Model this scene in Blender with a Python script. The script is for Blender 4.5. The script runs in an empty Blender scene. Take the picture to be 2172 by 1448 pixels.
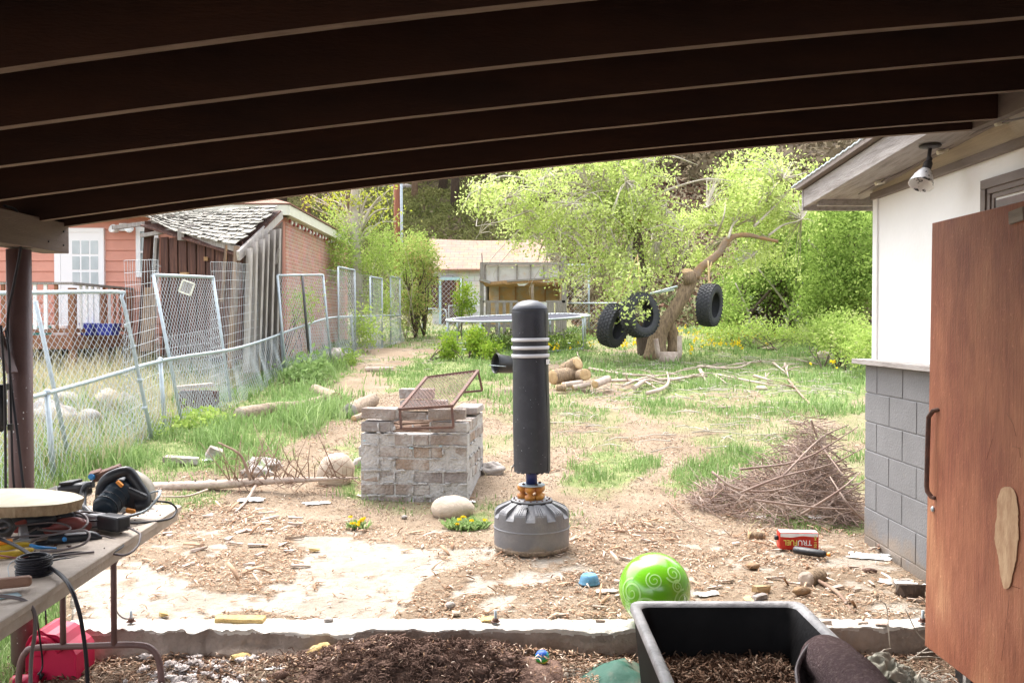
import bpy, math, random
import numpy as np
from mathutils import Vector, Matrix, Euler, noise as mnoise
S = bpy.context.scene
COL = S.collection
random.seed(11)
rng = np.random.default_rng(11)
R = math.radians
# ---------------------------------------------------------------- camera
CZ = 1.54
FP = 1900.0                       # focal length in photo pixels (photo 2172 wide)
PITCH = math.atan(34 / FP)
cd = bpy.data.cameras.new('camera'); cam = bpy.data.objects.new('camera', cd); COL.objects.link(cam)
cam.location = (0, 0, CZ); cam.rotation_euler = (math.pi / 2 - PITCH, 0, 0)
cd.sensor_width = 36; cd.sensor_fit = 'HORIZONTAL'; cd.lens = FP / 2172 * 36
cd.clip_start = 0.05; cd.clip_end = 1500
S.camera = cam
# ---------------------------------------------------------------- sky, sun, exposure
SUN_EL, SUN_AZ = 62, -25          # azimuth clockwise from +Y
w = bpy.data.worlds.new('World'); S.world = w; w.use_nodes = True
nt = w.node_tree
sky = nt.nodes.new('ShaderNodeTexSky'); sky.sky_type = 'NISHITA'; sky.sun_disc = False
sky.sun_elevation = R(SUN_EL); sky.sun_rotation = R(SUN_AZ)
sky.air_density = 1.0; sky.dust_density = 4.0; sky.ozone_density = 1.0
bgn = nt.nodes['Background']; bgn.inputs[1].default_value = 0.15
hs = nt.nodes.new('ShaderNodeHueSaturation'); hs.inputs['Saturation'].default_value = 0.3
nt.links.new(sky.outputs[0], hs.inputs['Color']); nt.links.new(hs.outputs[0], bgn.inputs[0])
sl = bpy.data.lights.new('sun', 'SUN'); sl.energy = .65; sl.angle = R(34); sl.color = (1, .96, .9)
so = bpy.data.objects.new('sun', sl); COL.objects.link(so)
_d = Vector((math.sin(R(SUN_AZ)) * math.cos(R(SUN_EL)), math.cos(R(SUN_AZ)) * math.cos(R(SUN_EL)), math.sin(R(SUN_EL))))
so.rotation_euler = _d.to_track_quat('Z', 'Y').to_euler(); so.location = (0, 8, 12)
S.view_settings.view_transform = 'Standard'; S.view_settings.look = 'None'
S.view_settings.exposure = 2.36; S.view_settings.gamma = 1
try:
    S.cycles.max_bounces = 7; S.cycles.diffuse_bounces = 4; S.cycles.transparent_max_bounces = 8
    S.cycles.use_denoising = True
except Exception:
    pass
# ---------------------------------------------------------------- geometry helpers
_c, _s = math.cos(PITCH), math.sin(PITCH)
def P(px, py, d):
    """world point seen at photo pixel px,py standing d metres ahead"""
    u = (px - 1086) / FP; v = (724 - py) / FP
    t = d / (_c + v * _s)
    return Vector((u * t, d, CZ + (v * _c - _s) * t))
def proj(X, Y, Z):
    f = Y * _c - (Z - CZ) * _s
    f = np.where(f < .05, .05, f)
    return 1086 + FP * X / f, 724 - FP * (Y * _s + (Z - CZ) * _c) / f
_tab = np.random.default_rng(3).random((257, 257)); _tab[256, :] = _tab[0, :]; _tab[:, 256] = _tab[:, 0]
def vn(x, y):
    x = np.asarray(x, float); y = np.asarray(y, float)
    xi = np.floor(x); yi = np.floor(y); fx = x - xi; fy = y - yi
    fx = fx * fx * (3 - 2 * fx); fy = fy * fy * (3 - 2 * fy)
    a = xi.astype(int) % 256; b = yi.astype(int) % 256
    return (_tab[a, b] * (1 - fx) + _tab[a + 1, b] * fx) * (1 - fy) + (_tab[a, b + 1] * (1 - fx) + _tab[a + 1, b + 1] * fx) * fy
def fbm(x, y, s=1.0, o=4):
    r = 0; a = .5; t = 0
    for k in range(o):
        r = r + a * vn(x * s + 17.3 * k, y * s + 9.1 * k); t += a; a *= .5; s *= 2.03
    return r / t
def sst(x, a, b):
    t = np.clip((x - a) / (b - a), 0, 1); return t * t * (3 - 2 * t)
KY = [-40, 4.5, 4.62, 6.7, 7.7, 10, 13, 16, 20, 23, 27, 34, 38, 60, 90, 150, 500]
KZ = [-.15, -.15, -.04, 0., .05, .2, .4, .6, .85, 1.0, 1.18, 1.65, 2.1, 13, 29, 31, 32]
KZ2 = [-.15, -.15, -.04, 0., .05, .2, .4, .6, .85, 1.05, 1.5, 4.2, 6.2, 17, 29, 31, 32]
def gz(x, y, rough=True):
    x = np.asarray(x, float); y = np.asarray(y, float)
    a = np.interp(y, KY, KZ); b = np.interp(y, KY, KZ2)
    z = a + (b - a) * sst(x, 2.2, 5.5)
    z = z + .12 * sst(-x, 4.5, 6.5) * sst(y, 8, 14)
    z = z - .13 * sst(-x - .5 * (y - 4.6), 2.3, 2.6) * (1 - sst(y, 5.2, 6.2)) * sst(y, 4.4, 4.7)
    if rough:
        amp = .035 * sst(y, 7, 10) + .06 * sst(y, 14, 24) + 1.2 * sst(y, 42, 60)
        z = z + amp * (fbm(x, y, .45) - .5) * 2 + .036 * (fbm(x, y, 3.1) - .5) * sst(y, 6.6, 7.2)
        z = z + .05 * np.exp(-((x + .1) ** 2 + (y - 8.2) ** 2) / .12)   # little mound by the brick pit
    return z
def g1(x, y): return float(gz(x, y))
def G(px, py):
    """point where the pixel ray meets the ground"""
    lo = 2.0; prev = lo
    d = lo
    while d < 80:
        p = P(px, py, d)
        if p.z < g1(p.x, p.y):
            a, b = prev, d
            for _ in range(18):
                m = (a + b) / 2; q = P(px, py, m)
                if q.z < g1(q.x, q.y): b = m
                else: a = m
            return P(px, py, b)
        prev = d; d *= 1.02
    return P(px, py, 60)
def link(o, parent=None):
    COL.objects.link(o)
    if parent is not None: o.parent = parent
    return o
def wloc(p):
    v = Vector((0, 0, 0))
    while p is not None:
        v += p.location; p = p.parent
    return v
def thing(name, label, cat, loc=(0, 0, 0), group=None):
    o = bpy.data.objects.new(name, None); COL.objects.link(o); o.location = loc
    o.empty_display_size = .1
    o['label'] = label; o['category'] = cat
    if group: o['group'] = group
    return o
def tag(o, label=None, cat=None, group=None, kind=None):
    if label: o['label'] = label
    if cat: o['category'] = cat
    if group: o['group'] = group
    if kind: o['kind'] = kind
    return o
def kids(o): return [c for c in bpy.data.objects if c.parent == o]
def copy_tree(o, parent=None):
    c = o.copy(); COL.objects.link(c); c.parent = parent
    for ch in list(kids(o)): copy_tree(ch, c)
    return c
def arr_mesh(name, V, Fc, m, parent=None, attr=None, smooth=False, cnt=4):
    """fast mesh: V (n,3), Fc (m,cnt)"""
    V = np.asarray(V, np.float32); Fc = np.asarray(Fc, np.int32)
    if parent is not None: V = V - np.array(wloc(parent), np.float32)
    me = bpy.data.meshes.new(name)
    me.vertices.add(len(V)); me.vertices.foreach_set('co', V.ravel())
    me.loops.add(Fc.size); me.loops.foreach_set('vertex_index', Fc.ravel())
    me.polygons.add(len(Fc)); me.polygons.foreach_set('loop_start', np.arange(0, Fc.size, cnt, dtype=np.int32))
    me.polygons.foreach_set('loop_total', np.full(len(Fc), cnt, np.int32))
    if smooth: me.polygons.foreach_set('use_smooth', np.ones(len(Fc), bool))
    if attr:
        for k, a in attr.items():
            at = me.attributes.new(k, 'FLOAT', 'POINT'); at.data.foreach_set('value', np.asarray(a, np.float32))
    me.update(calc_edges=True); me.materials.append(m)
    return link(bpy.data.objects.new(name, me), parent)
def smooth_path(pts, n=6):
    pts = [Vector(p) for p in pts]
    if len(pts) < 3: return pts
    q = [pts[0] * 2 - pts[1]] + pts + [pts[-1] * 2 - pts[-2]]
    out = []
    for i in range(1, len(q) - 2):
        for k in range(n):
            t = k / n
            a, b, c, d = q[i - 1], q[i], q[i + 1], q[i + 2]
            out.append(.5 * ((2 * b) + (c - a) * t + (2 * a - 5 * b + 4 * c - d) * t * t + (3 * b - a - 3 * c + d) * t ** 3))
    out.append(pts[-1]); return out
class MB:
    def __init__(s): s.v = []; s.f = []; s.sm = []; s.mi = []; s.cur = 0
    def add(s, vs, fs, sm=False):
        o = len(s.v); s.v += [tuple(v) for v in vs]
        for f in fs: s.f.append([i + o for i in f]); s.sm.append(sm); s.mi.append(s.cur)
        return s
    def hexa(s, p):                      # 4 bottom (ccw from above), 4 top
        return s.add(p, [(3, 2, 1, 0), (4, 5, 6, 7), (0, 1, 5, 4), (1, 2, 6, 5), (2, 3, 7, 6), (3, 0, 4, 7)])
    def box(s, c, size, rot=None, jit=0):
        c = Vector(c); x, y, z = size[0] / 2, size[1] / 2, size[2] / 2
        pts = [Vector(q) for q in ((-x, -y, -z), (x, -y, -z), (x, y, -z), (-x, y, -z), (-x, -y, z), (x, -y, z), (x, y, z), (-x, y, z))]
        if jit: pts = [q + Vector([random.uniform(-jit, jit) for _ in range(3)]) for q in pts]
        if rot is not None:
            m = rot if isinstance(rot, Matrix) else Euler(rot).to_matrix()
            pts = [m @ q for q in pts]
        return s.hexa([c + q for q in pts])
    def bar(s, a, b, w, h, up=(0, 0, 1), jit=0):       # rectangular bar from a to b
        a = Vector(a); b = Vector(b); d = (b - a); L = d.length; d.normalize(); up = Vector(up)
        x = d.cross(up)
        if x.length < 1e-4: x = d.cross(Vector((0, 1, 0)))
        x.normalize(); z = x.cross(d)
        m = Matrix((x, d, z)).transposed()
        return s.box((a + b) / 2, (w, L, h), m, jit)
    def plate(s, pts, th, nrm=None):                   # polygon extruded along its normal
        pts = [Vector(p) for p in pts]; n = len(pts)
        if nrm is None: nrm = (pts[1] - pts[0]).cross(pts[2] - pts[0]).normalized()
        nrm = Vector(nrm) * th
        vs = pts + [p + nrm for p in pts]
        fs = [tuple(range(n - 1, -1, -1)), tuple(range(n, 2 * n))] + [(i, (i + 1) % n, n + (i + 1) % n, n + i) for i in range(n)]
        return s.add(vs, fs)
    def tube(s, pts, r, seg=8, cap=True, sm=True, rough=0, flat=1.0):
        pts = [Vector(p) for p in pts]; n = len(pts)
        rs = r if isinstance(r, (list, tuple)) else [r] * n
        if len(rs) != n: rs = [rs[0] + (rs[-1] - rs[0]) * i / (n - 1) for i in range(n)] if len(rs) == 2 else [np.interp(i / (n - 1), np.linspace(0, 1, len(rs)), rs) for i in range(n)]
        vs = []; px = None
        for i in range(n):
            t = (pts[min(i + 1, n - 1)] - pts[max(i - 1, 0)])
            if t.length < 1e-9: t = Vector((0, 0, 1))
            t.normalize()
            if px is None:
                px = t.cross(Vector((0, 0, 1)))
                if px.length < 1e-3: px = t.cross(Vector((0, 1, 0)))
            px = (px - t * px.dot(t)).normalized(); py = t.cross(px)
            for k in range(seg):
                a = 2 * math.pi * k / seg; rr = rs[i]
                if rough: rr *= 1 + random.uniform(-rough, rough)
                vs.append(pts[i] + px * (rr * math.cos(a)) + py * (rr * flat * math.sin(a)))
        fs = [(i * seg + k, i * seg + (k + 1) % seg, (i + 1) * seg + (k + 1) % seg, (i + 1) * seg + k) for i in range(n - 1) for k in range(seg)]
        s.add(vs, fs, sm)
        if cap:
            o = len(s.v) - len(vs)
            s.f.append([o + k for k in range(seg - 1, -1, -1)]); s.sm.append(False); s.mi.append(s.cur)
            s.f.append([o + (n - 1) * seg + k for k in range(seg)]); s.sm.append(False); s.mi.append(s.cur)
        return s
    def lathe(s, prof, c=(0, 0, 0), m=None, seg=32, sm=True, close=False, fn=None):
        c = Vector(c); m = m if m is not None else Matrix.Identity(3); n = len(prof); vs = []
        for r, z in prof:
            for k in range(seg):
                a = 2 * math.pi * k / seg
                rr = fn(r, z, a) if fn else r
                vs.append(c + m @ Vector((rr * math.cos(a), rr * math.sin(a), z)))
        fs = [(i * seg + k, i * seg + (k + 1) % seg, (i + 1) * seg + (k + 1) % seg, (i + 1) * seg + k) for i in range(n - 1) for k in range(seg)]
        if close: fs += [((n - 1) * seg + k, (n - 1) * seg + (k + 1) % seg, (k + 1) % seg, k) for k in range(seg)]
        return s.add(vs, fs, sm)
    def ball(s, c, r, seg=16, rings=10, m=None, nz=0, nsc=3, seed=0, zmin=-1):
        c = Vector(c); r = Vector(r) if hasattr(r, '__len__') else Vector((r, r, r)); m = m if m is not None else Matrix.Identity(3)
        vs = []; 
        for i in range(rings + 1):
            th = math.pi * i / rings
            for k in range(seg):
                a = 2 * math.pi * k / seg
                q = Vector((math.sin(th) * math.cos(a), math.sin(th) * math.sin(a), math.cos(th)))
                f = 1 + nz * mnoise.fractal(q * nsc + Vector((seed * 7.3, seed, 0)), 1, 2, 4) if nz else 1
                q = q * f; q.z = max(q.z, zmin)
                vs.append(c + m @ Vector((q.x * r.x, q.y * r.y, q.z * r.z)))
        fs = [(i * seg + k, (i + 1) * seg + k, (i + 1) * seg + (k + 1) % seg, i * seg + (k + 1) % seg) for i in range(rings) for k in range(seg)]
        return s.add(vs, fs, True)
    def build(s, name, m, parent=None, bevel=0, label=None, seg=2, vcol=None):
        o = wloc(parent) if parent is not None else Vector((0, 0, 0))
        me = bpy.data.meshes.new(name)
        me.from_pydata([(v[0] - o.x, v[1] - o.y, v[2] - o.z) for v in s.v], [], s.f)
        me.polygons.foreach_set('use_smooth', s.sm); me.update()
        for mm in (m if isinstance(m, (list, tuple)) else [m]): me.materials.append(mm)
        if isinstance(m, (list, tuple)): me.polygons.foreach_set('material_index', s.mi)
        ob = link(bpy.data.objects.new(name, me), parent)
        if bevel:
            b = ob.modifiers.new('bevel', 'BEVEL'); b.width = bevel; b.segments = seg; b.limit_method = 'ANGLE'; b.angle_limit = R(40)
        if label: ob['label'] = label
        return ob
def wires(A, B, r):
    """3-sided wire segments, returns V,F"""
    A = np.asarray(A, float); B = np.asarray(B, float)
    d = B - A; L = np.linalg.norm(d, axis=1, keepdims=True); d = d / np.maximum(L, 1e-9)
    up = np.where(np.abs(d[:, 2:3]) > .9, np.array([[0, 1., 0]]), np.array([[0, 0, 1.]]))
    x = np.cross(d, up); x /= np.linalg.norm(x, axis=1, keepdims=True); y = np.cross(d, x)
    A = A - d * r * .5; B = B + d * r * .5
    V = []
    for Q in (A, B):
        for k in range(3):
            a = 2 * math.pi * k / 3; V.append(Q + r * (math.cos(a) * x + math.sin(a) * y))
    V = np.stack(V, 1).reshape(-1, 3); n = len(A)
    F = np.array([[0, 1, 4, 3], [1, 2, 5, 4], [2, 0, 3, 5]])[None] + (np.arange(n) * 6)[:, None, None]
    return V, F.reshape(-1, 4)
def bil(c, u, v):
    c = [np.array(q, float) for q in c]; u = u[:, None]; v = v[:, None]
    return (c[0] * (1 - u) + c[1] * u) * (1 - v) + (c[3] * (1 - u) + c[2] * u) * v
def chain_link(corners, cell, r, bulge=0.0, rows=None):
    """corners bl, br, tr, tl"""
    c = [Vector(q) for q in corners]
    W = ((c[1] - c[0]).length + (c[2] - c[3]).length) / 2; H = ((c[3] - c[0]).length + (c[2] - c[1]).length) / 2
    nu = max(2, int(W / cell)); nv = max(2, int(H / cell))
    i, j = np.meshgrid(np.arange(nu), np.arange(nv), indexing='ij'); i = i.ravel(); j = j.ravel()
    u0 = (i + (i + j) % 2) / nu; u1 = (i + (i + j + 1) % 2) / nu
    v0 = j / nv; v1 = (j + 1) / nv
    A = bil(c, u0, v0); B = bil(c, u1, v1)
    n = np.array((c[1] - c[0]).cross(c[3] - c[0]).normalized())
    for Q, u, v in ((A, u0, v0), (B, u1, v1)):
        Q += n[None] * (bulge * np.sin(u * 9 + v * 4) * np.sin(v * math.pi))[:, None]
    return wires(A, B, r)
def grid_wire(corners, cu, cv, r, wob=0.0):
    c = [Vector(q) for q in corners]
    W = (c[1] - c[0]).length; H = (c[3] - c[0]).length; nu = max(2, int(W / cu)); nv = max(2, int(H / cv))
    def pt(i, j):
        u = i / nu; v = j / nv
        Q = bil(c, u, v); z = wob * (fbm(u * W * 1.0, v * H, 1.3) - .5)
        Q = Q + np.stack([z, z * .6, z * .5], 1); return Q
    i, j = [a.ravel() for a in np.meshgrid(np.arange(nu), np.arange(nv + 1), indexing='ij')]
    A1, B1 = pt(i, j), pt(i + 1, j)
    i, j = [a.ravel() for a in np.meshgrid(np.arange(nu + 1), np.arange(nv), indexing='ij')]
    A2, B2 = pt(i, j), pt(i, j + 1)
    return wires(np.vstack([A1, A2]), np.vstack([B1, B2]), r)
# ---------------------------------------------------------------- materials
_mats = {}
def mat(name, c, c2=None, scale=6, rough=.8, bump=0.0, bscale=30, metal=0, stretch=(1, 1, 1), spec=.4, c3=None, lo=.35, hi=.65, detail=6, dist=0, coat=0):
    if name in _mats: return _mats[name]
    m = bpy.data.materials.new(name); m.use_nodes = True; n = m.node_tree.nodes; L = m.node_tree.links
    b = n['Principled BSDF']; b.inputs['Roughness'].default_value = rough; b.inputs['Metallic'].default_value = metal
    b.inputs['Specular IOR Level'].default_value = spec
    if coat: b.inputs['Coat Weight'].default_value = coat
    tc = n.new('ShaderNodeTexCoord'); mp = n.new('ShaderNodeMapping'); mp.inputs['Scale'].default_value = stretch
    L.new(tc.outputs['Object'], mp.inputs['Vector'])
    c = tuple(c) + (1,)
    if c2 is not None:
        nz = n.new('ShaderNodeTexNoise'); nz.inputs['Scale'].default_value = scale; nz.inputs['Detail'].default_value = detail
        nz.inputs['Roughness'].default_value = .62; nz.inputs['Distortion'].default_value = dist
        L.new(mp.outputs[0], nz.inputs['Vector'])
        r = n.new('ShaderNodeValToRGB'); r.color_ramp.elements[0].position = lo; r.color_ramp.elements[1].position = hi
        r.color_ramp.elements[0].color = c; r.color_ramp.elements[1].color = tuple(c2) + (1,)
        if c3 is not None:
            e = r.color_ramp.elements.new((lo + hi) / 2); e.color = tuple(c3) + (1,)
        L.new(nz.outputs['Fac'], r.inputs[0]); L.new(r.outputs[0], b.inputs['Base Color'])
    else: b.inputs['Base Color'].default_value = c
    if bump:
        n2 = n.new('ShaderNodeTexNoise'); n2.inputs['Scale'].default_value = bscale; n2.inputs['Detail'].default_value = 5
        L.new(mp.outputs[0], n2.inputs['Vector'])
        bp = n.new('ShaderNodeBump'); bp.inputs['Strength'].default_value = bump; bp.inputs['Distance'].default_value = .02
        L.new(n2.outputs['Fac'], bp.inputs['Height']); L.new(bp.outputs[0], b.inputs['Normal'])
    _mats[name] = m; return m
def leafmat(name, cols, trans=.35, rough=.6):
    m = bpy.data.materials.new(name); m.use_nodes = True; n = m.node_tree.nodes; L = m.node_tree.links
    for q in list(n):
        if q.type != 'OUTPUT_MATERIAL': n.remove(q)
    out = [q for q in n if q.type == 'OUTPUT_MATERIAL'][0]
    at = n.new('ShaderNodeAttribute'); at.attribute_name = 'v'
    r = n.new('ShaderNodeValToRGB'); el = r.color_ramp.elements
    el[0].position = 0; el[0].color = tuple(cols[0]) + (1,); el[1].position = 1; el[1].color = tuple(cols[-1]) + (1,)
    for i, c in enumerate(cols[1:-1]): e = el.new((i + 1) / (len(cols) - 1)); e.color = tuple(c) + (1,)
    L.new(at.outputs['Fac'], r.inputs[0])
    d = n.new('ShaderNodeBsdfDiffuse'); t = n.new('ShaderNodeBsdfTranslucent'); mx = n.new('ShaderNodeMixShader'); mx.inputs[0].default_value = trans
    L.new(r.outputs[0], d.inputs[0]); L.new(r.outputs[0], t.inputs[0]); L.new(d.outputs[0], mx.inputs[1]); L.new(t.outputs[0], mx.inputs[2])
    L.new(mx.outputs[0], out.inputs[0]); return m
M = {}
M['joist'] = mat('stained_joist_wood', (.042, .016, .0075), (.022, .0085, .005), 1.6, .8, .2, 40, stretch=(1, 5, 5))
M['joist_edge'] = mat('bounce_lit_joist_edge', (.24, .175, .135), (.14, .09, .065), 4, .85, .3, 40, stretch=(1.2, 9, 9), lo=.4, hi=.7)  # paler tone paints the slab's bounce light onto the joist undersides
M['post'] = mat('brown_painted_steel', (.17, .105, .10), (.13, .078, .074), 5, .5, .1, 60)
M['beam'] = mat('brown_painted_timber', (.15, .105, .088), (.11, .075, .063), 4, .65, .3, 30, stretch=(10, 1, 10))
M['galv'] = mat('galvanised_steel', (.44, .49, .52), (.34, .39, .42), 12, .5, 0, metal=.35)
M['wire'] = mat('galvanised_wire', (.50, .54, .56), (.40, .44, .47), 3, .6, 0)
M['concrete'] = mat('old_concrete', (.50, .45, .40), (.62, .58, .53), 3, .95, .8, 25, c3=(.56, .52, .47))
M['conc_dark'] = mat('rough_foundation', (.21, .16, .13), (.40, .33, .28), 7, .95, 1.0, 22, lo=.3, hi=.75, detail=10)
M['block'] = mat('grey_painted_block', (.20, .198, .20), (.165, .163, .166), 2.2, .75, .22, 70, detail=9)
M['brick'] = mat('weathered_block', (.28, .225, .19), (.44, .41, .38), 3.5, .95, .9, 45, c3=(.32, .27, .24), lo=.4, hi=.6, detail=9)
M['brick_tan'] = mat('weathered_tan_block', (.29, .21, .155), (.43, .38, .34), 5, .95, .9, 45, c3=(.32, .25, .20), lo=.38, hi=.62, detail=9)
M['brick_grey'] = mat('weathered_grey_block', (.25, .215, .20), (.42, .39, .37), 6, .95, .9, 45, c3=(.30, .27, .25), lo=.42, hi=.62, detail=9)
M['mortar'] = mat('mortar', (.50, .48, .46), (.38, .36, .34), 9, .95, 1.0, 40)
M['white'] = mat('white_painted_wall', (.80, .79, .77), (.74, .73, .70), 2.5, .7, .12, 40, lo=.3, hi=.75)
M['siding_beige'] = mat('beige_upper_siding', (.52, .44, .34), (.44, .37, .29), 3, .75, .3, 30, stretch=(30, 1, 30))
M['trim_brown'] = mat('taupe_trim', (.20, .165, .145), (.15, .12, .105), 6, .65, .25, 40, stretch=(1, .3, 1))
M['fascia'] = mat('weathered_fascia', (.34, .31, .29), (.17, .145, .13), 5, .7, .4, 30, stretch=(6, .6, 6), lo=.45, hi=.75)
def door_mat():
    m = mat('rust_brown_panel', (.235, .072, .042), (.50, .25, .13), 1.6, .5, .12, 70, stretch=(2, 2, .9), c3=(.35, .13, .07), lo=.34, hi=.74, detail=12)
    n = m.node_tree.nodes; L = m.node_tree.links; b = n['Principled BSDF']; src = b.inputs['Base Color'].links[0].from_socket
    tc = n.new('ShaderNodeTexCoord'); mp = n.new('ShaderNodeMapping'); mp.inputs['Scale'].default_value = (40, 40, 2.2); nz = n.new('ShaderNodeTexNoise'); nz.inputs['Scale'].default_value = 3; nz.inputs['Detail'].default_value = 8
    L.new(tc.outputs['Object'], mp.inputs[0]); L.new(mp.outputs[0], nz.inputs['Vector'])
    r = n.new('ShaderNodeValToRGB'); r.color_ramp.elements[0].position = .3; r.color_ramp.elements[0].color = (.72, .70, .68, 1); r.color_ramp.elements[1].position = .72; r.color_ramp.elements[1].color = (1.25, 1.3, 1.35, 1)
    sp = n.new('ShaderNodeTexNoise'); sp.inputs['Scale'].default_value = 45; sp.inputs['Detail'].default_value = 4; L.new(tc.outputs['Object'], sp.inputs['Vector'])
    r2 = n.new('ShaderNodeValToRGB'); r2.color_ramp.elements[0].position = .64; r2.color_ramp.elements[0].color = (1, 1, 1, 1); r2.color_ramp.elements[1].position = .72; r2.color_ramp.elements[1].color = (1.5, 1.6, 1.7, 1); L.new(sp.outputs['Fac'], r2.inputs[0])
    L.new(nz.outputs['Fac'], r.inputs[0]); mx = n.new('ShaderNodeMixRGB'); mx.blend_type = 'MULTIPLY'; mx.inputs[0].default_value = .85; L.new(src, mx.inputs[1]); L.new(r.outputs[0], mx.inputs[2])
    m2 = n.new('ShaderNodeMixRGB'); m2.blend_type = 'MULTIPLY'; m2.inputs[0].default_value = .7; L.new(mx.outputs[0], m2.inputs[1]); L.new(r2.outputs[0], m2.inputs[2]); L.new(m2.outputs[0], b.inputs['Base Color']); return m
M['door_rust'] = door_mat()
M['rust'] = mat('rusty_steel', (.17, .085, .06), (.10, .06, .05), 20, .8, .3, 80)
M['table'] = mat('faded_laminate', (.50, .42, .35), (.38, .31, .25), 7, .7, .2, 40)
M['legs'] = mat('table_leg_tube', (.17, .095, .085), (.12, .07, .065), 10, .45)
M['black'] = mat('black_plastic', (.012, .012, .014), (.022, .022, .024), 8, .45, .1, 60)
M['tub'] = mat('scuffed_black_plastic', (.006, .0055, .006), (.020, .018, .018), 3, .6, .15, 50, lo=.5, hi=.9, spec=.12)
M['tub_rim'] = mat('pale_grey_plastic_rim', (.26, .25, .255), (.48, .46, .46), 9, .45, .3, 50)  # rim in a paler grey than the black shell
M['vinyl'] = mat('black_vinyl', (.036, .038, .048), (.065, .067, .078), 9, .42, .12, 18, lo=.5, hi=.85)
M['stripe'] = mat('silver_tape', (.62, .62, .65), None, rough=.4)
M['base_pl'] = mat('dusty_grey_plastic', (.155, .155, .165), (.25, .235, .22), 3, .5, .15, 40, c3=(.175, .172, .18))
M['blue'] = mat('blue_steel', (.012, .02, .12), (.02, .03, .10), 20, .45)
M['bronze'] = mat('amber_rubber', (.62, .29, .04), (.36, .12, .04), 12, .45)
M['green_ball'] = None
M['red'] = mat('red_plastic', (.50, .012, .06), (.42, .010, .05), 3, .4, .1, 10)
M['carpet'] = mat('dark_rug_pile', (.17, .115, .115), (.42, .31, .28), 70, .98, 1.0, 140, spec=.1, lo=.5, hi=.82)
M['wood_old'] = mat('silvered_wood', (.34, .31, .29), (.20, .17, .15), 5, .9, .5, 25, stretch=(9, 9, .8), c3=(.28, .25, .23))
M['wood_pale'] = mat('pale_silvered_planks', (.50, .46, .43), (.34, .30, .27), 5, .9, .5, 25, stretch=(9, 9, .8), c3=(.43, .39, .36))
M['wood_grey_x'] = mat('silvered_wood_rail', (.36, .33, .30), (.22, .19, .165), 5, .9, .5, 25, stretch=(.8, 9, 9))
M['wood_brown'] = mat('red_brown_planks', (.045, .017, .012), (.13, .055, .035), 3, .8, .4, 25, stretch=(8, 8, .6), c3=(.075, .029, .019))
M['wood_tan'] = mat('tan_plank', (.45, .27, .13), (.30, .17, .08), 3, .8, .3, 25, stretch=(6, 6, .6))
M['split_tan'] = mat('streaked_split_post', (.33, .19, .10), (.13, .075, .05), 3, .85, .4, 25, stretch=(12, 12, .6), c3=(.25, .18, .13))
M['cedar'] = mat('deck_cedar', (.26, .115, .06), (.19, .08, .045), 4, .75, .3, 20, stretch=(2, 2, 2))
M['osb'] = mat('weathered_strand_board', (.58, .38, .19), (.50, .48, .46), 3, .9, .2, 20, c3=(.54, .40, .25))
M['bark'] = mat('tree_bark', (.36, .26, .16), (.15, .105, .07), 7, .95, 1.0, 14, stretch=(5, 5, 1), c3=(.27, .19, .12))
M['bark_moss'] = mat('orange_lichen_bark', (.30, .175, .085), (.25, .19, .14), 6, .95, 1.0, 20)
M['bark_dark'] = mat('dark_bark', (.12, .085, .065), (.07, .05, .04), 7, .95, .8, 14, stretch=(5, 5, 1))
M['twig'] = mat('grey_twig', (.50, .45, .38), (.38, .33, .27), 5, .9)
M['twig_red'] = mat('reddish_twig', (.22, .145, .12), (.36, .28, .23), 4, .9)
M['twig_dk'] = mat('dead_brown_twig', (.20, .12, .085), (.30, .21, .15), 6, .9)
M['log_bark'] = mat('weathered_log_bark', (.40, .31, .23), (.20, .15, .11), 7, .95, 1.0, 16, stretch=(4, 4, 4), c3=(.30, .225, .165), detail=9)
M['pale_bark'] = mat('pale_smooth_bark', (.50, .41, .34), (.36, .27, .22), 9, .85, .6, 30)
M['cut'] = mat('sawn_wood', (.52, .37, .20), (.38, .24, .12), 8, .85, .2, 40, dist=2)
M['slab'] = mat('pale_sawn_slab', (.84, .78, .62), (.78, .69, .50), 4, .8, .1, 40, dist=3)
M['slab_bark'] = mat('slab_bark_edge', (.26, .17, .10), (.40, .30, .19), 30, .9, .6, 40, stretch=(1, 1, .2))
M['rock'] = mat('tan_river_rock', (.52, .43, .34), (.44, .36, .28), 12, .9, .3, 60)
M['rock2'] = mat('grey_brown_rock', (.40, .36, .33), (.26, .23, .21), 5, .95, .9, 14)
M['rubber'] = mat('tyre_rubber', (.028, .029, .032), (.040, .040, .043), 12, .7, .2, 60)
M['rope'] = mat('tan_rope', (.55, .40, .20), (.40, .28, .14), 40, .9)
M['fort_panel'] = mat('bleached_panel', (.62, .60, .57), (.56, .40, .24), 1.8, .9, .2, 20, c3=(.55, .52, .48), lo=.42, hi=.72)
M['pink_roof'] = mat('faded_pink_shingles', (.30, .165, .12), (.25, .135, .10), 6, .95, .4, 30, stretch=(1, 2, 2))
M['red_siding'] = mat('salmon_siding', (.62, .29, .215), (.57, .26, .19), 3, .7, .1, 30)
M['house_brick'] = None
M['cream'] = mat('cream_trim', (.72, .70, .58), (.66, .64, .52), 5, .6)
M['white_paint'] = mat('white_gloss_paint', (.80, .80, .80), None, rough=.5)
M['glass'] = mat('pale_window_glass', (.50, .55, .56), (.36, .41, .42), 1.5, .15, spec=.8)
M['dark_glass'] = mat('dark_window_glass', (.04, .045, .05), (.09, .10, .10), 2, .1, spec=.8)
M['shake'] = mat('mossy_cedar_shake', (.31, .29, .25), (.15, .155, .125), 5, .95, .6, 20, stretch=(3, 3, 3), c3=(.26, .24, .21))
M['paper'] = mat('white_paper', (.78, .77, .76), None, rough=.8)
M['foam_y'] = mat('yellow_foam', (.60, .44, .19), (.44, .31, .13), 15, .95, .8, 40)
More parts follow.
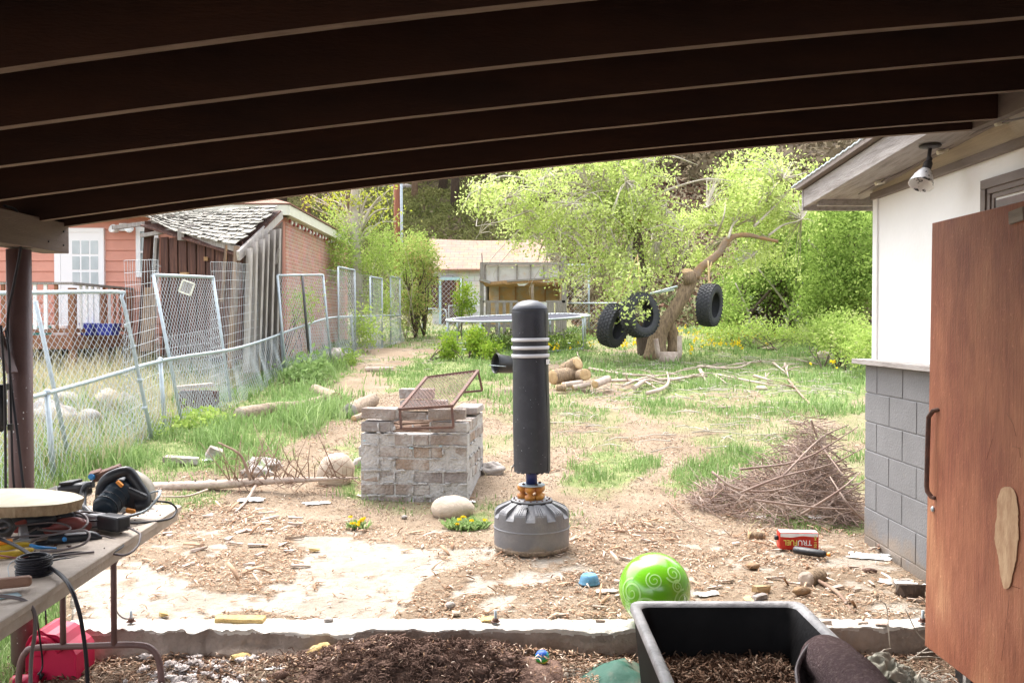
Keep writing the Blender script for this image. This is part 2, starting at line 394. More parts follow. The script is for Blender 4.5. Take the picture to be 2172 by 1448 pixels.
M['tarp_g'] = mat('dark_green_tarp', (.015, .085, .055), (.12, .10, .07), 6, .7, .3, 20, lo=.5, hi=.7)
M['rag'] = mat('grey_green_rag', (.17, .165, .13), (.26, .25, .21), 8, .9, .6, 20)
M['cord_blk'] = mat('black_cord', (.012, .010, .016), None, rough=.5)
M['cord_gry'] = mat('grey_cord', (.16, .13, .13), None, rough=.55)
M['tool_grey'] = mat('grey_tool_housing', (.30, .30, .33), (.22, .22, .24), 10, .45)
M['tool_red'] = mat('dusty_red_tool', (.30, .055, .05), (.22, .07, .06), 10, .5)
M['tool_blk'] = mat('dark_tool_housing', (.016, .018, .024), (.035, .035, .04), 8, .38)
M['motor'] = mat('dark_blue_motor_cap', (.014, .028, .045), (.03, .045, .06), 8, .35)
M['orange'] = mat('orange_plastic', (.75, .26, .03), None, rough=.45)
M['yellow'] = mat('yellow_grip', (.62, .42, .03), (.50, .33, .03), 10, .5)
M['bluegrip'] = mat('blue_grip', (.04, .22, .50), None, rough=.5)
M['guard'] = mat('worn_blade_guard', (.30, .27, .22), (.18, .16, .13), 9, .45, metal=.4)
M['bowl'] = mat('blue_plastic_bowl', (.10, .26, .42), (.12, .29, .44), 5, .5)
M['tin_red'] = mat('red_printed_tin', (.50, .028, .015), None, rough=.4)
M['tin_yel'] = mat('yellow_print', (.70, .68, .15), None, rough=.5)
M['wool'] = mat('dark_brown_wool', (.10, .062, .050), (.26, .17, .135), 14, .98, .8, 60, spec=.05)
M['soil'] = mat('loose_leafy_soil', (.13, .08, .055), (.22, .145, .10), 20, .95, 1.0, 50)
M['galvdark'] = mat('dark_bronze_metal', (.045, .045, .05), (.07, .065, .065), 8, .5)
M['tramp'] = mat('trampoline_mat', (.085, .085, .10), None, rough=1.0, spec=0)
M['pole_red'] = mat('red_brown_pole', (.26, .10, .055), (.18, .07, .04), 3, .9, .5, 20, stretch=(8, 8, .5))
M['bluetrim'] = mat('faded_blue_trim', (.30, .50, .56), (.42, .56, .60), 8, .8)
M['grey_brick'] = None
def soil_splash(m, z0, z1, col, sc=9):
    n = m.node_tree.nodes; L = m.node_tree.links; b = n['Principled BSDF']; src = b.inputs['Base Color'].links[0].from_socket
    tc = n.new('ShaderNodeTexCoord'); sp = n.new('ShaderNodeSeparateXYZ'); L.new(tc.outputs['Object'], sp.inputs[0])
    mr = n.new('ShaderNodeMapRange'); mr.inputs[1].default_value = z0; mr.inputs[2].default_value = z1; mr.inputs[3].default_value = .6; mr.inputs[4].default_value = .0; L.new(sp.outputs['Z'], mr.inputs[0])
    nz = n.new('ShaderNodeTexNoise'); nz.inputs['Scale'].default_value = sc; nz.inputs['Detail'].default_value = 9; L.new(tc.outputs['Object'], nz.inputs['Vector'])
    ad = n.new('ShaderNodeMath'); ad.operation = 'ADD'; L.new(mr.outputs[0], ad.inputs[0]); L.new(nz.outputs['Fac'], ad.inputs[1])
    r = n.new('ShaderNodeValToRGB'); r.color_ramp.elements[0].position = .72; r.color_ramp.elements[0].color = (0, 0, 0, 1); r.color_ramp.elements[1].position = 1.0; r.color_ramp.elements[1].color = (.85, .85, .85, 1); L.new(ad.outputs[0], r.inputs[0])
    mx = n.new('ShaderNodeMixRGB'); L.new(r.outputs[0], mx.inputs[0]); L.new(src, mx.inputs[1]); mx.inputs[2].default_value = col + (1,); L.new(mx.outputs[0], b.inputs['Base Color'])
soil_splash(M['block'], .0, .26, (.23, .185, .145))
soil_splash(M['base_pl'], .0, .09, (.25, .18, .12), 14)
def brickmat(name, c1, c2, mortar, sc, bw=.5, rh=.25, msz=.02, vec='XZ', bump=.4):
    m = bpy.data.materials.new(name); m.use_nodes = True; n = m.node_tree.nodes; L = m.node_tree.links; b = n['Principled BSDF']
    b.inputs['Roughness'].default_value = .9
    tc = n.new('ShaderNodeTexCoord'); sp = n.new('ShaderNodeSeparateXYZ'); cb = n.new('ShaderNodeCombineXYZ')
    L.new(tc.outputs['Object'], sp.inputs[0])
    for k, a in enumerate(vec): L.new(sp.outputs[a], cb.inputs[k])
    br = n.new('ShaderNodeTexBrick'); L.new(cb.outputs[0], br.inputs['Vector'])
    br.inputs['Color1'].default_value = tuple(c1) + (1,); br.inputs['Color2'].default_value = tuple(c2) + (1,); br.inputs['Mortar'].default_value = tuple(mortar) + (1,)
    br.inputs['Scale'].default_value = sc; br.inputs['Brick Width'].default_value = bw; br.inputs['Row Height'].default_value = rh; br.inputs['Mortar Size'].default_value = msz
    nz = n.new('ShaderNodeTexNoise'); nz.inputs['Scale'].default_value = 3; mx = n.new('ShaderNodeMixRGB'); mx.blend_type = 'MULTIPLY'; mx.inputs[0].default_value = .5
    L.new(tc.outputs['Object'], nz.inputs['Vector']); L.new(br.outputs['Color'], mx.inputs[1]); L.new(nz.outputs['Color'], mx.inputs[2])
    hv = n.new('ShaderNodeHueSaturation'); hv.inputs['Saturation'].default_value = .9; hv.inputs['Value'].default_value = 1.3; L.new(mx.outputs[0], hv.inputs['Color'])
    L.new(hv.outputs[0], b.inputs['Base Color'])
    bp = n.new('ShaderNodeBump'); bp.inputs['Strength'].default_value = bump; bp.inputs['Distance'].default_value = .01; bp.invert = True
    L.new(br.outputs['Fac'], bp.inputs['Height']); L.new(bp.outputs[0], b.inputs['Normal']); return m
M['house_brick'] = brickmat('salmon_brick', (.40, .17, .115), (.48, .22, .15), (.50, .36, .28), 2.2, .5, .17, .02, 'YZ')
M['grey_brick'] = brickmat('whitewashed_block', (.60, .57, .54), (.54, .52, .50), (.42, .40, .38), 1.0, .4, .2, .012, 'XZ')
L_WILLOW = leafmat('willow_leaves', [(.32, .41, .10), (.46, .57, .17), (.62, .70, .27), (.74, .78, .42)], .5)
L_BUSH = leafmat('bush_leaves', [(.20, .31, .06), (.32, .44, .10), (.44, .55, .16), (.56, .56, .27)], .4)
L_DEEP = leafmat('deep_green_leaves', [(.11, .18, .04), (.21, .31, .07), (.33, .45, .11), (.48, .58, .20)], .45)
L_REDDISH = leafmat('reddish_bush_leaves', [(.15, .25, .05), (.25, .34, .08), (.40, .36, .14), (.48, .28, .16)], .35)
L_PINE = leafmat('pine_needles', [(.030, .034, .018), (.05, .052, .028), (.085, .075, .045), (.13, .10, .07)], .1)
L_SCRUB = leafmat('hillside_scrub', [(.08, .065, .040), (.13, .105, .065), (.19, .15, .10), (.17, .18, .08)], .15)
L_GRASS = leafmat('spring_grass', [(.12, .20, .06), (.19, .29, .095), (.29, .40, .16), (.50, .56, .33)], .35)
L_DRY = leafmat('dry_straw_grass', [(.32, .26, .15), (.45, .38, .24), (.55, .50, .35), (.30, .34, .14)], .3)
L_FLOWER = leafmat('dandelion_yellow', [(.80, .55, .02), (.88, .70, .04)], .2)
L_CHIP = leafmat('wood_chip_tones', [(.20, .11, .07), (.38, .24, .155), (.54, .39, .28), (.74, .64, .55)], .0)
L_CRUMB = leafmat('soil_crumb_tones', [(.15, .10, .07), (.24, .17, .125), (.34, .26, .20), (.46, .40, .35)], .0)
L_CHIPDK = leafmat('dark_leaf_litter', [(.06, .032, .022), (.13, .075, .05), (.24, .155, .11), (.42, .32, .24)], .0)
# ================================================================= GROUND
def inpoly(X, Y, poly):
    r = np.zeros(X.shape, bool); n = len(poly)
    for i in range(n):
        x1, y1 = poly[i]; x2, y2 = poly[(i + 1) % n]
        if y1 == y2: continue
        c = ((y1 > Y) != (y2 > Y)) & (X < (x2 - x1) * (Y - y1) / (y2 - y1) + x1)
        r ^= c
    return r
GRASS = [  # outlines of the grassy areas (traced once, then laid on the real ground), density
    ([(0, 1060), (150, 1030), (330, 1010), (430, 1000), (600, 965), (640, 920), (740, 885), (745, 850), (700, 835), (690, 800), (750, 765), (765, 745), (700, 720), (500, 700), (0, 700)], 1.0),
    ([(800, 832), (870, 770), (940, 745), (1080, 735), (1240, 732), (1290, 745), (1230, 762), (1165, 768), (1060, 800), (1050, 835), (960, 850), (900, 842)], 1.0),
    ([(1240, 762), (1400, 742), (1700, 720), (1860, 755), (1830, 870), (1700, 885), (1600, 830), (1400, 850), (1250, 800)], 1.0),
    ([(1290, 850), (1500, 835), (1700, 860), (1720, 915), (1600, 905), (1400, 885)], .30), ([(1050, 850), (1200, 830), (1260, 880), (1180, 905), (1050, 890)], .28),
    ([(1195, 1012), (1235, 975), (1290, 958), (1365, 968), (1392, 1000), (1350, 1028), (1240, 1040)], 1.1),
    ([(1425, 1045), (1450, 985), (1560, 955), (1640, 930), (1700, 915), (1660, 985), (1560, 1010), (1490, 1062)], 1.2),
    ([(1540, 1080), (1640, 1085), (1830, 1105), (1800, 1140), (1640, 1112)], .6),
    ([(725, 1000), (745, 950), (795, 945), (795, 1050), (750, 1050)], .9),
    ([(925, 1130), (950, 1090), (1010, 1085), (1045, 1120), (1000, 1135)], 1.2),
    ([(1205, 1130), (1212, 1095), (1245, 1100), (1252, 1128)], 1.2),
    ([(-60, 1270), (70, 1255), (100, 1300), (70, 1448), (-60, 1448)], .8),
    ([(320, 1110), (350, 1050), (480, 1040), (470, 1090)], .5),
    ([(1000, 940), (1080, 920), (1085, 960), (1010, 975)], .3),
    ([(860, 1010), (1000, 1060), (1060, 1050), (1010, 1075), (850, 1075), (740, 1070)], .25),
    ([(1240, 880), (1300, 870), (1300, 935), (1230, 940)], .35),
    ([(1480, 930), (1560, 915), (1600, 945), (1500, 955)], .5),
    ([(700, 900), (780, 850), (860, 790), (820, 850), (760, 905)], .12),
]
CLEAN = [
    [(612, 1138), (700, 1134), (835, 1150), (850, 1160), (1052, 1160), (1050, 1190), (935, 1215), (872, 1250), (850, 1290), (800, 1318), (690, 1322), (640, 1318), (560, 1300), (580, 1275), (612, 1250), (640, 1200), (650, 1170)],
    [(160, 1225), (190, 1215), (300, 1212), (420, 1228), (400, 1245), (450, 1262), (560, 1268), (600, 1290), (540, 1300), (480, 1310), (400, 1322), (120, 1325), (110, 1290)],
    [(1055, 1228), (1120, 1213), (1200, 1218), (1195, 1238), (1090, 1242)],
    [(1012, 1285), (1050, 1270), (1110, 1270), (1090, 1292), (1030, 1296)],
    [(1480, 1300), (1560, 1290), (1600, 1305), (1500, 1315)],
    [(1700, 1325), (1760, 1310), (1860, 1318), (1966, 1305), (1966, 1335), (1700, 1338)],
]
def jit(px, py, X, Y, a):
    return px + a * (fbm(X, Y, 2.2, 5) - .5) * 2, py + a * .45 * (fbm(X + 40, Y, 2.2, 5) - .5) * 2
def grass_mask(X, Y, soft=False):
    Z = gz(X, Y); px, py = proj(X, Y, Z); k = 70; px, py = jit(px, py, X, Y, k)
    if soft: px = px + rng.normal(0, 13, X.shape); py = py + rng.normal(0, 6, X.shape)
    m = np.zeros(X.shape)
    for poly, d in GRASS: m = np.maximum(m, inpoly(px, py, poly) * d)
    m = np.where(Y > 22.5, np.maximum(m, .55), m)
    out = (np.abs(px - 1086) > 1120)
    m = np.where(out & (Y > 6.9), np.maximum(m, .5), m)
    yard = (Y > 6.9) & (Y < 23)
    m = np.where(yard, np.maximum(m, .38 * sst(fbm(X, Y, 1.1), .50, .70)), m)
    # worn paths stay bare
    path = inpoly(px, py, [(600, 965), (690, 900), (760, 870), (775, 830), (735, 790), (800, 760), (900, 712), (935, 712), (860, 760), (800, 835), (760, 900), (745, 960), (700, 990), (620, 1000)])
    return np.where(path, m * .12, m)
def clean_mask(X, Y):
    px, py = proj(X, Y, np.zeros_like(X) + .004)
    px = px + 46 * (fbm(X, Y, 3.0, 6) - .5); py = py + 34 * (fbm(X + 30, Y, 3.0, 6) - .5)
    m = np.zeros(X.shape)
    for poly in CLEAN: m = np.maximum(m, inpoly(px, py, poly) * 1.)
    m = np.maximum(m, (fbm(X, Y, 5) > .69) * .9)
    fine = fbm(X + 3, Y + 5, 26, 3)
    edge = fbm(X + 11, Y + 2, 7, 5)
    m = np.clip(m - .5 * (fine > .64) - .9 * sst(edge, .66, .74), 0, 1)
    return m * (.84 + .16 * sst(fbm(X + 1, Y + 6, 1.6, 5), .36, .6))
def blur(a, n=1):
    for _ in range(n):
        a = (a + np.roll(a, 1, 0) + np.roll(a, -1, 0) + np.roll(a, 1, 1) + np.roll(a, -1, 1)) / 5
    return a
def ground_material():
    m = bpy.data.materials.new('yard_ground'); m.use_nodes = True; n = m.node_tree.nodes; L = m.node_tree.links; b = n['Principled BSDF']
    b.inputs['Roughness'].default_value = .97; b.inputs['Specular IOR Level'].default_value = .15
    tc = n.new('ShaderNodeTexCoord')
    def nz(sc, de=6, ro=.6):
        q = n.new('ShaderNodeTexNoise'); q.inputs['Scale'].default_value = sc; q.inputs['Detail'].default_value = de; q.inputs['Roughness'].default_value = ro
        L.new(tc.outputs['Object'], q.inputs['Vector']); return q
    def ramp(q, st):
        r = n.new('ShaderNodeValToRGB'); e = r.color_ramp.elements
        e[0].position = st[0][0]; e[0].color = st[0][1] + (1,); e[1].position = st[-1][0]; e[1].color = st[-1][1] + (1,)
        for p_, c in st[1:-1]: k = e.new(p_); k.color = c + (1,)
        L.new(q.outputs[0], r.inputs[0]); return r
    def att(a):
        q = n.new('ShaderNodeAttribute'); q.attribute_name = a; return q.outputs['Fac']
    def mix(f, a, c, bl='MIX'):
        q = n.new('ShaderNodeMixRGB'); q.blend_type = bl
        if isinstance(f, float): q.inputs[0].default_value = f
        else: L.new(f, q.inputs[0])
        for i, v in ((1, a), (2, c)):
            if isinstance(v, tuple): q.inputs[i].default_value = v + (1,)
            else: L.new(v, q.inputs[i])
        return q.outputs[0]
    dirt = ramp(nz(1.6), [(.3, (.205, .147, .10)), (.5, (.265, .20, .14)), (.7, (.325, .255, .19))]).outputs[0]
    fine = ramp(nz(55, 3, .7), [(.35, (.62, .58, .55)), (.5, (1, 1, 1)), (.7, (1.25, 1.22, 1.2))]).outputs[0]
    dirt = mix(.8, dirt, fine, 'MULTIPLY')
    gr = ramp(nz(9), [(.3, (.11, .14, .05)), (.6, (.22, .25, .10)), (.75, (.30, .26, .15))]).outputs[0]
    c = mix(att('grass'), dirt, gr)
    con = ramp(nz(2.6, 8, .65), [(.3, (.30, .255, .205)), (.5, (.385, .34, .285)), (.7, (.46, .415, .36))]).outputs[0]
    c = mix(att('clean'), c, con)
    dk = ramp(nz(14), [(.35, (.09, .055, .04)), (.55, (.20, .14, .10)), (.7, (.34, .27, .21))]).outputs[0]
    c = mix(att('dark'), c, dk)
    hill = ramp(nz(.35, 9, .7), [(.34, (.05, .036, .028)), (.46, (.10, .075, .055)), (.54, (.13, .105, .06)), (.66, (.20, .145, .11)), (.76, (.28, .235, .20))]).outputs[0]
    hf = ramp(nz(2.2, 10, .75), [(.32, (.45, .42, .40)), (.5, (1, 1, 1)), (.7, (1.5, 1.45, 1.4))]).outputs[0]
    hill = mix(.9, hill, hf, 'MULTIPLY')
    c = mix(att('hill'), c, hill)
    L.new(c, b.inputs['Base Color'])
    bp = n.new('ShaderNodeBump'); bp.inputs['Strength'].default_value = .9; bp.inputs['Distance'].default_value = .03
    L.new(nz(30, 8, .7).outputs[0], bp.inputs['Height']); L.new(bp.outputs[0], b.inputs['Normal']); return m
GM = ground_material()
def grid_sheet(name, xs, ys, zf, attrs, m=GM):
    X, Y = np.meshgrid(xs, ys, indexing='ij'); Z = zf(X, Y)
    nx, ny = X.shape
    i, j = np.meshgrid(np.arange(nx - 1), np.arange(ny - 1), indexing='ij'); a = (i * ny + j).ravel()
    Fc = np.stack([a, a + ny, a + ny + 1, a + 1], 1)
    at = {k: blur(f(X, Y), 1).ravel() for k, f in attrs.items()}
    return arr_mesh(name, np.stack([X.ravel(), Y.ravel(), Z.ravel()], 1), Fc, m, attr=at, smooth=True)
def geo(a, b, n): return list(a * (b / a) ** (np.arange(1, n + 1) / n))
xs = np.array([-q for q in reversed(geo(7, 260, 46))] + list(np.arange(-7, 7.001, .04)) + geo(7, 260, 46))
ys = np.array(list(np.linspace(-60, 4.3, 30)) + list(np.arange(4.4, 4.8, .05)) + geo(4.8, 40, 330) + geo(40, 520, 70))
ground = grid_sheet('ground', xs, ys, gz, {
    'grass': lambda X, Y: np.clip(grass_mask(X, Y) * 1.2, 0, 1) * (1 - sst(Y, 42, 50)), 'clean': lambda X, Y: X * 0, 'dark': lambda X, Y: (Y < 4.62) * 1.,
    'hill': lambda X, Y: np.maximum(sst(Y, 40, 48), .75 * sst(X, 2.5, 5) * sst(Y, 26.5, 30))})
tag(ground, 'sloping yard ground of tan dirt, grass and brushy hillside', kind='structure')
# concrete slab partly covered by dirt
sx0, sx1, sy0, sy1 = -2.95, 2.46, 4.60, 6.72
def slab_z(X, Y): return -.3 * (X < -2.29 - .5 * (Y - 4.6) + .04 * fbm(X, Y, 8)) + .006 + .012 * (1 - blur(clean_mask(X, Y), 2)) * fbm(X, Y, 9) - .002
slab = grid_sheet('concrete_slab', np.arange(sx0, sx1, .012), np.arange(sy0, sy1, .012), slab_z, {
    'clean': clean_mask, 'grass': lambda X, Y: X * 0, 'dark': lambda X, Y: X * 0, 'hill': lambda X, Y: X * 0})
tag(slab, 'pale concrete slab half covered with dirt and wood chips', kind='structure')
mb = MB(); mb.hexa([(-2.27, 4.62, -.21), (2.44, 4.62, -.21), (2.44, 6.7, -.21), (-2.93, 6.7, -.21), (-2.27, 4.62, -.012), (2.44, 4.62, -.012), (2.44, 6.7, -.012), (-2.93, 6.7, -.012)])
tag(mb.build('slab_edge', M['conc_dark']), 'side of the concrete slab', kind='structure')
# broken front kerb of the slab
def kerb():
    nx, prof = 520, []
    V = []; xs = np.linspace(-2.28, 2.44, nx)
    K = 44
    for i, x in enumerate(xs):
        yf = 4.47 + .012 * x + .018 * (fbm(x, 2, 2.5) - .5)
        bite = .055 * float(sst(x, -1.4, -1.0) * (1 - sst(x, -.85, -.7))) + .05 * float(sst(x, .2, .35) * (1 - sst(x, .5, .75)))
        rough = .35 + .9 * float(1 - sst(x, -1.45, -1.1)) + .7 * float(sst(x, .25, .4) * (1 - sst(x, .6, .75)))
        for k in range(K):
            t = k / (K - 1)
            if t < .45:                       # top from back to front
                s = t / .45; y = 4.63 + (yf - 4.63) * s; z = .016
                z -= bite * max(0, s - .5) * .9
            else:
                s = (t - .45) / .55; y = yf; z = .012 - .19 * s - bite * (1 - s) * .45
                y += .02 * rough * (1 - s) ** 2
                if x < -.85: y -= .035 * float(sst(np.array(s), .35, .6)) * (1 if x > -1.5 else .3)
            n1 = mnoise.fractal(Vector((x * 9, y * 9, z * 9)), 1, 2, 5)
            edge = math.exp(-((t - .45) / .12) ** 2)
            n2 = mnoise.noise(Vector((x * 38, y * 38, z * 38))); y += n1 * .017 * rough + n2 * .005 + edge * .012; z += n1 * (.004 + .018 * edge * rough) + n2 * .003 - edge * .006
            V.append((x, y, z))
    i, j = np.meshgrid(np.arange(nx - 1), np.arange(K - 1), indexing='ij'); a = (i * K + j).ravel()
    o = arr_mesh('concrete_kerb', V, np.stack([a, a + 1, a + K + 1, a + K], 1), M['concrete'], smooth=True)
    o.data.materials.append(M['conc_dark']); o.data.polygons.foreach_set('material_index', ((j + (fbm(i * .12, i * 0.0, .8) * 4)).ravel() > 22.2).astype(np.int32))
    return o
tag(kerb(), 'chipped concrete foundation edge along the front of the slab', kind='structure')

# ================================================================= SCATTER
def blades(name, n_try, region, mask, hmin, hmax, wid, m, label, cat='grass', near=1.0, lean=.5, dens_pow=1.2, zf=gz):
    x0, x1, y0, y1 = region
    # more blades near the camera, fewer far away
    Y = y0 * (y1 / y0) ** rng.random(n_try); X = x0 + (x1 - x0) * rng.random(n_try)
    fan = np.abs(X) < (Y * .60 + .8)
    X = X[fan]; Y = Y[fan]
    k = mask(X, Y) * (.35 + 1.0 * sst(fbm(X + 9, Y, 2.6), .30, .62))
    keep = rng.random(len(X)) < np.clip(k, 0, 1); X = X[keep]; Y = Y[keep]; k = k[keep]; n = len(X)
    Z = zf(X, Y)
    tall = .55 + .9 * sst(fbm(X + 31, Y + 7, 1.3), .35, .7)
    H = (hmin + (hmax - hmin) * rng.random(n) ** 1.4) * tall * (.6 + .5 * np.clip(k, 0, 1.2))
    far = 1 + Y / 26
    W = wid * (.7 + .6 * rng.random(n)) * (1 + (Y / 9) * .55)
    a = rng.random(n) * 2 * math.pi; ln = lean * (.2 + 1.5 * rng.random(n) ** 1.5) * H
    dx, dy = np.cos(a), np.sin(a); b = a + math.pi / 2 + rng.normal(0, .4, n); wx, wy = np.cos(b) * W, np.sin(b) * W
    base = np.stack([X, Y, Z - .01], 1)
    mid = base + np.stack([dx * ln * .35, dy * ln * .35, H * .6], 1); tip = base + np.stack([dx * ln, dy * ln, H * (1 - .25 * rng.random(n))], 1)
    w = np.stack([wx, wy, wx * 0], 1)
    V = np.stack([base - w * .5, base + w * .5, mid + w * .42, mid - w * .42, tip], 1).reshape(-1, 3)
    o5 = (np.arange(n) * 5)[:, None]
    T = np.concatenate([np.array([[0, 1, 2]]) + o5, np.array([[0, 2, 3]]) + o5, np.array([[3, 2, 4]]) + o5])
    v = np.clip(rng.normal(.42, .2, n) + .35 * (fbm(X, Y, .9) - .5), 0, 1)
    va = np.repeat(v, 5).reshape(-1, 5); va[:, 4] += .12; va = np.clip(va, 0, 1)
    o = arr_mesh(name, V, T, m, attr={'v': va.ravel()}, cnt=3)
    tag(o, label, cat, kind='stuff'); return o
def tallmask(X, Y):
    Z = gz(X, Y); px, py = proj(X, Y, Z); px, py = jit(px, py, X, Y, 30); px = px + rng.normal(0, 12, X.shape); py = py + rng.normal(0, 7, X.shape)
    m = np.zeros(X.shape)
    for poly in ([(560, 905), (720, 850), (745, 870), (640, 925)], [(600, 830), (640, 770), (700, 755), (745, 760), (720, 800), (650, 850)], GRASS[3][0], GRASS[4][0], [(330, 1000), (470, 930), (600, 950), (560, 1000)], [(0, 1050), (300, 1000), (300, 870), (0, 900)]):
        m = np.maximum(m, inpoly(px, py, poly) * 1.)
    return m
blades('grass', 150000, (-5, 4.5, 6.5, 13), lambda X, Y: grass_mask(X, Y, True) * (.25 + .9 * sst(fbm(X + 4, Y, 1.6, 4), .36, .58)), .025, .13, .0052, L_GRASS, 'short bright green grass patches in the near yard')
blades('grass', 190000, (-16, 14, 12, 31), lambda X, Y: np.clip(grass_mask(X, Y, True) * 1.2, 0, 1) * (.4 + .8 * sst(fbm(X, Y + 3, .9, 4), .36, .56)), .04, .17, .0085, L_GRASS, 'bright green grass covering the far half of the yard')
blades('tall_grass', 40000, (-6, -1, 6.4, 18), tallmask, .13, .32, .0065, L_GRASS, 'taller green grass tufts by the fence and in the dirt', lean=.75)
blades('tall_grass', 16000, (-1, 4.5, 6.4, 10), tallmask, .08, .23, .006, L_GRASS, 'grass tufts standing in the dirt right of the punching bag', lean=.8)
def leftfloor(X, Y): return ((X < -2.33 - .5 * (Y - 4.6)) & (X > -4.2) & (Y < 6.4)) * .8
blades('grass', 30000, (-4.2, -2.3, 4.0, 6.4), leftfloor, .06, .24, .005, L_GRASS, 'green grass beside the left edge of the slab')
def drymask(X, Y):
    Z = gz(X, Y); px, py = proj(X, Y, Z); px, py = jit(px, py, X, Y, 40)
    return inpoly(px, py, [(0, 700), (0, 1040), (230, 1000), (330, 930), (400, 880), (520, 820), (600, 780), (590, 720), (350, 700)]) * .8
blades('dry_grass', 40000, (-9, -2, 6.6, 20), drymask, .15, .55, .004, L_DRY, 'tall straw coloured dry grass along the chain link fence', lean=.6)

def chips(name, n_try, region, mask, size, m, label, cat='wood chips', zf=gz, zlift=.004, aspect=(.12, .45), thick=.25, kind='stuff', tilt=.28):
    x0, x1, y0, y1 = region
    Y = y0 + (y1 - y0) * rng.random(n_try); X = x0 + (x1 - x0) * rng.random(n_try)
    keep = rng.random(n_try) < mask(X, Y); X = X[keep]; Y = Y[keep]; n = len(X); Z = zf(X, Y) + zlift
    Ls = size * (.25 + rng.random(n) ** 2.2 * 1.6); Ws = Ls * (aspect[0] + (aspect[1] - aspect[0]) * rng.random(n)); Ws = np.minimum(Ws, size * .35)
    a = rng.random(n) * 2 * math.pi; t = rng.normal(0, tilt, n)
    u = np.stack([np.cos(a) * np.cos(t), np.sin(a) * np.cos(t), np.sin(t)], 1)
    s = rng.normal(0, .35, n); v = np.stack([-np.sin(a) * np.cos(s), np.cos(a) * np.cos(s), np.sin(s)], 1); nn = np.cross(u, v)
    c = np.stack([X, Y, Z + np.abs(np.sin(t)) * Ls * .35], 1)
    h = (Ws * thick)[:, None]; L2 = (Ls / 2)[:, None]; W2 = (Ws / 2)[:, None]
    arch = (Ls * rng.random(n) * .12)[:, None] * nn
    pts = []
    for zz in (0, 1):
        off = nn * h * zz
        pts += [c - u * L2 - v * W2 * .6 + off, c - v * W2 + arch + off, c + u * L2 - v * W2 * .5 + off, c + u * L2 * .92 + v * W2 * .7 + off, c + v * W2 + arch + off, c - u * L2 * .95 + v * W2 + off]
    V = np.stack(pts, 1).reshape(-1, 3)
    q = [(0, 5, 4, 1), (1, 4, 3, 2), (6, 7, 10, 11), (7, 8, 9, 10), (0, 1, 7, 6), (1, 2, 8, 7), (2, 3, 9, 8), (3, 4, 10, 9), (4, 5, 11, 10), (5, 0, 6, 11)]
    Fc = (np.array(q)[None] + (np.arange(n) * 12)[:, None, None]).reshape(-1, 4)
    vv = np.clip(rng.beta(1.6, 1.7, n) + .25 * (fbm(X, Y, 2) - .5), 0, 1)
    o = arr_mesh(name, V, Fc, m, attr={'v': np.repeat(vv, 12)})
    tag(o, label, cat, kind=kind); return o
def yard_z(X, Y):
    ins = (X > sx0) & (X < sx1) & (Y > sy0) & (Y < sy1)
    return np.where(ins, .012, gz(X, Y))
def chipmask(X, Y):
    z = yard_z(X, Y); px, py = proj(X, Y, z)
    cl = clean_mask(X, Y) * ((Y < sy1))
    jx, jy = jit(px, py, X, Y, 60)
    m = inpoly(jx, jy, [(180, 1180), (330, 1090), (450, 1065), (620, 1100), (1000, 1150), (1250, 1130), (1480, 1060), (1700, 1100), (2000, 1180), (2000, 1345), (100, 1345)]) * .95
    m = np.maximum(m, inpoly(jx, jy, [(1270, 900), (1330, 850), (1480, 840), (1620, 850), (1560, 900), (1500, 930), (1300, 940)]) * .6)
    m = np.maximum(m, .05)
    m = m * (.25 + 1.2 * sst(fbm(X + 5, Y + 11, 2.2), .35, .62))
    m = m * (1 - .96 * sst(cl, .25, .6)) * ((X > sx0) | (Y > 5.3)) 
    return np.clip(m, 0, 1)
chips('wood_chips', 110000, (-3.2, 3.3, 4.62, 10.5), chipmask, .024, L_CHIP, 'tan wood chips strewn over the slab and dirt', zf=yard_z)
chips('bark_strips', 1500, (-3.0, 3.0, 4.64, 9.5), chipmask, .085, L_CHIP, 'larger curled bark strips lying on the slab dirt', cat='bark strips', zf=yard_z, aspect=(.07, .2), thick=.2)
def lowz(X, Y): return -.15 + .05 * fbm(X, Y, 3) + .07 * np.exp(-((X + .45) ** 2) / .5 - (Y - 4.2) ** 2 / .03)
def lowm(X, Y): return (.4 + .6 * fbm(X, Y, 3)) 
xsf = np.arange(-2.6, 2.6, .03); 
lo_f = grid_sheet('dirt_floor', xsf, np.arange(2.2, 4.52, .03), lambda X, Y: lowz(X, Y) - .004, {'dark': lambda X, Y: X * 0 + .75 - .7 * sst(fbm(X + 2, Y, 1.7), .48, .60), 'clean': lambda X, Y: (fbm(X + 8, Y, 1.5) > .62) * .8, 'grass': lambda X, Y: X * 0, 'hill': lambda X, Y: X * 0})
tag(lo_f, 'dirt floor below the slab edge', kind='structure')
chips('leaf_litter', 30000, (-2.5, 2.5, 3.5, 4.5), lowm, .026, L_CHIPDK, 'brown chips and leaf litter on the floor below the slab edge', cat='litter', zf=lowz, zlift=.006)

blades('straw', 30000, (-5, 4.5, 6.6, 16), lambda X, Y: np.clip(.10 + grass_mask(X, Y, True) * .35, 0, 1), .02, .11, .004, L_DRY, 'pale dead straw mixed through the yard grass', lean=2.2)
chips('soil_crumbs', 60000, (-4.2, 4.2, 6.5, 14), lambda X, Y: np.clip(.2 + 1.2 * sst(fbm(X, Y, 1.3), .4, .62), 0, 1) * (grass_mask(X, Y) < .3), .016, L_CRUMB, 'small crumbs of soil and gravel over the bare dirt', cat='gravel', aspect=(.5, .9), thick=.5, tilt=.4)
chips('mulch', 16000, (-4.2, 4.2, 6.5, 14), lambda X, Y: np.clip(1.6 * sst(fbm(X + 7, Y + 2, .9), .48, .66), 0, 1), .035, L_CHIP, 'thin mulch and twig scraps over the bare dirt', cat='mulch', aspect=(.06, .25), tilt=.25)
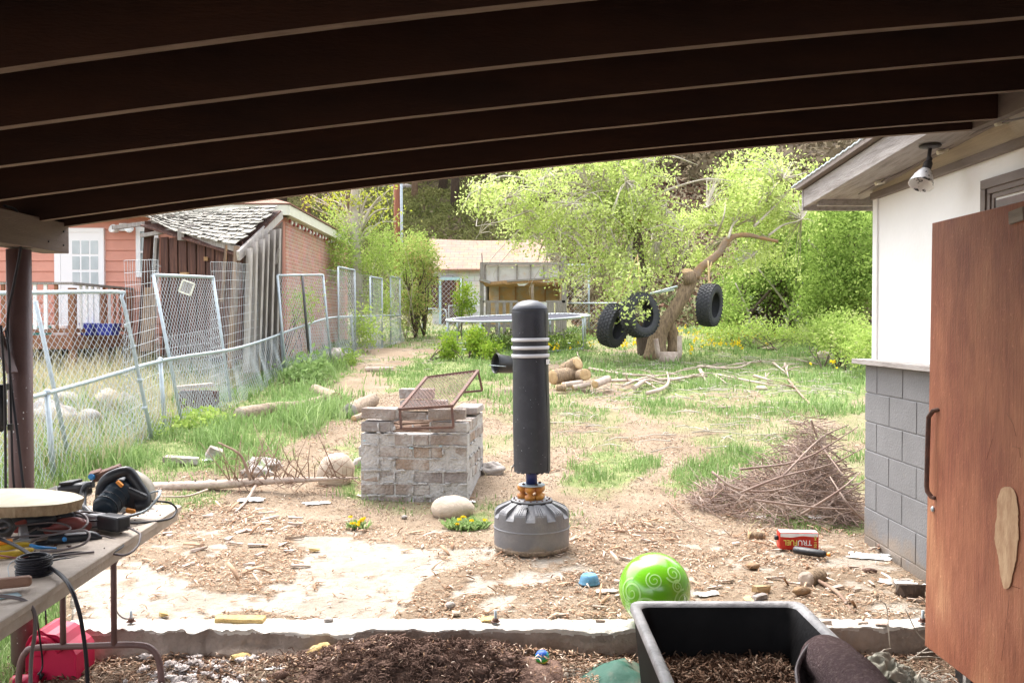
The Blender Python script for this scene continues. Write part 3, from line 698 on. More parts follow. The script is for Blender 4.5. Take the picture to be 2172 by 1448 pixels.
# ================================================================= PATIO ROOF (joists above the camera)
def jz(x, y):
    near = max(0, min(1, (3.2 - y) / 1.0)); xx = min(abs(x), 1.5)
    return 2.335 - .014 * near + .107 * x - .0042 * x * x * (y / 3.0 + .3) * (1 - near) - near * (.015 * xx * xx)
pr = thing('patio_roof', 'dark brown open joist patio roof overhead on a beam and round post', 'patio roof', (0, 2, 2.3))
def joist(y, x0=-3.4, x1=2.36, h=.235, w=.038):
    n = 26; V = []
    for i in range(n):
        x = x0 + (x1 - x0) * i / (n - 1); z = jz(x, y) + .0015 * mnoise.noise(Vector((x * 3, y, 0)))
        V += [(x, y - w / 2, z), (x, y + w / 2, z), (x, y + w / 2, z + h), (x, y - w / 2, z + h)]
    F_ = [(i * 4 + k, i * 4 + (k + 1) % 4, i * 4 + 4 + (k + 1) % 4, i * 4 + 4 + k) for i in range(n - 1) for k in range(4)]
    F_ += [(3, 2, 1, 0), tuple(4 * (n - 1) + k for k in range(4))]
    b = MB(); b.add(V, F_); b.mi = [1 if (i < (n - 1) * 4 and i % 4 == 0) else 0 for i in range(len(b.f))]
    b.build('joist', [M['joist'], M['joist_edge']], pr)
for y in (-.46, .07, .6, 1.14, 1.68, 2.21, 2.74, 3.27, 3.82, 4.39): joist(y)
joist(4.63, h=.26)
b = MB()
for k in range(44):
    x = -3.45 + k * .142
    z = 2.335 + .107 * x + .262
    b.bar((x, -1.2, z + .002 * (k % 3)), (x, 4.72, z + .002 * (k % 3)), .137, .028)
b.build('decking', M['joist'], pr)
b = MB(); b.bar((2.385, -1.2, 2.545 + .11), (2.385, 4.66, 2.545 + .11), .045, .22); b.build('ledger_board', M['trim_brown'], pr, bevel=.003)
b = MB(); b.box((-2.37, 2.0, 1.99), (.14, 5.32, .155)); b.build('support_beam', M['beam'], pr, bevel=.004)
b = MB(); b.tube([(-2.37, 4.32, -.3), (-2.375, 4.32, 1.905)], .055, 24); b.build('support_post', M['post'], pr)
b = MB()
for q in range(40):
    a = random.uniform(-1.9, .3) ; z = random.uniform(0, 1.3) if q % 3 else random.uniform(.9, 1.3); s = random.uniform(.0008, .0032)
    c = Vector((-2.37 + .0555 * math.cos(a), 4.32 + .0555 * math.sin(a), z)); b.ball(c, (s, s, s * random.uniform(1, 2)), 6, 4)
b.build('paint_flecks', M['white_paint'], pr)
b = MB()
for x, y, z in ((-2.298, 4.60, 2.02), (-2.298, 4.60, 1.95), (-2.298, 4.45, 1.955)): b.ball((x, y, z), .005, 8, 6)
b.build('nail_heads', M['black'], pr)
# cords on the post
def cord(name, pts, r, m, label=None, cat=None, parent=None, n=6, seg=6):
    b = MB(); b.tube(smooth_path(pts, n), r, seg)
    o = b.build(name, M[m] if isinstance(m, str) else m, parent)
    if label: tag(o, label, cat)
    return o
cord('power_cord', [P(8, 436, 4.15), P(38, 452, 4.25), P(44, 520, 4.24), P(30, 600, 4.24), P(16, 680, 4.24), P(22, 800, 4.24), P(38, 930, 4.22), P(50, 1035, 4.2), P(58, 1070, 4.2)], .0065, 'cord_blk', 'black cord looped over the beam and running down the round post', 'cord')
cord('power_cord', [P(12, 700, 4.2), P(20, 760, 4.19), P(24, 905, 4.19), P(27, 1000, 4.2), P(34, 1070, 4.2)], .006, 'cord_blk', 'thin black cord with inline plugs hanging beside the post', 'cord')
cord('power_cord', [P(2, 690, 4.1), P(9, 800, 4.1), P(11, 900, 4.1), P(12, 1062, 4.1)], .006, 'cord_blk', 'straight black cord hanging at the left edge of the picture', 'cord')
t = thing('hanging_tool', 'dark hanging tool and angled brown brace left of the post', 'hanging tool', P(2, 800, 4.2))
b = MB(); b.bar(P(-30, 640, 4.25), P(26, 790, 4.22), .05, .02); b.build('brace', M['post'], t)
b = MB(); b.tube([P(3, 815, 4.15), P(4, 900, 4.15), P(2, 915, 4.15)], [.022, .022, .008], 12); b.build('body', M['black'], t)
for y in (905, 820):
    b = MB(); b.box(P(22 if y > 850 else 12, y, 4.17), (.022, .02, .03)); b.build('plug', M['black'], t, bevel=.003)

# ================================================================= HOUSE ON THE RIGHT
hs_ = thing('house', 'house with white upper wall over grey block base and taupe eaves', 'house', (4, 3, 0))
HX = 2.51
# block wall: each course drawn as real blocks
mb = MB(); mb.box(((HX + .005 + 6) / 2 + .0, 2.2, .44), (6 - HX - .005, 8.28, 1.66))
mb.build('block_core', M['block'], hs_)
mb = MB()
zt = 1.268
for c in range(8):
    z1 = zt - c * .203; off = 0 if c % 2 else .203
    y = 6.36
    first = True
    while y > .5:
        L_ = .406 if not (first and off) else .203
        first = False
        mb.box((HX + .03, y - L_ / 2, z1 - .1), (.06, L_ - .008, .196), jit=.0008); y -= L_
    # far face
    x = HX
    for k in range(4): mb.box((HX + .203 + .406 * k + (.1 if off else 0), 6.345, z1 - .1), (.395, .06, .192))
mb.build('block_wall', M['block'], hs_, bevel=.004)
mb = MB(); mb.box((HX + .06, 3.35, 1.285), (.26, 6.17, .034)); mb.build('wall_cap', M['fascia'], hs_, bevel=.003)
mb = MB(); mb.box((HX + 1.6, 2.1, 2.0), (3.1, 8.46, 1.40)); mb.build('white_wall', M['white'], hs_)
mb = MB(); mb.box((HX + .046, 6.30, 1.86), (.022, .075, 1.14)); mb.build('corner_trim', M['white'], hs_, bevel=.003)
mb = MB(); mb.bar((HX + .035, 6.33, 2.445), (HX + .035, 0, 2.47), .045, .045); mb.build('trim_board', M['trim_brown'], hs_, bevel=.003)
mb = MB(); mb.hexa([(HX + .03, 0, 2.46), (HX + .2, 0, 2.46), (HX + .2, 6.33, 2.46), (HX + .03, 6.33, 2.46), (HX + .03, 0, 2.9), (HX + .2, 0, 2.9), (HX + .2, 6.33, 2.50), (HX + .03, 6.33, 2.50)])
mb.build('gable_siding', M['siding_beige'], hs_)
# window
wn = MB()
wy1, wy0, wz0, wz1 = 4.86, 3.3, 1.55, 2.32
for k, (o_, d_, w_) in enumerate(((0, .028, .05), (.05, .018, .03), (.085, .010, .022))):
    x = HX + .05 - d_ / 2
    a0, a1, c0, c1 = wy0 + o_, wy1 - o_, wz0 + o_, wz1 - o_
    wn.box((x, (a0 + a1) / 2, c1 - w_ / 2), (d_, a1 - a0, w_)); wn.box((x, (a0 + a1) / 2, c0 + w_ / 2), (d_, a1 - a0, w_))
    wn.box((x, a1 - w_ / 2, (c0 + c1) / 2), (d_, w_, c1 - c0 - 2 * w_ - .002)); wn.box((x, a0 + w_ / 2, (c0 + c1) / 2), (d_, w_, c1 - c0 - 2 * w_ - .002))
wf = wn.build('window', M['trim_brown'], hs_, bevel=.002)
wn = MB(); wn.box((HX + .046, (wy0 + wy1) / 2, (wz0 + wz1) / 2), (.006, wy1 - wy0 - .24, wz1 - wz0 - .24)); wn.build('pane', M['dark_glass'], wf)
# overhang: soffit, fascia, end board, roofing
def rz(y): return 2.445 + (6.70 - y) * .062
ex = 2.235
rf = MB(); rf.hexa([(ex + .02, 4.62, rz(4.62) + .02), (HX + .08, 4.62, rz(4.62) + .02), (HX + .08, 6.90, rz(6.9) + .02), (ex + .02, 6.90, rz(6.9) + .02),
                    (ex + .02, 4.62, rz(4.62) + .04), (HX + .08, 4.62, rz(4.62) + .04), (HX + .08, 6.90, rz(6.9) + .04), (ex + .02, 6.90, rz(6.9) + .04)])
rf.build('soffit', M['fascia'], hs_)
rf = MB(); rf.hexa([(ex - .015, 4.68, rz(4.68)), (ex + .018, 4.68, rz(4.68)), (ex + .018, 6.84, rz(6.84)), (ex - .015, 6.84, rz(6.84)),
                    (ex - .015, 4.68, rz(4.68) + .135), (ex + .018, 4.68, rz(4.68) + .135), (ex + .018, 6.84, rz(6.84) + .135), (ex - .015, 6.84, rz(6.84) + .135)])
rf.build('fascia', M['fascia'], hs_, bevel=.003)
rf = MB(); rf.bar((ex - .03, 4.68, rz(4.68) + .165), (ex - .03, 6.90, rz(6.9) + .165), .06, .045); rf.build('drip_board', M['trim_brown'], hs_, bevel=.003)
rf = MB(); rf.box((ex - .018 + 2.0, 6.86, rz(6.86) + .075), (4.0, .035, .19)); rf.build('eave_board', M['fascia'], hs_, bevel=.003)
rf = MB(); rf.box((ex + .29, 6.66, rz(6.66) - .001), (.52, .05, .045)); rf.build('lookout', M['fascia'], hs_, bevel=.003)
rf = MB()       # corrugated metal roofing, end on
nr = 60
V = []
for i in range(nr * 4):
    y = 4.68 + (6.98 - 4.68) * i / (nr * 4 - 1); z = rz(y) + .188 + .003 * math.sin(i * math.pi / 5.2)
    V += [(ex - .065, y, z), (ex + 4, y, z + .001)]
rf.add(V, [(2 * i, 2 * i + 1, 2 * i + 3, 2 * i + 2) for i in range(nr * 4 - 1)], True)
o = rf.build('roofing', M['galv'], hs_); sm_ = o.modifiers.new('thick', 'SOLIDIFY'); sm_.thickness = .012
# cable and insulators along the rake
t = thing('service_cable', 'thin dark cable pinned with ceramic knobs under the house eave', 'cable', P(1995, 318, 5.2))
b = MB(); b.tube(smooth_path([P(1822, 412, 6.3), P(1865, 388, 6.0), P(1920, 362, 5.7), P(1998, 318, 5.22), P(2060, 285, 4.9), P(2122, 262, 4.5), P(2172, 250, 4.25), P(2230, 240, 4.0)]), .006, 6); b.build('cable', M['cord_gry'], t)
for q in ((1866, 388, 5.98), (1999, 322, 5.2), (2124, 261, 4.48)):
    b = MB(); p = P(*q); b.tube([p + Vector((-.03, 0, -.006)), p + Vector((.03, 0, .008))], .013, 10); b.ball(p + Vector((.02, 0, .012)), .017, 10, 8); b.build('knob', M['cream'], t)
# floodlight on the soffit
t = thing('floodlight', 'weathered flood lamp hanging from the soffit with peeling white shade', 'lamp', P(1975, 316, 5.1))
c0 = P(1973, 314, 5.1)
b = MB(); b.lathe([(0, 0), (.060, 0), (.058, -.008), (.03, -.016), (.0, -.018)], c0 + Vector((0, 0, .012)), None, 24); b.build('mounting_plate', M['galvdark'], t)
b = MB(); b.tube([c0, P(1970, 338, 5.1), P(1973, 346, 5.1)], .011, 10); b.ball(P(1971, 338, 5.1), .017, 10, 8); b.build('swivel', M['galvdark'], t)
ax = (P(1952, 396, 5.05) - P(1970, 345, 5.1)).normalized(); mz = ax.to_track_quat('Z', 'Y').to_matrix()
b = MB(); b.lathe([(0, 0), (.020, 0), (.024, .01), (.024, .055), (.030, .065), (.030, .07), (.0, .072)], P(1970, 344, 5.1), mz, 20); b.build('socket', M['galvdark'], t)
shade = mat('peeling_white_shade', (.80, .80, .80), (.03, .03, .035), 22, .5, .1, 30, lo=.56, hi=.58)
b = MB(); b.lathe([(.028, .058), (.038, .075), (.052, .105), (.066, .150), (.068, .158), (.062, .155), (.045, .11), (.02, .08)], P(1970, 344, 5.1), mz, 28); b.build('lamp_shade', shade, t)

# ================================================================= RUST BROWN DOOR (right edge)
dt = thing('panel_door', 'open reddish brown panel door with a bent pull handle and pale patch', 'door', (1.95, 3.8, .03))
D0 = Vector((1.947, 4.20, .032)); D1 = Vector((1.965, 4.20, 2.018)); ww = Vector((.004, -.98, 0))
b = MB(); n_ = Vector((.034, 0, 0))
b.hexa([D0, D0 + ww, D0 + ww + n_, D0 + n_, D1, D1 + ww, D1 + ww + n_, D1 + n_]); b.build('door_panel', M['door_rust'], dt, bevel=.003)
def dp(px, py, off=-.001):
    """point on the door face (x about 1.955)"""
    x = 1.955
    for _ in range(4):
        d = x * FP / (px - 1086); p = P(px, py, d); tt = (p.z - D0.z) / (D1.z - D0.z); x = D0.x + (D1.x - D0.x) * tt
    return Vector((x + off, p.y, p.z))
b = MB()
pts = [dp(1986, 868, -.002), dp(1994, 868, -.002), dp(1986, 871, -.012), dp(1983, 884, -.026), dp(1982, 920, -.026), dp(1981, 960, -.026), dp(1980, 1030, -.026), dp(1981, 1042, -.024), dp(1984, 1054, -.010), dp(1988, 1056, -.002)]
b.tube(pts, .011, 8, flat=.45); b.build('pull_handle', M['rust'], dt)
b = MB(); p = dp(1983, 1079); b.lathe([(0, 0), (.012, 0), (.013, .004), (.011, .007), (0, .008)], p, Vector((-1, 0, 0)).to_track_quat('Z', 'Y').to_matrix(), 20); b.build('lock', M['galv'], dt)
b = MB(); poly = []
for k in range(110):
    a = 2 * math.pi * k / 110; yy = math.sin(a); xx = math.cos(a)
    sy_ = (1 if yy > 0 else -1) * abs(yy) ** (.8 if yy > 0 else 1.3); px = 2141 + (abs(xx) ** .6) * (1 if xx > 0 else -1) * (25 + 6 * min(0, yy) * 1.6) + 4 * mnoise.noise(Vector((a * 2, 0, 1))) + 1.8 * mnoise.noise(Vector((a * 16, 0, 5))) + 5 * min(0, -yy) * 0; py = 1140 - sy_ * 108
    poly.append(dp(px, py, -.0005))
b.plate(poly, .002, (-1, 0, 0)); b.build('filler_patch', mat('pale_filler', (.38, .21, .115), (.56, .38, .23), 8, .7, .1, 40, stretch=(1, 3, 1)), dt)
b = MB(); b.bar(dp(2142, 463, -.004), dp(2172, 452, -.004), .012, .05, up=(0, 0, 1)); b.build('hinge_bracket', M['fascia'], dt)
b = MB()
for pp in ([(2138, 876), (2152, 900), (2158, 925)], [(2108, 930), (2096, 975)], [(2150, 945), (2166, 950), (2168, 970)], [(2132, 1150), (2131, 1215)], [(2148, 1260), (2140, 1330), (2132, 1400)], [(2172, 1190), (2150, 1218), (2135, 1236), (2172, 1248)]):
    b.tube([dp(x, y, -.0015) for x, y in pp], .0006, 4)
b.build('scratches', M['wood_brown'], dt)
# black block stands in for the shaded void under the door, plus pale jamb
t = thing('door_void_block', 'black filler for the dark void under the panel door, with a pale upright edge', 'block', (2.2, 3.9, -.1))
b = MB(); b.box((2.42, 3.95, -.07), (.66, .5, .17)); b.build('block', M['black'], t, bevel=.005)
b = MB(); b.box((2.075, 4.06, -.05), (.02, .03, .17)); b.build('edge', M['concrete'], t)
# ================================================================= LEFT: RED HOUSE
rh = thing('red_house', 'salmon red single storey house with white door and cream eaves', 'house', (-9, 20, .8))
FY = 18.5; CX = -4.68
b = MB(); b.box(((CX - 16) / 2, FY + 3.6, 2.3), (16 + CX - .04, 7.1, 3.3)); b.build('wall_core', M['red_siding'], rh)
b = MB()
for k in range(16):
    z = .72 + k * .215
    if z > 3.9: break
    b.hexa([(-16, FY - .035, z), (CX, FY - .035, z), (CX, FY + .03, z), (-16, FY + .03, z), (-16, FY - .012, z + .214), (CX, FY - .012, z + .214), (CX, FY + .03, z + .214), (-16, FY + .03, z + .214)])
b.build('siding', M['red_siding'], rh)
b = MB(); b.box((CX - .04, FY - .045, 2.3), (.10, .03, 3.2)); b.build('corner_board', M['red_siding'], rh)
b = MB(); b.box((CX - .09, FY + 3.3, 2.2), (.2, 6.5, 3.3)); b.build('brick_wall', M['house_brick'], rh)
# eaves
b = MB(); b.box(((-16.5 - 4.5) / 2, FY - .42, 3.86), (11.95, .05, .2)); b.box((-4.5, FY + 3.05, 3.86), (.05, 6.96, .2)); b.build('fascia', M['cream'], rh)
b = MB(); b.box(((-16.5 - 4.53) / 2, FY - .19, 3.775), (11.9, .40, .02)); b.box((-4.61, FY + 3.1, 3.775), (.20, 6.8, .02)); b.build('soffit', M['cream'], rh)
b = MB(); r0 = Vector((-4.45, FY - .46, 3.965)); 
b.plate([(-16.5, FY - .46, 3.965), (-4.45, FY - .46, 3.965), (-8.0, FY + 3.1, 5.15), (-16.5, FY + 3.1, 5.15)], .03)
b.plate([(-4.45, FY - .46, 3.965), (-4.45, FY + 6.6, 3.965), (-8.0, FY + 3.1, 5.15)], .03)
b.build('roof', M['pink_roof'], rh)
dd = MB(); x0, x1 = P(133, 600, FY).x, P(214, 600, FY).x; z0, z1 = 1.36, P(160, 493, FY).z
dd.box(((x0 + x1) / 2, FY - .06, (z0 + z1) / 2), (x1 - x0, .05, z1 - z0))
door = dd.build('door', M['white_paint'], rh, bevel=.006)
dd = MB()
for i in range(3):
    for j in range(3):
        xa = P(152 + i * 19.5, 0, FY).x; za = P(0, 512 + j * 33, FY).z
        dd.box((xa + .085, FY - .088, za - .13), (.150, .008, .27))
dd.build('glazing', M['glass'], door)
dd = MB(); fx0, fx1 = P(120, 600, FY).x, P(225, 600, FY).x; fz = P(160, 485, FY).z
dd.box(((fx0 + x0) / 2, FY - .05, (1.36 + fz) / 2), (x0 - fx0, .09, fz - 1.36)); dd.box(((fx1 + x1) / 2, FY - .05, (1.36 + fz) / 2), (fx1 - x1, .09, fz - 1.36)); dd.box(((fx0 + fx1) / 2, FY - .052, fz - .04), (fx1 - fx0, .096, .09))
dd.build('door_frame', M['white_paint'], rh, bevel=.004)
dd = MB(); wx0, wx1 = P(288, 0, FY).x, P(335, 0, FY).x; wz0, wz1 = P(0, 588, FY).z, P(0, 482, FY).z
for (a0, a1, c0_, c1_) in ((wx0, wx1, wz1 - .09, wz1), (wx0, wx1, wz0, wz0 + .09), (wx0, wx0 + .09, wz0 + .09, wz1 - .09), (wx1 - .09, wx1, wz0 + .09, wz1 - .09), (wx0 + .09, wx1 - .09, (wz0 + wz1) / 2 - .02, (wz0 + wz1) / 2 + .02)):
    dd.box(((a0 + a1) / 2, FY - .06, (c0_ + c1_) / 2), (a1 - a0, .06, c1_ - c0_))
wf = dd.build('window', M['white_paint'], rh)
dd = MB(); dd.box(((wx0 + wx1) / 2, FY - .045, (wz0 + wz1) / 2), (wx1 - wx0 - .1, .01, wz1 - wz0 - .1)); dd.build('pane', M['glass'], wf)
t = thing('security_light', 'white twin head security light on the red house wall', 'lamp', P(262, 485, FY - .1))
b = MB(); b.box(P(262, 482, FY - .08), (.16, .08, .16)); b.build('base', M['white_paint'], t, bevel=.01)
for px in (243, 274):
    p = P(px, 487, FY - .2); b = MB(); b.lathe([(0, -.08), (.04, -.08), (.09, .05), (.09, .07), (0, .05)], p, Euler((R(70), 0, R(20 if px > 250 else -20))).to_matrix(), 16); b.build('lamp_head', M['white_paint'], t)
t = thing('string_lights', 'string of small coloured bulbs hung under the red house eave', 'string lights', P(250, 460, FY - .3))
b = MB(); pts = [P(185 + 3 * i, 464 - i * .25, FY - .3) + Vector((0, 0, -.015 * math.sin(i))) for i in range(30)]; b.tube(pts, .006, 4); b.build('wire', M['cord_blk'], t)
for i, c in enumerate((('bulb_red', (.5, .03, .02)), ('bulb_yellow', (.6, .4, .02)), ('bulb_green', (.05, .3, .05)), ('bulb_red', 0), ('bulb_yellow', 0), ('bulb_green', 0))):
    b = MB(); b.ball(P(180 + i * 18, 468 - i * 1.5, FY - .3), (.025, .025, .045), 8, 6); b.build('bulb', _mats.get(c[0]) or mat(c[0], c[1], None, rough=.3), t)
t = thing('string_lights', 'row of small dark and white bulbs under the eave above the brick side', 'string lights', (-4.6, 20, 3.7))
b = MB(); b2 = MB()
for i in range(34):
    y = FY + .1 + i * .17; (b if i % 2 else b2).ball((-4.60, y, 3.70 - .02 * (i % 3)), (.03, .03, .045), 6, 5)
b.build('bulb', M['white_paint'], t); b2.build('bulb', M['tool_red'], t)

# ---- timber deck of the red house
dk = thing('timber_deck', 'raised cedar deck with brown railings in front of the red house', 'deck', (-9, 17, .9))
DX = -7.85; DY = 16.0; dz = 1.36
b = MB(); b.box(((DX - 14) / 2, (DY + FY) / 2 - .03, dz - .02), (14 + DX, FY - DY - .08, .04)); b.build('deck_boards', M['cedar'], dk)
b = MB(); b.box(((DX - 14) / 2, DY - .03, dz - .13), (14 + DX + .04, .05, .22)); b.box((DX + .03, (DY + FY) / 2, dz - .13), (.05, FY - DY - .12, .22)); b.build('rim_board', M['cedar'], dk)
for (x, y) in ((DX, DY), (DX - 2.2, DY), (DX - 4.4, DY), (DX, DY + 1.2), (DX, FY - .15)):
    zg = g1(x, y); b = MB(); b.box((x - .02, y + .05, (zg + dz + .95) / 2 - .1), (.11, .11, dz + .95 - zg + .0)); b.build('post', M['cedar'], dk)
b = MB(); b.box(((DX - 14) / 2, DY + .02, dz + .93), (14 + DX + .1, .14, .04)); b.box((DX, (DY + FY) / 2 + .03, dz + .931), (.14, FY - DY - .14, .038)); b.build('top_rail', M['wood_old'], dk)
b = MB(); b.box(((DX - 14) / 2, DY + .02, dz + .09), (14 + DX, .04, .08)); b.box((DX, (DY + FY) / 2, dz + .09), (.04, FY - DY - .2, .08)); b.build('bottom_rail', M['cedar'], dk)
for k in range(16):
    b = MB(); x = DX - .28 - k * .19; b.box((x, DY - .005, dz + .51), (.06, .035, .8)); b.build('baluster', M['white_paint'] if k in (1, 2, 3) else M['cedar'], dk)
for k in range(9):
    b = MB(); y = DY + .28 + k * .23; b.box((DX + .022, y, dz + .51), (.035, .05, .8)); b.build('baluster', M['white_paint'] if k in (0, 1, 2, 3, 5) else M['cedar'], dk)
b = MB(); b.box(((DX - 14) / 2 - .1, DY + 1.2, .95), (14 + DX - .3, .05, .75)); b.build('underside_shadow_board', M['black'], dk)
def bin_(px, py, wd, hd, m, label, lid=None):
    p = P(px, py, 16.6); p.z = dz + .0
    t = thing('storage_tub', label, 'storage tub', p)
    b = MB(); w2, h2 = wd / 2, hd
    b.hexa([(p.x - w2 * .85, p.y - .15, dz), (p.x + w2 * .85, p.y - .15, dz), (p.x + w2 * .85, p.y + .15, dz), (p.x - w2 * .85, p.y + .15, dz), (p.x - w2, p.y - .18, dz + h2), (p.x + w2, p.y - .18, dz + h2), (p.x + w2, p.y + .18, dz + h2), (p.x - w2, p.y + .18, dz + h2)])
    b.build('tub_body', m, t, bevel=.01)
    b = MB(); b.box((p.x, p.y, dz + h2 + .012), (wd * 1.06, .38, .024)); b.build('lid', lid or m, t, bevel=.006)
bm_ = mat('blue_plastic_tub', (.03, .04, .30), None, rough=.4); tm_ = mat('teal_plastic_tub', (.02, .30, .27), None, rough=.4)
bin_(190, 700, .22, .20, bm_, 'blue storage tub on the deck beside the white box'); bin_(229, 700, .32, .19, bm_, 'larger blue storage tub near the right end of the deck')
bin_(84, 706, .36, .16, tm_, 'teal storage tub on the deck near the round post'); bin_(134, 706, .26, .16, M['white_paint'], 'white storage box standing on the deck between coloured tubs')

# ================================================================= OLD LEANING SHED
sh = thing('old_shed', 'collapsing wooden shed with mossy shake roof and gappy plank sides', 'shed', P(420, 740, 16))
E1, E2, R2, R1 = P(298, 458, 17.2), P(505, 519, 15.0), P(597, 436, 16.9), P(330, 449, 18.0)
b = MB()
nrow, ncol = 11, 24
nrm = (E2 - E1).cross(R1 - E1).normalized()
if nrm.z < 0: nrm = -nrm
for r in range(nrow):
    for c in range(ncol):
        u0 = (c + random.uniform(-.15, .15) + (.5 if r % 2 else 0)) / (ncol + .5); u1 = u0 + .97 / (ncol + .5); u0 = max(0, u0); u1 = min(1.01, u1)
        v0 = r / nrow - random.uniform(0, .03); v1 = (r + 1.35) / nrow
        def Q(u, v): 
            return (E1 * (1 - u) + E2 * u) * (1 - v) + (R1 * (1 - u) + R2 * u) * v + nrm * (-.10 * math.sin(math.pi * u) * (1 - v) + .02 * mnoise.noise(Vector((u * 5, v * 5, 0))))
        lift = .035 + random.uniform(-.004, .016)
        p0, p1, p2, p3 = Q(u0, v0) + nrm * lift, Q(u1, v0) + nrm * (lift + random.uniform(-.01, .01)), Q(u1, min(v1, 1)) + nrm * .004, Q(u0, min(v1, 1)) + nrm * .004
        th = nrm * -.012
        b.hexa([p0 + th, p1 + th, p2 + th, p3 + th, p0, p1, p2, p3])
b.build('shake_roof', M['shake'], sh)
b = MB()
dn = nrm * -.20
b.plate([E1 + dn, E2 + dn, R2 + dn * .6, R1 + dn * .6], .03, nrm); b.build('roof_deck', M['wood_brown'], sh)
b = MB(); b.bar(P(325, 480, 17.4), P(505, 528, 15.1), .09, .10); b.bar(P(240, 483, 17.6), P(340, 470, 17.2), .07, .08); b.bar(P(300, 500, 17.2), P(410, 480, 16.4), .06, .07); b.bar(P(386, 485, 16.3), P(386, 510, 16.3), .12, .12); b.bar(P(464, 515, 15.6), P(464, 524, 15.6), .1, .1)
b.build('roof_poles', M['wood_old'], sh)
b = MB(); b.bar(P(597, 455, 17.2), P(505, 543, 14.9), .05, .16); b.build('barge_board', M['wood_pale'], sh)
b = MB(); b.bar(P(318, 470, 17.3), P(300, 762, 17.3), .14, .14); b.build('corner_post', M['wood_brown'], sh)
# front wall of brown planks
fr = MB(); n_pl = 9
for k in range(n_pl):
    xa = 340 + k * 19.0; d = 16.9 - k * .2
    fr.bar(P(xa + 9 + k * .6, 503 + k * 1.2, d), P(xa + 13, 752 + k * 1.2, d + random.uniform(-.02, .02)), .20, .03, up=(.5, .86, 0), jit=.003)
fr.build('plank_wall', M['wood_brown'], sh)
fr = MB(); fr.bar(P(333, 505, 17.0), P(326, 640, 17.0), .11, .05); fr.bar(P(330, 560, 16.95), P(344, 566, 16.95), .03, .02); fr.build('side_board', M['wood_old'], sh)
fr = MB(); fr.box(P(392, 580, 16.2), (.16, .04, .04)); fr.build('door_catch', M['wood_tan'], sh)
fr = MB(); fr.box(P(437, 549, 15.9), (.07, .04, .07)); fr.build('door_catch', M['wood_tan'], sh)
fr = MB(); fr.bar(P(503, 522, 15.0), P(489, 780, 15.0), .17, .08, jit=.01); fr.bar(P(481, 520, 15.3), P(472, 640, 15.3), .07, .05); fr.build('tan_post', M['split_tan'], sh)
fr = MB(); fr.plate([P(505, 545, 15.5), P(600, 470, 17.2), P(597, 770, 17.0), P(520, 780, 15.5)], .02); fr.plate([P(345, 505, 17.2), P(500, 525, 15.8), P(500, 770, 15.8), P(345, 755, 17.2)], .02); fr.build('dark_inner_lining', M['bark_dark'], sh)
for k, (xt, yt, xb, yb, d) in enumerate(((529, 527, 522, 790, 15.05), (541, 514, 534, 790, 15.3), (555, 507, 545, 788, 15.6), (566, 497, 557, 786, 15.9), (578, 488, 570, 782, 16.2), (590, 486, 582, 780, 16.5))):
    fr = MB(); fr.bar(P(xt, yt, d), P(xb, yb, d), .235, .035, up=(.8, .6, 0), jit=.006); fr.build('side_plank', M['wood_pale'], sh)
fr = MB(); fr.bar(P(592, 528, 16.4), P(586, 560, 16.4), .08, .04); fr.build('loose_cleat', M['wood_old'], sh)
t = thing('picture', 'small square framed picture hung cornerwise behind the chain link panel', 'picture', P(395, 610, 13.2))
cc = P(396, 610, 13.2); hr = .125
cs = [cc + Vector((hr * math.cos(a), 0, hr * math.sin(a))) for a in (R(25), R(115), R(205), R(295))]
b = MB()
for i in range(4): b.bar(cs[i], cs[(i + 1) % 4], .022, .03, up=(0, 1, 0))
b.build('frame_border', M['cream'], t)
b = MB(); b.plate([c * .8 + cc * .2 for c in cs], .005); b.build('picture_panel', M['wood_old'], t)
# old plank leaning left of the shed, stump post
t = thing('leaning_plank', 'broad weathered plank leaning at the left corner of the old shed', 'plank', P(322, 700, 16.8))
b = MB(); b.bar(P(320, 610, 16.8), P(312, 745, 16.6), .24, .05, up=(0, 1, 0), jit=.01); b.build('plank', M['split_tan'], t)

# ================================================================= FENCES
def pipe_frame(t, pts, r=.021, name='frame', closed=False):
    b = MB(); b.tube(pts, r, 8); 
    return b.build(name, M['galv'], t)
FG = 'kennel gate panels leaning on the fence'
# A : rounded gate
t = thing('gate_panel', 'near rounded chain link gate panel leaning behind the round post', 'gate panel', P(320, 930, 10.3), FG)
A_ = [P(150, 985, 9.1), P(75, 640, 8.75), P(60, 622, 8.7)]
bl, br, tr, tl = P(-150, 1010, 7.4), P(322, 930, 10.3), P(262, 640, 9.95), P(-200, 622, 7.2)
pipe_frame(t, smooth_path([tl, P(0, 622, 8.2), P(245, 619, 9.85), P(258, 632, 9.95), P(275, 700, 10.0), P(322, 930, 10.3)], 3))
b = MB(); b.tube([P(75, 638, 8.8), P(150, 990, 9.15)], .021, 8); b.build('upright', M['galv'], t)
V, F_ = chain_link([bl, br, P(256, 622, 9.92), tl], .042, .0022); arr_mesh('chain_mesh', V, F_, M['wire'], t)
for q in ((269, 690), (282, 735), (297, 806), (306, 865)):
    b = MB(); p = P(q[0], q[1], 10.05); b.lathe([(.026, -.02), (.028, -.02), (.028, .02), (.026, .02)], p, None, 10); b.build('clamp', M['galv'], t)
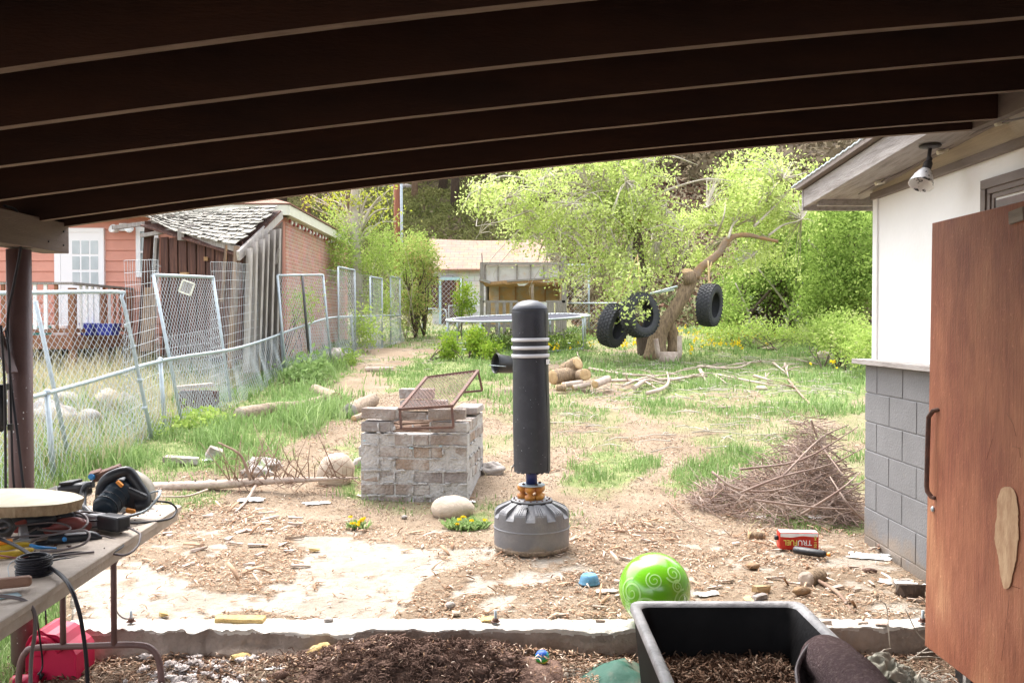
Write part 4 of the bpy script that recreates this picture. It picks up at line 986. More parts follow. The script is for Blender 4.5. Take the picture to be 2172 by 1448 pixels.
# B
t = thing('gate_panel', 'square topped chain link gate panel leaning in front of the old shed', 'gate panel', P(390, 915, 11.2), FG)
c4 = [P(390, 918, 11.2), P(489, 850, 13.0), P(452, 588, 13.1), P(325, 583, 11.1)]
pipe_frame(t, [c4[0], c4[3]]); pipe_frame(t, [c4[3], c4[2]]); pipe_frame(t, [c4[2], c4[1]])
V, F_ = chain_link(c4, .043, .0024); arr_mesh('chain_mesh', V, F_, M['wire'], t)
b = MB(); b.tube([P(386, 905, 11.2), P(402, 905, 11.1)], .012, 6); b.build('latch', M['galv'], t)
# C
t = thing('gate_panel', 'wide leaning chain link panel in front of the brick side wall', 'gate panel', P(605, 800, 16.2), FG)
c4 = [P(607, 800, 16.2), P(702, 765, 18.2), P(685, 583, 18.3), P(588, 584, 16.2)]
pipe_frame(t, [c4[0], c4[3]], .024); pipe_frame(t, [c4[3], c4[2]]); pipe_frame(t, [c4[2], c4[1]], .024); b = MB(); b.tube([P(641, 585, 17.2), P(655, 750, 17.1)], .024, 8); b.build('upright', M['galvdark'], t)
V, F_ = chain_link(c4, .05, .0026); arr_mesh('chain_mesh', V, F_, M['wire'], t)
# D E F
for (pts, dd_, lab) in (([(719, 758), (754, 742), (752, 573), (717, 566)], (19.6, 20.6), 'narrow upright chain link panel nearest the long bush'),
                        ([(786, 748), (811, 738), (810, 591), (785, 587)], (21.8, 22.8), 'narrow chain link panel half covered by bush leaves'),
                        ([(829, 731), (849, 724), (848, 590), (828, 586)], (24.0, 25.0), 'farthest narrow chain link panel at the end of the bush')):
    d0, d1 = dd_
    t = thing('gate_panel', lab, 'gate panel', P(pts[0][0], pts[0][1], d0), FG)
    c4 = [P(*pts[0], d0), P(*pts[1], d1), P(*pts[2], d1), P(*pts[3], d0)]
    for i in range(4): pipe_frame(t, [c4[i], c4[(i + 1) % 4]])
    V, F_ = chain_link(c4, .055, .003); arr_mesh('chain_mesh', V, F_, M['wire'], t)
# low chain link fence
lf = thing('chain_link_fence', 'low sagging chain link fence with bent top rail along the yard', 'fence', (-4.2, 12, .5))
rail = [(-60, 868, 7.0), (75, 840, 8.2), (200, 806, 9.3), (350, 763, 10.9), (485, 742, 13.0), (545, 726, 14.6), (590, 710, 16.2), (640, 692, 17.4), (700, 674, 19.2), (760, 671, 21), (850, 668, 25)]
RP = [P(*q) for q in rail]
b = MB(); b.tube(smooth_path(RP, 3), .022, 8); b.build('top_rail', M['galv'], lf)
VV = []; FF = []; o_ = 0
for i in range(len(RP) - 1):
    a, c = RP[i], RP[i + 1]; a0 = Vector((a.x + .12, a.y, g1(a.x, a.y) - .02)); c0_ = Vector((c.x + .12, c.y, g1(c.x, c.y) - .02))
    V, F_ = chain_link([a0, c0_, c, a], .045 if i < 5 else .055, .0020 if i < 5 else .0026, bulge=.03); VV.append(V); FF.append(F_ + o_); o_ += len(V)
arr_mesh('chain_mesh', np.vstack(VV), np.vstack(FF), M['wire'], lf)
for q in ((340, 766, 10.8), (100, 836, 8.4), (596, 708, 16.3), (655, 690, 17.8), (745, 672, 20.5)):
    p = P(*q); b = MB(); b.tube([p, Vector((p.x + .06, p.y, g1(p.x, p.y) - .1))], .027, 8); b.ball(p + Vector((0, 0, .02)), .034, 10, 6); b.build('fence_post', M['galv'], lf)
# tall welded wire fence
wf_ = thing('welded_wire_fence', 'tall wavy welded wire mesh fence standing behind the gate panels', 'fence', (-4.5, 13, .5))
segs = [((262, 553, 9.7), (335, 552, 11.0)), ((446, 556, 13.0), (592, 561, 17.0)), ((690, 572, 19.5), (790, 585, 23.5))]
VV = []; FF = []; o_ = 0
for a, c in segs:
    pa, pc = P(*a), P(*c); 
    V, F_ = grid_wire([(pa.x, pa.y, g1(pa.x, pa.y)), (pc.x, pc.y, g1(pc.x, pc.y)), pc, pa], .085, .135, .0024, .09); VV.append(V); FF.append(F_ + o_); o_ += len(V)
V, F_ = grid_wire([P(335, 790, 11.0), P(446, 780, 13.0), P(446, 700, 13.0), P(335, 715, 11.0)], .085, .135, .002, .06); VV.append(V); FF.append(F_ + o_)
arr_mesh('wire_mesh', np.vstack(VV), np.vstack(FF), M['wire'], wf_)
for q in ((592, 561, 17.0), (790, 585, 23.5)):
    p = P(*q); b = MB(); b.tube([p, (p.x, p.y, g1(p.x, p.y) - .1)], .012, 6); b.build('stake', M['galvdark'], wf_)

# ================================================================= UTILITY POLE
t = thing('utility_pole', 'red brown wooden utility pole with a grey conduit behind the long bush', 'pole', P(845, 640, 30))
b = MB(); b.tube([P(846, 640, 30), P(845, 500, 30), P(843, 280, 30)], [.155, .15, .14], 14); b.build('pole', M['pole_red'], t)
b = MB(); b.tube([P(852, 640, 29.8), P(852, 500, 29.8), P(850, 280, 29.8)], .045, 8); b.build('conduit', M['galv'], t)
# ================================================================= PUNCHING BAG
bx, by = .135, 6.12; Bz = .012
bag = thing('punching_bag', 'freestanding black punching bag on a grey drum base with amber springs', 'punching bag', (bx, by, Bz))
c0 = Vector((bx, by, Bz))
def shoulder(r, z, a):
    if z < .255 or r < .15: return r
    return r
NS = 11
prof = [(.0, 0), (.235, 0), (.252, .012), (.257, .035), (.258, .148), (.2625, .152), (.2625, .157), (.257, .161), (.256, .250), (.254, .268), (.244, .283), (.215, .300), (.175, .318), (.140, .330), (0, .332)]
b = MB(); b.lathe([(.0, 0), (.235, 0), (.252, .012), (.257, .035), (.258, .150)], c0, None, 72)
b.lathe([(.258, .150), (.2625, .153), (.2625, .158), (.257, .162)], c0, None, 72)
# upper drum with recessed wedge panels in the shoulder
angs = []
for k in range(NS):
    a0 = 2 * math.pi * k / NS - 1.75; w_ = 2 * math.pi / NS
    angs += [(a0 + w_ * f, 1) for f in (.004, .10, .21, .32, .436)] + [(a0 + w_ * f, 0) for f in (.44, .52, .562, .566, .594, .598, .65, .672, .676, .704, .708, .76, .782, .786, .814, .818, .88, .996)]
seg = len(angs); pr2 = [(.257, .162), (.2565, .215), (.256, .236), (.2555, .250), (.254, .264), (.248, .277), (.236, .288), (.215, .299), (.19, .310), (.165, .320), (.145, .327)]
V = []
for n_i, (r, z) in enumerate(pr2):
    for k, (a, ins) in enumerate(angs):
        rr, zz = r, z
        if ins and z > .23:
            t_ = (n_i - 2) / 8.0
            if n_i == 2: rr, zz = .2635, .232
            else: rr, zz = .2635 + (.145 - .2635) * t_, .238 + (.322 - .238) * t_ ** 1.0
        elif ins and n_i == 1: rr, zz = .2570, .231
        if not ins and 5 <= n_i <= 8 and k % 23 in (8, 9, 13, 14, 18, 19): zz -= .007
        V.append((bx + rr * math.cos(a), by + rr * math.sin(a), Bz + zz))
b.add(V, [(i * seg + k, i * seg + (k + 1) % seg, (i + 1) * seg + (k + 1) % seg, (i + 1) * seg + k) for i in range(len(pr2) - 1) for k in range(seg)], False)
b.build('drum_base', M['base_pl'], bag)
b = MB(); b.lathe([(0, 0), (.018, 0), (.018, .004), (0, .006)], P(1116, 1081, 5.93) + Vector((0, .0, 0)), Euler((R(38), 0, R(-6))).to_matrix(), 18); b.build('filler_hole', M['black'], bag)
b = MB(); b.lathe([(0, .328), (.138, .328), (.142, .333), (.140, .341), (.0, .343)], c0, None, 48); b.build('mounting_plate', M['base_pl'], bag)
b = MB()
for k in range(18):
    a = 2 * math.pi * k / 18 + .1; b.ball(c0 + Vector((.122 * math.cos(a), .122 * math.sin(a), .344)), (.007, .007, .005), 8, 5)
b.build('bolt', M['rust'], bag)
for (dx, dy) in ((-.012, -.052), (-.062, .02), (.055, .03), (.045, -.03)):
    b = MB(); q = c0 + Vector((dx, dy, .343)); rr = .036
    b.lathe([(0, 0), (rr, 0), (rr, .028), (rr * .6, .034), (rr * .5, .042), (rr * .62, .050), (rr, .056), (rr, .088), (0, .09)], q, None, 20); b.build('spring', M['bronze'], bag)
b = MB(); b.lathe([(0, 0), (.088, 0), (.092, .004), (.088, .009), (0, .010)], c0 + Vector((0, 0, .434)), None, 40); b.build('upper_plate', M['galv'], bag)
b = MB()
for k in range(4):
    a = k * 1.57 + .5; b.lathe([(0, 0), (.010, 0), (.010, .008), (0, .012)], c0 + Vector((.064 * math.cos(a), .064 * math.sin(a), .444)), None, 6)
b.build('nut', M['rust'], bag)
b = MB(); b.tube([c0 + Vector((0, 0, .444)), c0 + Vector((-.004, 0, .58))], .038, 24); b.build('stem', M['blue'], bag)
def bagfn(r, z, a):
    return r * (1 + .010 * mnoise.noise(Vector((math.cos(a) * 1.5, math.sin(a) * 1.5, z * 3.5))) + (.004 * mnoise.noise(Vector((math.cos(a) * 6, math.sin(a) * 6, z * 14)))))
lean = Matrix.Rotation(R(-.9), 3, 'Y'); bc = c0 + Vector((.004, 0, .535))
b = MB()
zz_ = [(.112, .0), (.124, .002)] + [(.1245 + .003 * math.sin(i / 30 * 3.1), .004 + i * (1.075 / 60)) for i in range(61)]
top = [(.1235, 1.088), (.119, 1.098)]
segs = 96; V = []
P_ = zz_ + top
for (r, z) in P_:
    for k in range(segs):
        a = 2 * math.pi * k / segs; rr = bagfn(r, z, a); z2 = z
        if z < .03: z2 = z - .012 * abs(mnoise.noise(Vector((math.cos(a) * 9, math.sin(a) * 9, 3)))) * (1 - z / .03) * 2
        V.append(bc + lean @ Vector((rr * math.cos(a), rr * math.sin(a), z2)))
b.add(V, [(i * segs + k, i * segs + (k + 1) % segs, (i + 1) * segs + (k + 1) % segs, (i + 1) * segs + k) for i in range(len(P_) - 1) for k in range(segs)], True)
b.build('bag', M['vinyl'], bag)
b = MB(); b.lathe([(.119, 1.098), (.1225, 1.101), (.122, 1.106), (.108, 1.125), (.085, 1.146), (.05, 1.161), (0, 1.167)], bc, lean, 96, fn=lambda r, z, a: r * (1 + (.012 if z > 1.1 else 0) * math.sin(a * 46) * min(1, r / .12)))
b.build('bag_cap', M['vinyl'], bag)
b = MB(); b.tube([bc + lean @ Vector((.1268 * math.cos(-.62), .1268 * math.sin(-.62), z)) for z in np.linspace(.01, 1.09, 30)], .0022, 5); b.lathe([(.1235, 1.090), (.1262, 1.094), (.1235, 1.098)], bc, lean, 96); b.build('seam', M['vinyl'], bag)
b = MB(); b.lathe([(.236, .000), (.2525, .010), (.2572, .028), (.2578, .040), (.2572, .040)], c0, None, 60, fn=lambda r, z, a: r + (.0009 if z < .03 else .0004 * math.sin(a * 7))); b.build('mud_ring', M['log_bark'], bag)
b = MB(); b.lathe([(0, 0.004), (.112, .002), (.118, .012)], bc, lean, 40); b.build('foam_bottom', mat('old_foam_bottom', (.10, .09, .06), (.05, .045, .035), 20, .95), bag)
b = MB()   # frayed edge
for k in range(70):
    a = random.uniform(0, 6.28); L_ = random.uniform(.006, .022); q = bc + Vector((.1235 * math.cos(a), .1235 * math.sin(a), .008)); w_ = random.uniform(.003, .012)
    t1 = Vector((-math.sin(a), math.cos(a), 0)); b.add([q + t1 * w_, q - t1 * w_, q + Vector((.006 * math.cos(a), .006 * math.sin(a), -L_)) + t1 * random.uniform(-.01, .01)], [(0, 1, 2)])
q = P(1090, 985, 6.0); b.tube([q, q + Vector((-.012, -.01, -.02)), q + Vector((-.018, -.01, -.05))], [.006, .004, .001], 5)
b.build('frayed_edge', M['black'], bag)
for (ya, yb) in ((716.5, 723.5), (733.5, 740.5), (750, 757.5)):
    za = 1.54 + (690 - ya) * by / FP - bc.z; zb = 1.54 + (690 - yb) * by / FP - bc.z
    b = MB(); b.lathe([(.1290, zb), (.1300, zb + .001), (.1300, za - .001), (.1290, za)], bc, lean, 96, fn=lambda r, z, a: bagfn(r, z, a)); b.build('stripe', M['stripe'], bag)
b = MB()
V = []
for i in range(9):
    a = R(-38 + i * 4.5); 
    for z in (.728, .762): V.append(bc + lean @ Vector((.1305 * math.cos(a) , .1305 * math.sin(a), z)))
b.add(V, [(2 * i, 2 * i + 2, 2 * i + 3, 2 * i + 1) for i in range(8)], True); b.build('label', M['paper'], bag)
def text_obj(name, s, m, parent, origin, xdir, ydir, size, ext=.0004, shear=0, sx=1):
    cu = bpy.data.curves.new(name, 'FONT'); cu.body = s; cu.size = size; cu.extrude = ext; cu.align_x = 'CENTER'; cu.align_y = 'CENTER'; cu.shear = shear; cu.offset = size * .012
    o = bpy.data.objects.new(name, cu); COL.objects.link(o); bpy.context.view_layer.update()
    me = bpy.data.meshes.new_from_object(o.evaluated_get(bpy.context.evaluated_depsgraph_get())); COL.objects.unlink(o); bpy.data.objects.remove(o)
    x = Vector(xdir).normalized(); y = Vector(ydir).normalized(); z = x.cross(y)
    mt = Matrix((x * sx, y, z)).transposed(); off = Vector(origin) - (wloc(parent) if parent else Vector())
    for v in me.vertices: v.co = mt @ v.co + off
    me.materials.clear(); me.materials.append(m)
    return link(bpy.data.objects.new(name, me), parent)
a = R(-28); q = bc + Vector((.1315 * math.cos(a), .1315 * math.sin(a), .744))
text_obj('label_mark', 'D', M['black'], bag, q, (-math.sin(a), math.cos(a), 0), (0, 0, 1), .022)
b = MB(); rng2 = random.Random(5)
for k in range(42):
    a = rng2.uniform(-2.6, -.5); z = rng2.uniform(.03, .6) if k % 3 else rng2.uniform(.03, 1.0); s = rng2.uniform(.0006, .0017)
    q = bc + lean @ Vector((.1278 * math.cos(a), .1278 * math.sin(a), z)); b.ball(q, (s, s, s * rng2.uniform(1, 3)), 5, 4)
b.build('scuff', M['galv'], bag)
b = MB(); a = -1.45
for k in range(7):
    q = bc + Vector((.1275 * math.cos(a + k * .035), .1275 * math.sin(a + k * .035), .985 + .018 * (k % 3) - .006 * k)); b.box(q, (.012, .003, .016), Euler((0, random.uniform(-1, 1), a + 1.57)))
b.build('tape_patch', M['vinyl'], bag)

# ================================================================= BRICK FIRE PIT
pit = thing('brick_fire_pit', 'stacked concrete brick fire pit with mortar smears and a front opening', 'fire pit', (-.85, 8.1, .03))
ang = R(-6); Mz = Matrix.Rotation(ang, 3, 'Z'); pc = Vector((-1.30, 7.66, .0))   # front left corner
def L2W(x, y, z): return pc + Mz @ Vector((x, y, z))
CH = .1065; W_, D_ = .93, .98
br = MB(); mo = MB(); loose = []
def brick(x0, y0, x1, y1, z0, z1, b=br):
    b.cur = random.choice((0, 0, 1, 2)) if b is br else 0
    g = .0065; c = L2W((x0 + x1) / 2, (y0 + y1) / 2, (z0 + z1) / 2)
    b.box(c, (x1 - x0 - 2 * g, y1 - y0 - 2 * g, z1 - z0 - 2 * g), Matrix.Rotation(ang + R(random.uniform(-1.2, 1.2)), 3, 'Z') @ Matrix.Rotation(R(random.uniform(-.6, .6)), 3, 'Y'), jit=.005)
T = .145
zb = .015
random.seed(4)
for c in range(8):
    z0 = zb + c * CH - .03; z1 = z0 + CH - .006
    cuts = [0, .30, .61, W_] if c % 2 else [0, .16, .46, .72, W_]
    if c in (5, 6): cuts = [0, .30] if c == 6 else [0, .29, .60, W_]
    ox = {4: -.03, 3: .0}.get(c, 0)
    for i in range(len(cuts) - 1):
        if c == 6: continue
        if c == 7: continue
        brick(cuts[i] + (ox if i == 0 else 0), random.uniform(-.012, .008), cuts[i + 1], T, z0, z1)
    if c == 6:
        brick(0, 0, .27, T, z0, z1); brick(.60, .0, W_, T, z0, z1)
    # right side wall
    n_s = [0, .30, .60, D_] if c % 2 == 0 else [T, .45, .75, D_]
    for i in range(len(n_s) - 1):
        y0_ = max(n_s[i], T)
        if y0_ < n_s[i + 1] - .03 and c < 7:
            brick(W_ - T + (.05 if c in (2, 3) else 0) * 0, y0_, W_ + random.uniform(-.008, .012), n_s[i + 1], z0, z1); brick(0, y0_, T, n_s[i + 1], z0, z1)
    for x in (T, .45, .70):
        if c < 7: brick(x, D_ - T, min(x + .27, W_ - T), D_, z0, z1)
br.build('brick', [M['brick'], M['brick_tan'], M['brick_grey']], pit, bevel=.009, seg=3)
Hm = 6 * CH + zb - .04
def mbox(x0, y0, x1, y1, z0, z1):
    cc = L2W((x0 + x1) / 2, (y0 + y1) / 2, (z0 + z1) / 2); mo.box(cc, (x1 - x0, y1 - y0, z1 - z0), Mz)
mbox(.004, .005, W_ - .005, T - .01, -.05, Hm); mbox(.004, T - .02, T - .01, D_ - .01, -.05, Hm + .08); mbox(W_ - T + .01, T - .02, W_ - .006, D_ - .01, -.05, Hm + .08); mbox(T - .02, D_ - T + .01, W_ - T + .02, D_ - .012, -.05, Hm + .08)
# mortar blobs squeezed out of the joints
for k in range(150):
    c = random.randint(0, 6); z = zb + c * CH - .033 + random.uniform(-.008, .008)
    if random.random() < .62:
        x = random.uniform(.03, W_ - .03); q = L2W(x, -.008, z); mo.ball(q, (random.uniform(.012, .05), .007, random.uniform(.004, .010)), 8, 6, Mz, nz=.5, seed=k)
    elif random.random() < .5:
        q = L2W(random.choice([.30, .61, .16, .46, .72]), -.006, z + .05); mo.ball(q, (random.uniform(.006, .012), .008, random.uniform(.02, .045)), 8, 6, Mz, nz=.5, seed=k)
    else:
        q = L2W(W_ + .002, random.uniform(.1, D_ - .1), z); mo.ball(q, (.010, random.uniform(.02, .04), random.uniform(.006, .014)), 8, 6, Mz, nz=.5, seed=k)
mo.build('mortar', M['mortar'], pit)
b = MB()
for x, y, z in ((.44, -.013, .50), (.455, -.013, .495), (.70, -.012, .52), (.04, -.012, .555)): b.ball(L2W(x, y, z), (.012, .004, .006), 8, 5, Mz)
b.build('paint_spot', M['bluetrim'], pit)
b = MB()
for k in range(26): 
    x = random.uniform(.2, .7); y = random.uniform(.15, .7); a = random.uniform(-.5, .5)
    q = L2W(x, y, .60 + random.uniform(0, .06)); dv = Mz @ Vector((math.cos(a), math.sin(a), random.uniform(-.1, .1))) * .16; b.tube([q - dv, q + dv], random.uniform(.004, .012), 6)
tag(b.build('firewood', M['twig_dk']), 'thin dry sticks piled inside the brick fire pit', 'firewood')
zt_ = zb + 7 * CH - .03
for (x0, y0, x1, y1, z0, lab) in ((0, .0, .31, .16, zt_, 'loose capping block on the front left corner of the fire pit'), (.14, D_ - T, .60, D_, zt_, 'loose block raised on the back wall of the fire pit'),
                               (.58, -.005, W_ - .02, .15, zt_ - .0, 'loose capping block on the front right corner of the fire pit'), (W_ - .2, .45, W_ + .02, .9, zt_, 'loose block lying along the right wall of the fire pit')):
    b = MB(); hgt = CH * (1.0 if y1 - y0 < .3 else .75); brick(x0, y0, x1, y1, z0 + .002, z0 + hgt, b)
    tag(b.build('concrete_block', M['brick'], bevel=.009), lab, 'block', 'loose blocks on the fire pit')
b = MB(); brick(.13, D_ - T + .01, .47, D_ + .0, zt_ + CH + .004, zt_ + 2 * CH, b); tag(b.build('concrete_block', M['brick'], bevel=.009), 'topmost loose block behind the steel grate', 'block', 'loose blocks on the fire pit')
# grate
gr = thing('steel_grate', 'rusty expanded steel grate with fold out legs tilted on the fire pit', 'grate', P(930, 830, 8))
c4 = [P(848, 868, 7.45), P(958, 861, 7.45), P(1014, 786, 8.45), P(905, 800, 8.45)]
b = MB()
for i in range(4): b.bar(c4[i], c4[(i + 1) % 4], .026, .024)
lp = [c4[0], P(851, 909, 7.43), P(962, 906, 7.43), c4[1]]
for i in range(3): b.bar(lp[i], lp[i + 1], .02, .02, up=(0, 1, 0))
lp = [c4[2], P(1023, 828, 8.45), P(980, 832, 8.5), c4[3]]
for i in range(2): b.bar(lp[i], lp[i + 1], .02, .02, up=(0, 1, 0))
b.build('grate_frame', M['rust'], gr)
n_ = 40; A = []; B = []
cc = [np.array(q) for q in c4]
nu, nv = 30, 30
for s_ in (1, -1):
    i, j = np.meshgrid(np.arange(nu), np.arange(nv), indexing='ij'); i = i.ravel(); j = j.ravel(); ok = (i + j) % 2 == (0 if s_ == 1 else 1); i = i[ok]; j = j[ok]
    if s_ == 1: A.append(bil(c4, i / nu, j / nv)); B.append(bil(c4, (i + 1) / nu, (j + 1) / nv))
    else: A.append(bil(c4, i / nu, (j + 1) / nv)); B.append(bil(c4, (i + 1) / nu, j / nv))
V, F_ = wires(np.vstack(A), np.vstack(B), .0032); arr_mesh('expanded_mesh', V, F_, M['rust'], gr)

# ================================================================= ROCKS
def rock(px, py, d, w_, h_, label, m='rock', seed=0, dep=.8, sink=.2, nz=.12, yaw=0, cat='rock', tilt=0):
    p = P(px, py, d); zg = g1(p.x, p.y); b = MB()
    b.ball((p.x, p.y, zg + h_ / 2 - sink * h_), (w_ / 2, w_ / 2 * dep, h_ / 2 * (1 + sink)), 28, 18, Matrix.Rotation(yaw, 3, 'Z') @ Matrix.Rotation(tilt, 3, 'Y'), nz=nz, nsc=1.6, seed=seed)
    return tag(b.build('rock', M[m]), label, cat)
rock(960, 1085, 7.15, .345, .17, 'smooth rounded tan rock lying between fire pit and punching bag', seed=2, nz=.07)
rock(712, 1030, 8.25, .33, .31, 'large smooth tan boulder at the left corner of the fire pit', seed=4, nz=.09, tilt=.5, dep=.75)
rock(228, 860, 11.7, .40, .42, 'pale upright boulder behind the chain link fence', seed=7, nz=.18)
rock(265, 858, 11.9, .36, .30, 'rounded brown boulder right of the pale boulder behind the fence', 'rock2', seed=8, nz=.2)
rock(110, 905, 10.6, .62, .40, 'large flat grey boulder at the left end behind the fence', 'rock2', seed=9, nz=.25)
rock(130, 850, 12.0, .55, .28, 'grey stone slab behind the large flat boulder', 'rock2', seed=10, nz=.25)
rock(190, 895, 11.0, .36, .25, 'small grey rock below the pale upright boulder', 'rock2', seed=12, nz=.25)
rock(1748, 738, 19.5, .33, .20, 'pale cream rock in the weeds near the white house wall', seed=14, nz=.2)
rock(1633, 722, 22, .40, .09, 'flat pale stone among orange flowers under the green bushes', seed=15, nz=.2)
rock(1615, 818, 14.6, .20, .07, 'small flat pale stone in the grass right of the fallen sticks', seed=18, nz=.15)
rock(715, 762, 18.4, .42, .38, 'pale rough rock beneath the narrow chain link panel', 'rock2', seed=16, nz=.3)
rock(765, 1010, 8.9, .16, .1, 'small brown stone tucked at the base of the fire pit', 'rock2', seed=19, nz=.2)
rock(1040, 1000, 8.5, .30, .12, 'low dark brown clod right of the fire pit', 'rock2', seed=20, nz=.3)
rock(560, 990, 8.9, .34, .12, 'flat grey brown stone behind the fallen pole', 'rock2', seed=22, nz=.25)
rock(545, 1008, 8.6, .28, .11, 'broken concrete lump just behind the fallen pole', 'rock2', seed=23, nz=.3, cat='concrete lump')
b = MB(); p = G(385, 985); b.box(p + Vector((0, 0, .05)), (.34, .14, .07), (0, .08, .2), jit=.01); tag(b.build('paver', M['brick'], bevel=.008), 'long grey paver half sunk in grass left of the upright stick', 'paver')
b = MB(); p = G(455, 975); b.box(p + Vector((0, 0, .07)), (.14, .1, .12), (.3, .4, .5), jit=.01); tag(b.build('concrete_chunk', M['brick'], bevel=.008), 'broken concrete chunk standing in grass beside the paver', 'concrete chunk')
# board and planks behind fence
b = MB(); b.bar(P(375, 822, 12.4), P(452, 815, 12.6), .22, .04, jit=.006); tag(b.build('board', M['pale_bark']), 'pale board lying on the bank behind the chain link fence', 'board')
b = MB(); b.box(P(420, 845, 12.5), (.5, .3, .2), (.05, 0, .1), jit=.02); tag(b.build('wooden_crate', M['wood_brown'], bevel=.01), 'dark broken crate under the pale board behind the fence', 'crate')

# ================================================================= LOGS AND STICKS
def log(name, pts, r, label, m='bark', cutm='cut', cat='log', group=None, seg=18, rough=.05):
    b = MB(); sp = smooth_path(pts, 5); b.tube(sp, r, seg, cap=False, rough=rough)
    a, z = sp[0], sp[-1]; r0 = r[0] if isinstance(r, (list, tuple)) else r; r1 = r[-1] if isinstance(r, (list, tuple)) else r
    o = b.build(name, M[m]); tag(o, label, cat, group)
    for q, d_, rr in ((a, (a - sp[1]).normalized(), r0), (z, (z - sp[-2]).normalized(), r1)):
        b = MB(); b.lathe([(0, .004), (rr * .5, .005), (rr * .97, .0), (rr * .99, -.012)], q, d_.to_track_quat('Z', 'Y').to_matrix(), seg); b.build('cut_end', M[cutm], o)
    return o
def on(px, py, dz_): p = G(px, py); return p + Vector((0, 0, dz_))
LG = 'cut log pile behind the punching bag'
d = 14.6
log('log', [P(1172, 800, 14.4), P(1222, 792, 14.7)], .12, 'thick rough barked log at the front left of the log pile', group=LG)
log('log', [P(1196, 786, 14.8), P(1226, 769, 14.6)], .115, 'thick log leaning up on top of the log pile', group=LG)
log('log', [P(1242, 794, 14.2), P(1215, 797, 15.0)], .095, 'round log whose pale sawn end faces the camera', group=LG)
log('log', [P(1192, 817, 14.1), P(1235, 811, 14.2)], .045, 'slim peeled branch piece in front of the log pile', m='pale_bark', group=LG)
log('log', [P(1262, 815, 14.0), P(1290, 803, 14.4)], .06, 'short pale log piece right of the log pile', m='pale_bark', group=LG)
log('log', [P(1180, 822, 14.0), P(1200, 822, 14.0)], .055, 'small round offcut at the foot of the log pile', group=LG)
log('log', [P(1215, 822, 14.1), P(1252, 815, 14.2)], .04, 'thin whitish branch piece below the log pile', m='pale_bark', group=LG)
log('log', [on(508, 893, .08), on(580, 880, .09), on(640, 872, .08), on(690, 850, .06)], [.10, .085, .07, .04], 'long weathered log lying in grass along the fence', m='log_bark', cutm='pale_bark')
log('log', [on(712, 857, .08), on(668, 838, .09)], [.10, .085], 'short log with reddish sawn end left of the dirt path', m='log_bark', cutm='bark_moss')
log('log', [on(742, 884, .08), on(790, 862, .09)], .10, 'grey log end poking out behind the fire pit', m='log_bark', cutm='rock2')
log('log', [on(750, 893, .03), on(790, 880, .05)], .04, 'thin peeled stick under the grey log behind the fire pit', m='log_bark')
log('log', [on(775, 788, .04), on(835, 787, .04)], .05, 'small brown log lying on the dirt path', m='pale_bark')
log('log', [on(1588, 1146, .035), on(1622, 1147, .035)], .034, 'short brown branch piece left of the red tin', m='bark')
log('log', [P(1709, 1229, 5.25), P(1738, 1221, 5.40)], .050, 'short round log offcut standing among the chips by the tub', m='bark', cutm='pale_bark')
# fallen pole with twigs
fp = thing('fallen_pole', 'long pale fallen sapling trunk with dead twigs lying left of the fire pit', 'fallen sapling', on(500, 1030, .05))
pl = [P(300, 1034, 8.1), P(400, 1030, 8.05), P(480, 1026, 8.0), P(560, 1020, 7.95), P(650, 1017, 7.9), P(760, 1013, 7.85)]
b = MB(); b.tube(smooth_path(pl, 4), [.045, .043, .040, .034, .024, .009], 14, rough=.04); b.build('trunk', M['pale_bark'], fp)
b = MB(); random.seed(9)
for k in range(64):
    t_ = random.uniform(.42, 1); i = min(4, int(t_ * 5)); q = pl[i].lerp(pl[i + 1], t_ * 5 - i)
    up_ = random.choice([1, 1, -.25]); L_ = random.uniform(.12, .55) * (1.1 if up_ > 0 else .6)
    dv = Vector((random.uniform(-.5, .6), random.uniform(-.7, .4), up_ * random.uniform(.3, 1))).normalized() * L_
    e1 = q + dv * .5 + Vector([random.uniform(-.03, .03) for _ in range(3)]); e2 = q + dv
    e2.z = max(e2.z, .03); e1.z = max(e1.z, .03)
    b.tube([q, e1, e2], [.006, .004, .0015], 5)
    for _ in range(2):
        f = e1 + Vector((random.uniform(-.12, .12), random.uniform(-.1, .1), random.uniform(-.05, .15))); f.z = max(.03, f.z); b.tube([e1, f], [.0028, .001], 4)
b.build('twigs', M['twig_dk'], fp)
b = MB(); b.tube(smooth_path([P(533, 1022, 7.95), P(520, 985, 7.95), P(505, 960, 7.95), P(463, 938, 7.95)], 4), [.016, .014, .012, .007], 8); b.build('bent_branch', M['twig_dk'], fp)
b = MB(); b.tube(smooth_path([P(542, 1030, 7.9), P(520, 1065, 7.5), P(497, 1087, 7.2)], 4), [.014, .011, .008], 8); b.build('side_branch', M['pale_bark'], fp)
b = MB(); b.tube(smooth_path([P(440, 1038, 7.9), P(395, 1052, 7.6), P(335, 1052, 7.6)], 4), [.010, .009, .006], 8); b.build('side_branch', M['pale_bark'], fp)
b = MB()
for t_ in (.12, .24, .35, .46, .55): 
    i = int(t_ * 5); q = pl[i].lerp(pl[i + 1], t_ * 5 - i); b.tube([q + Vector((0, 0, .03)), q + Vector((-.008, -.005, .052))], [.012, .007], 7)
b.build('knot', M['bark_dark'], fp)
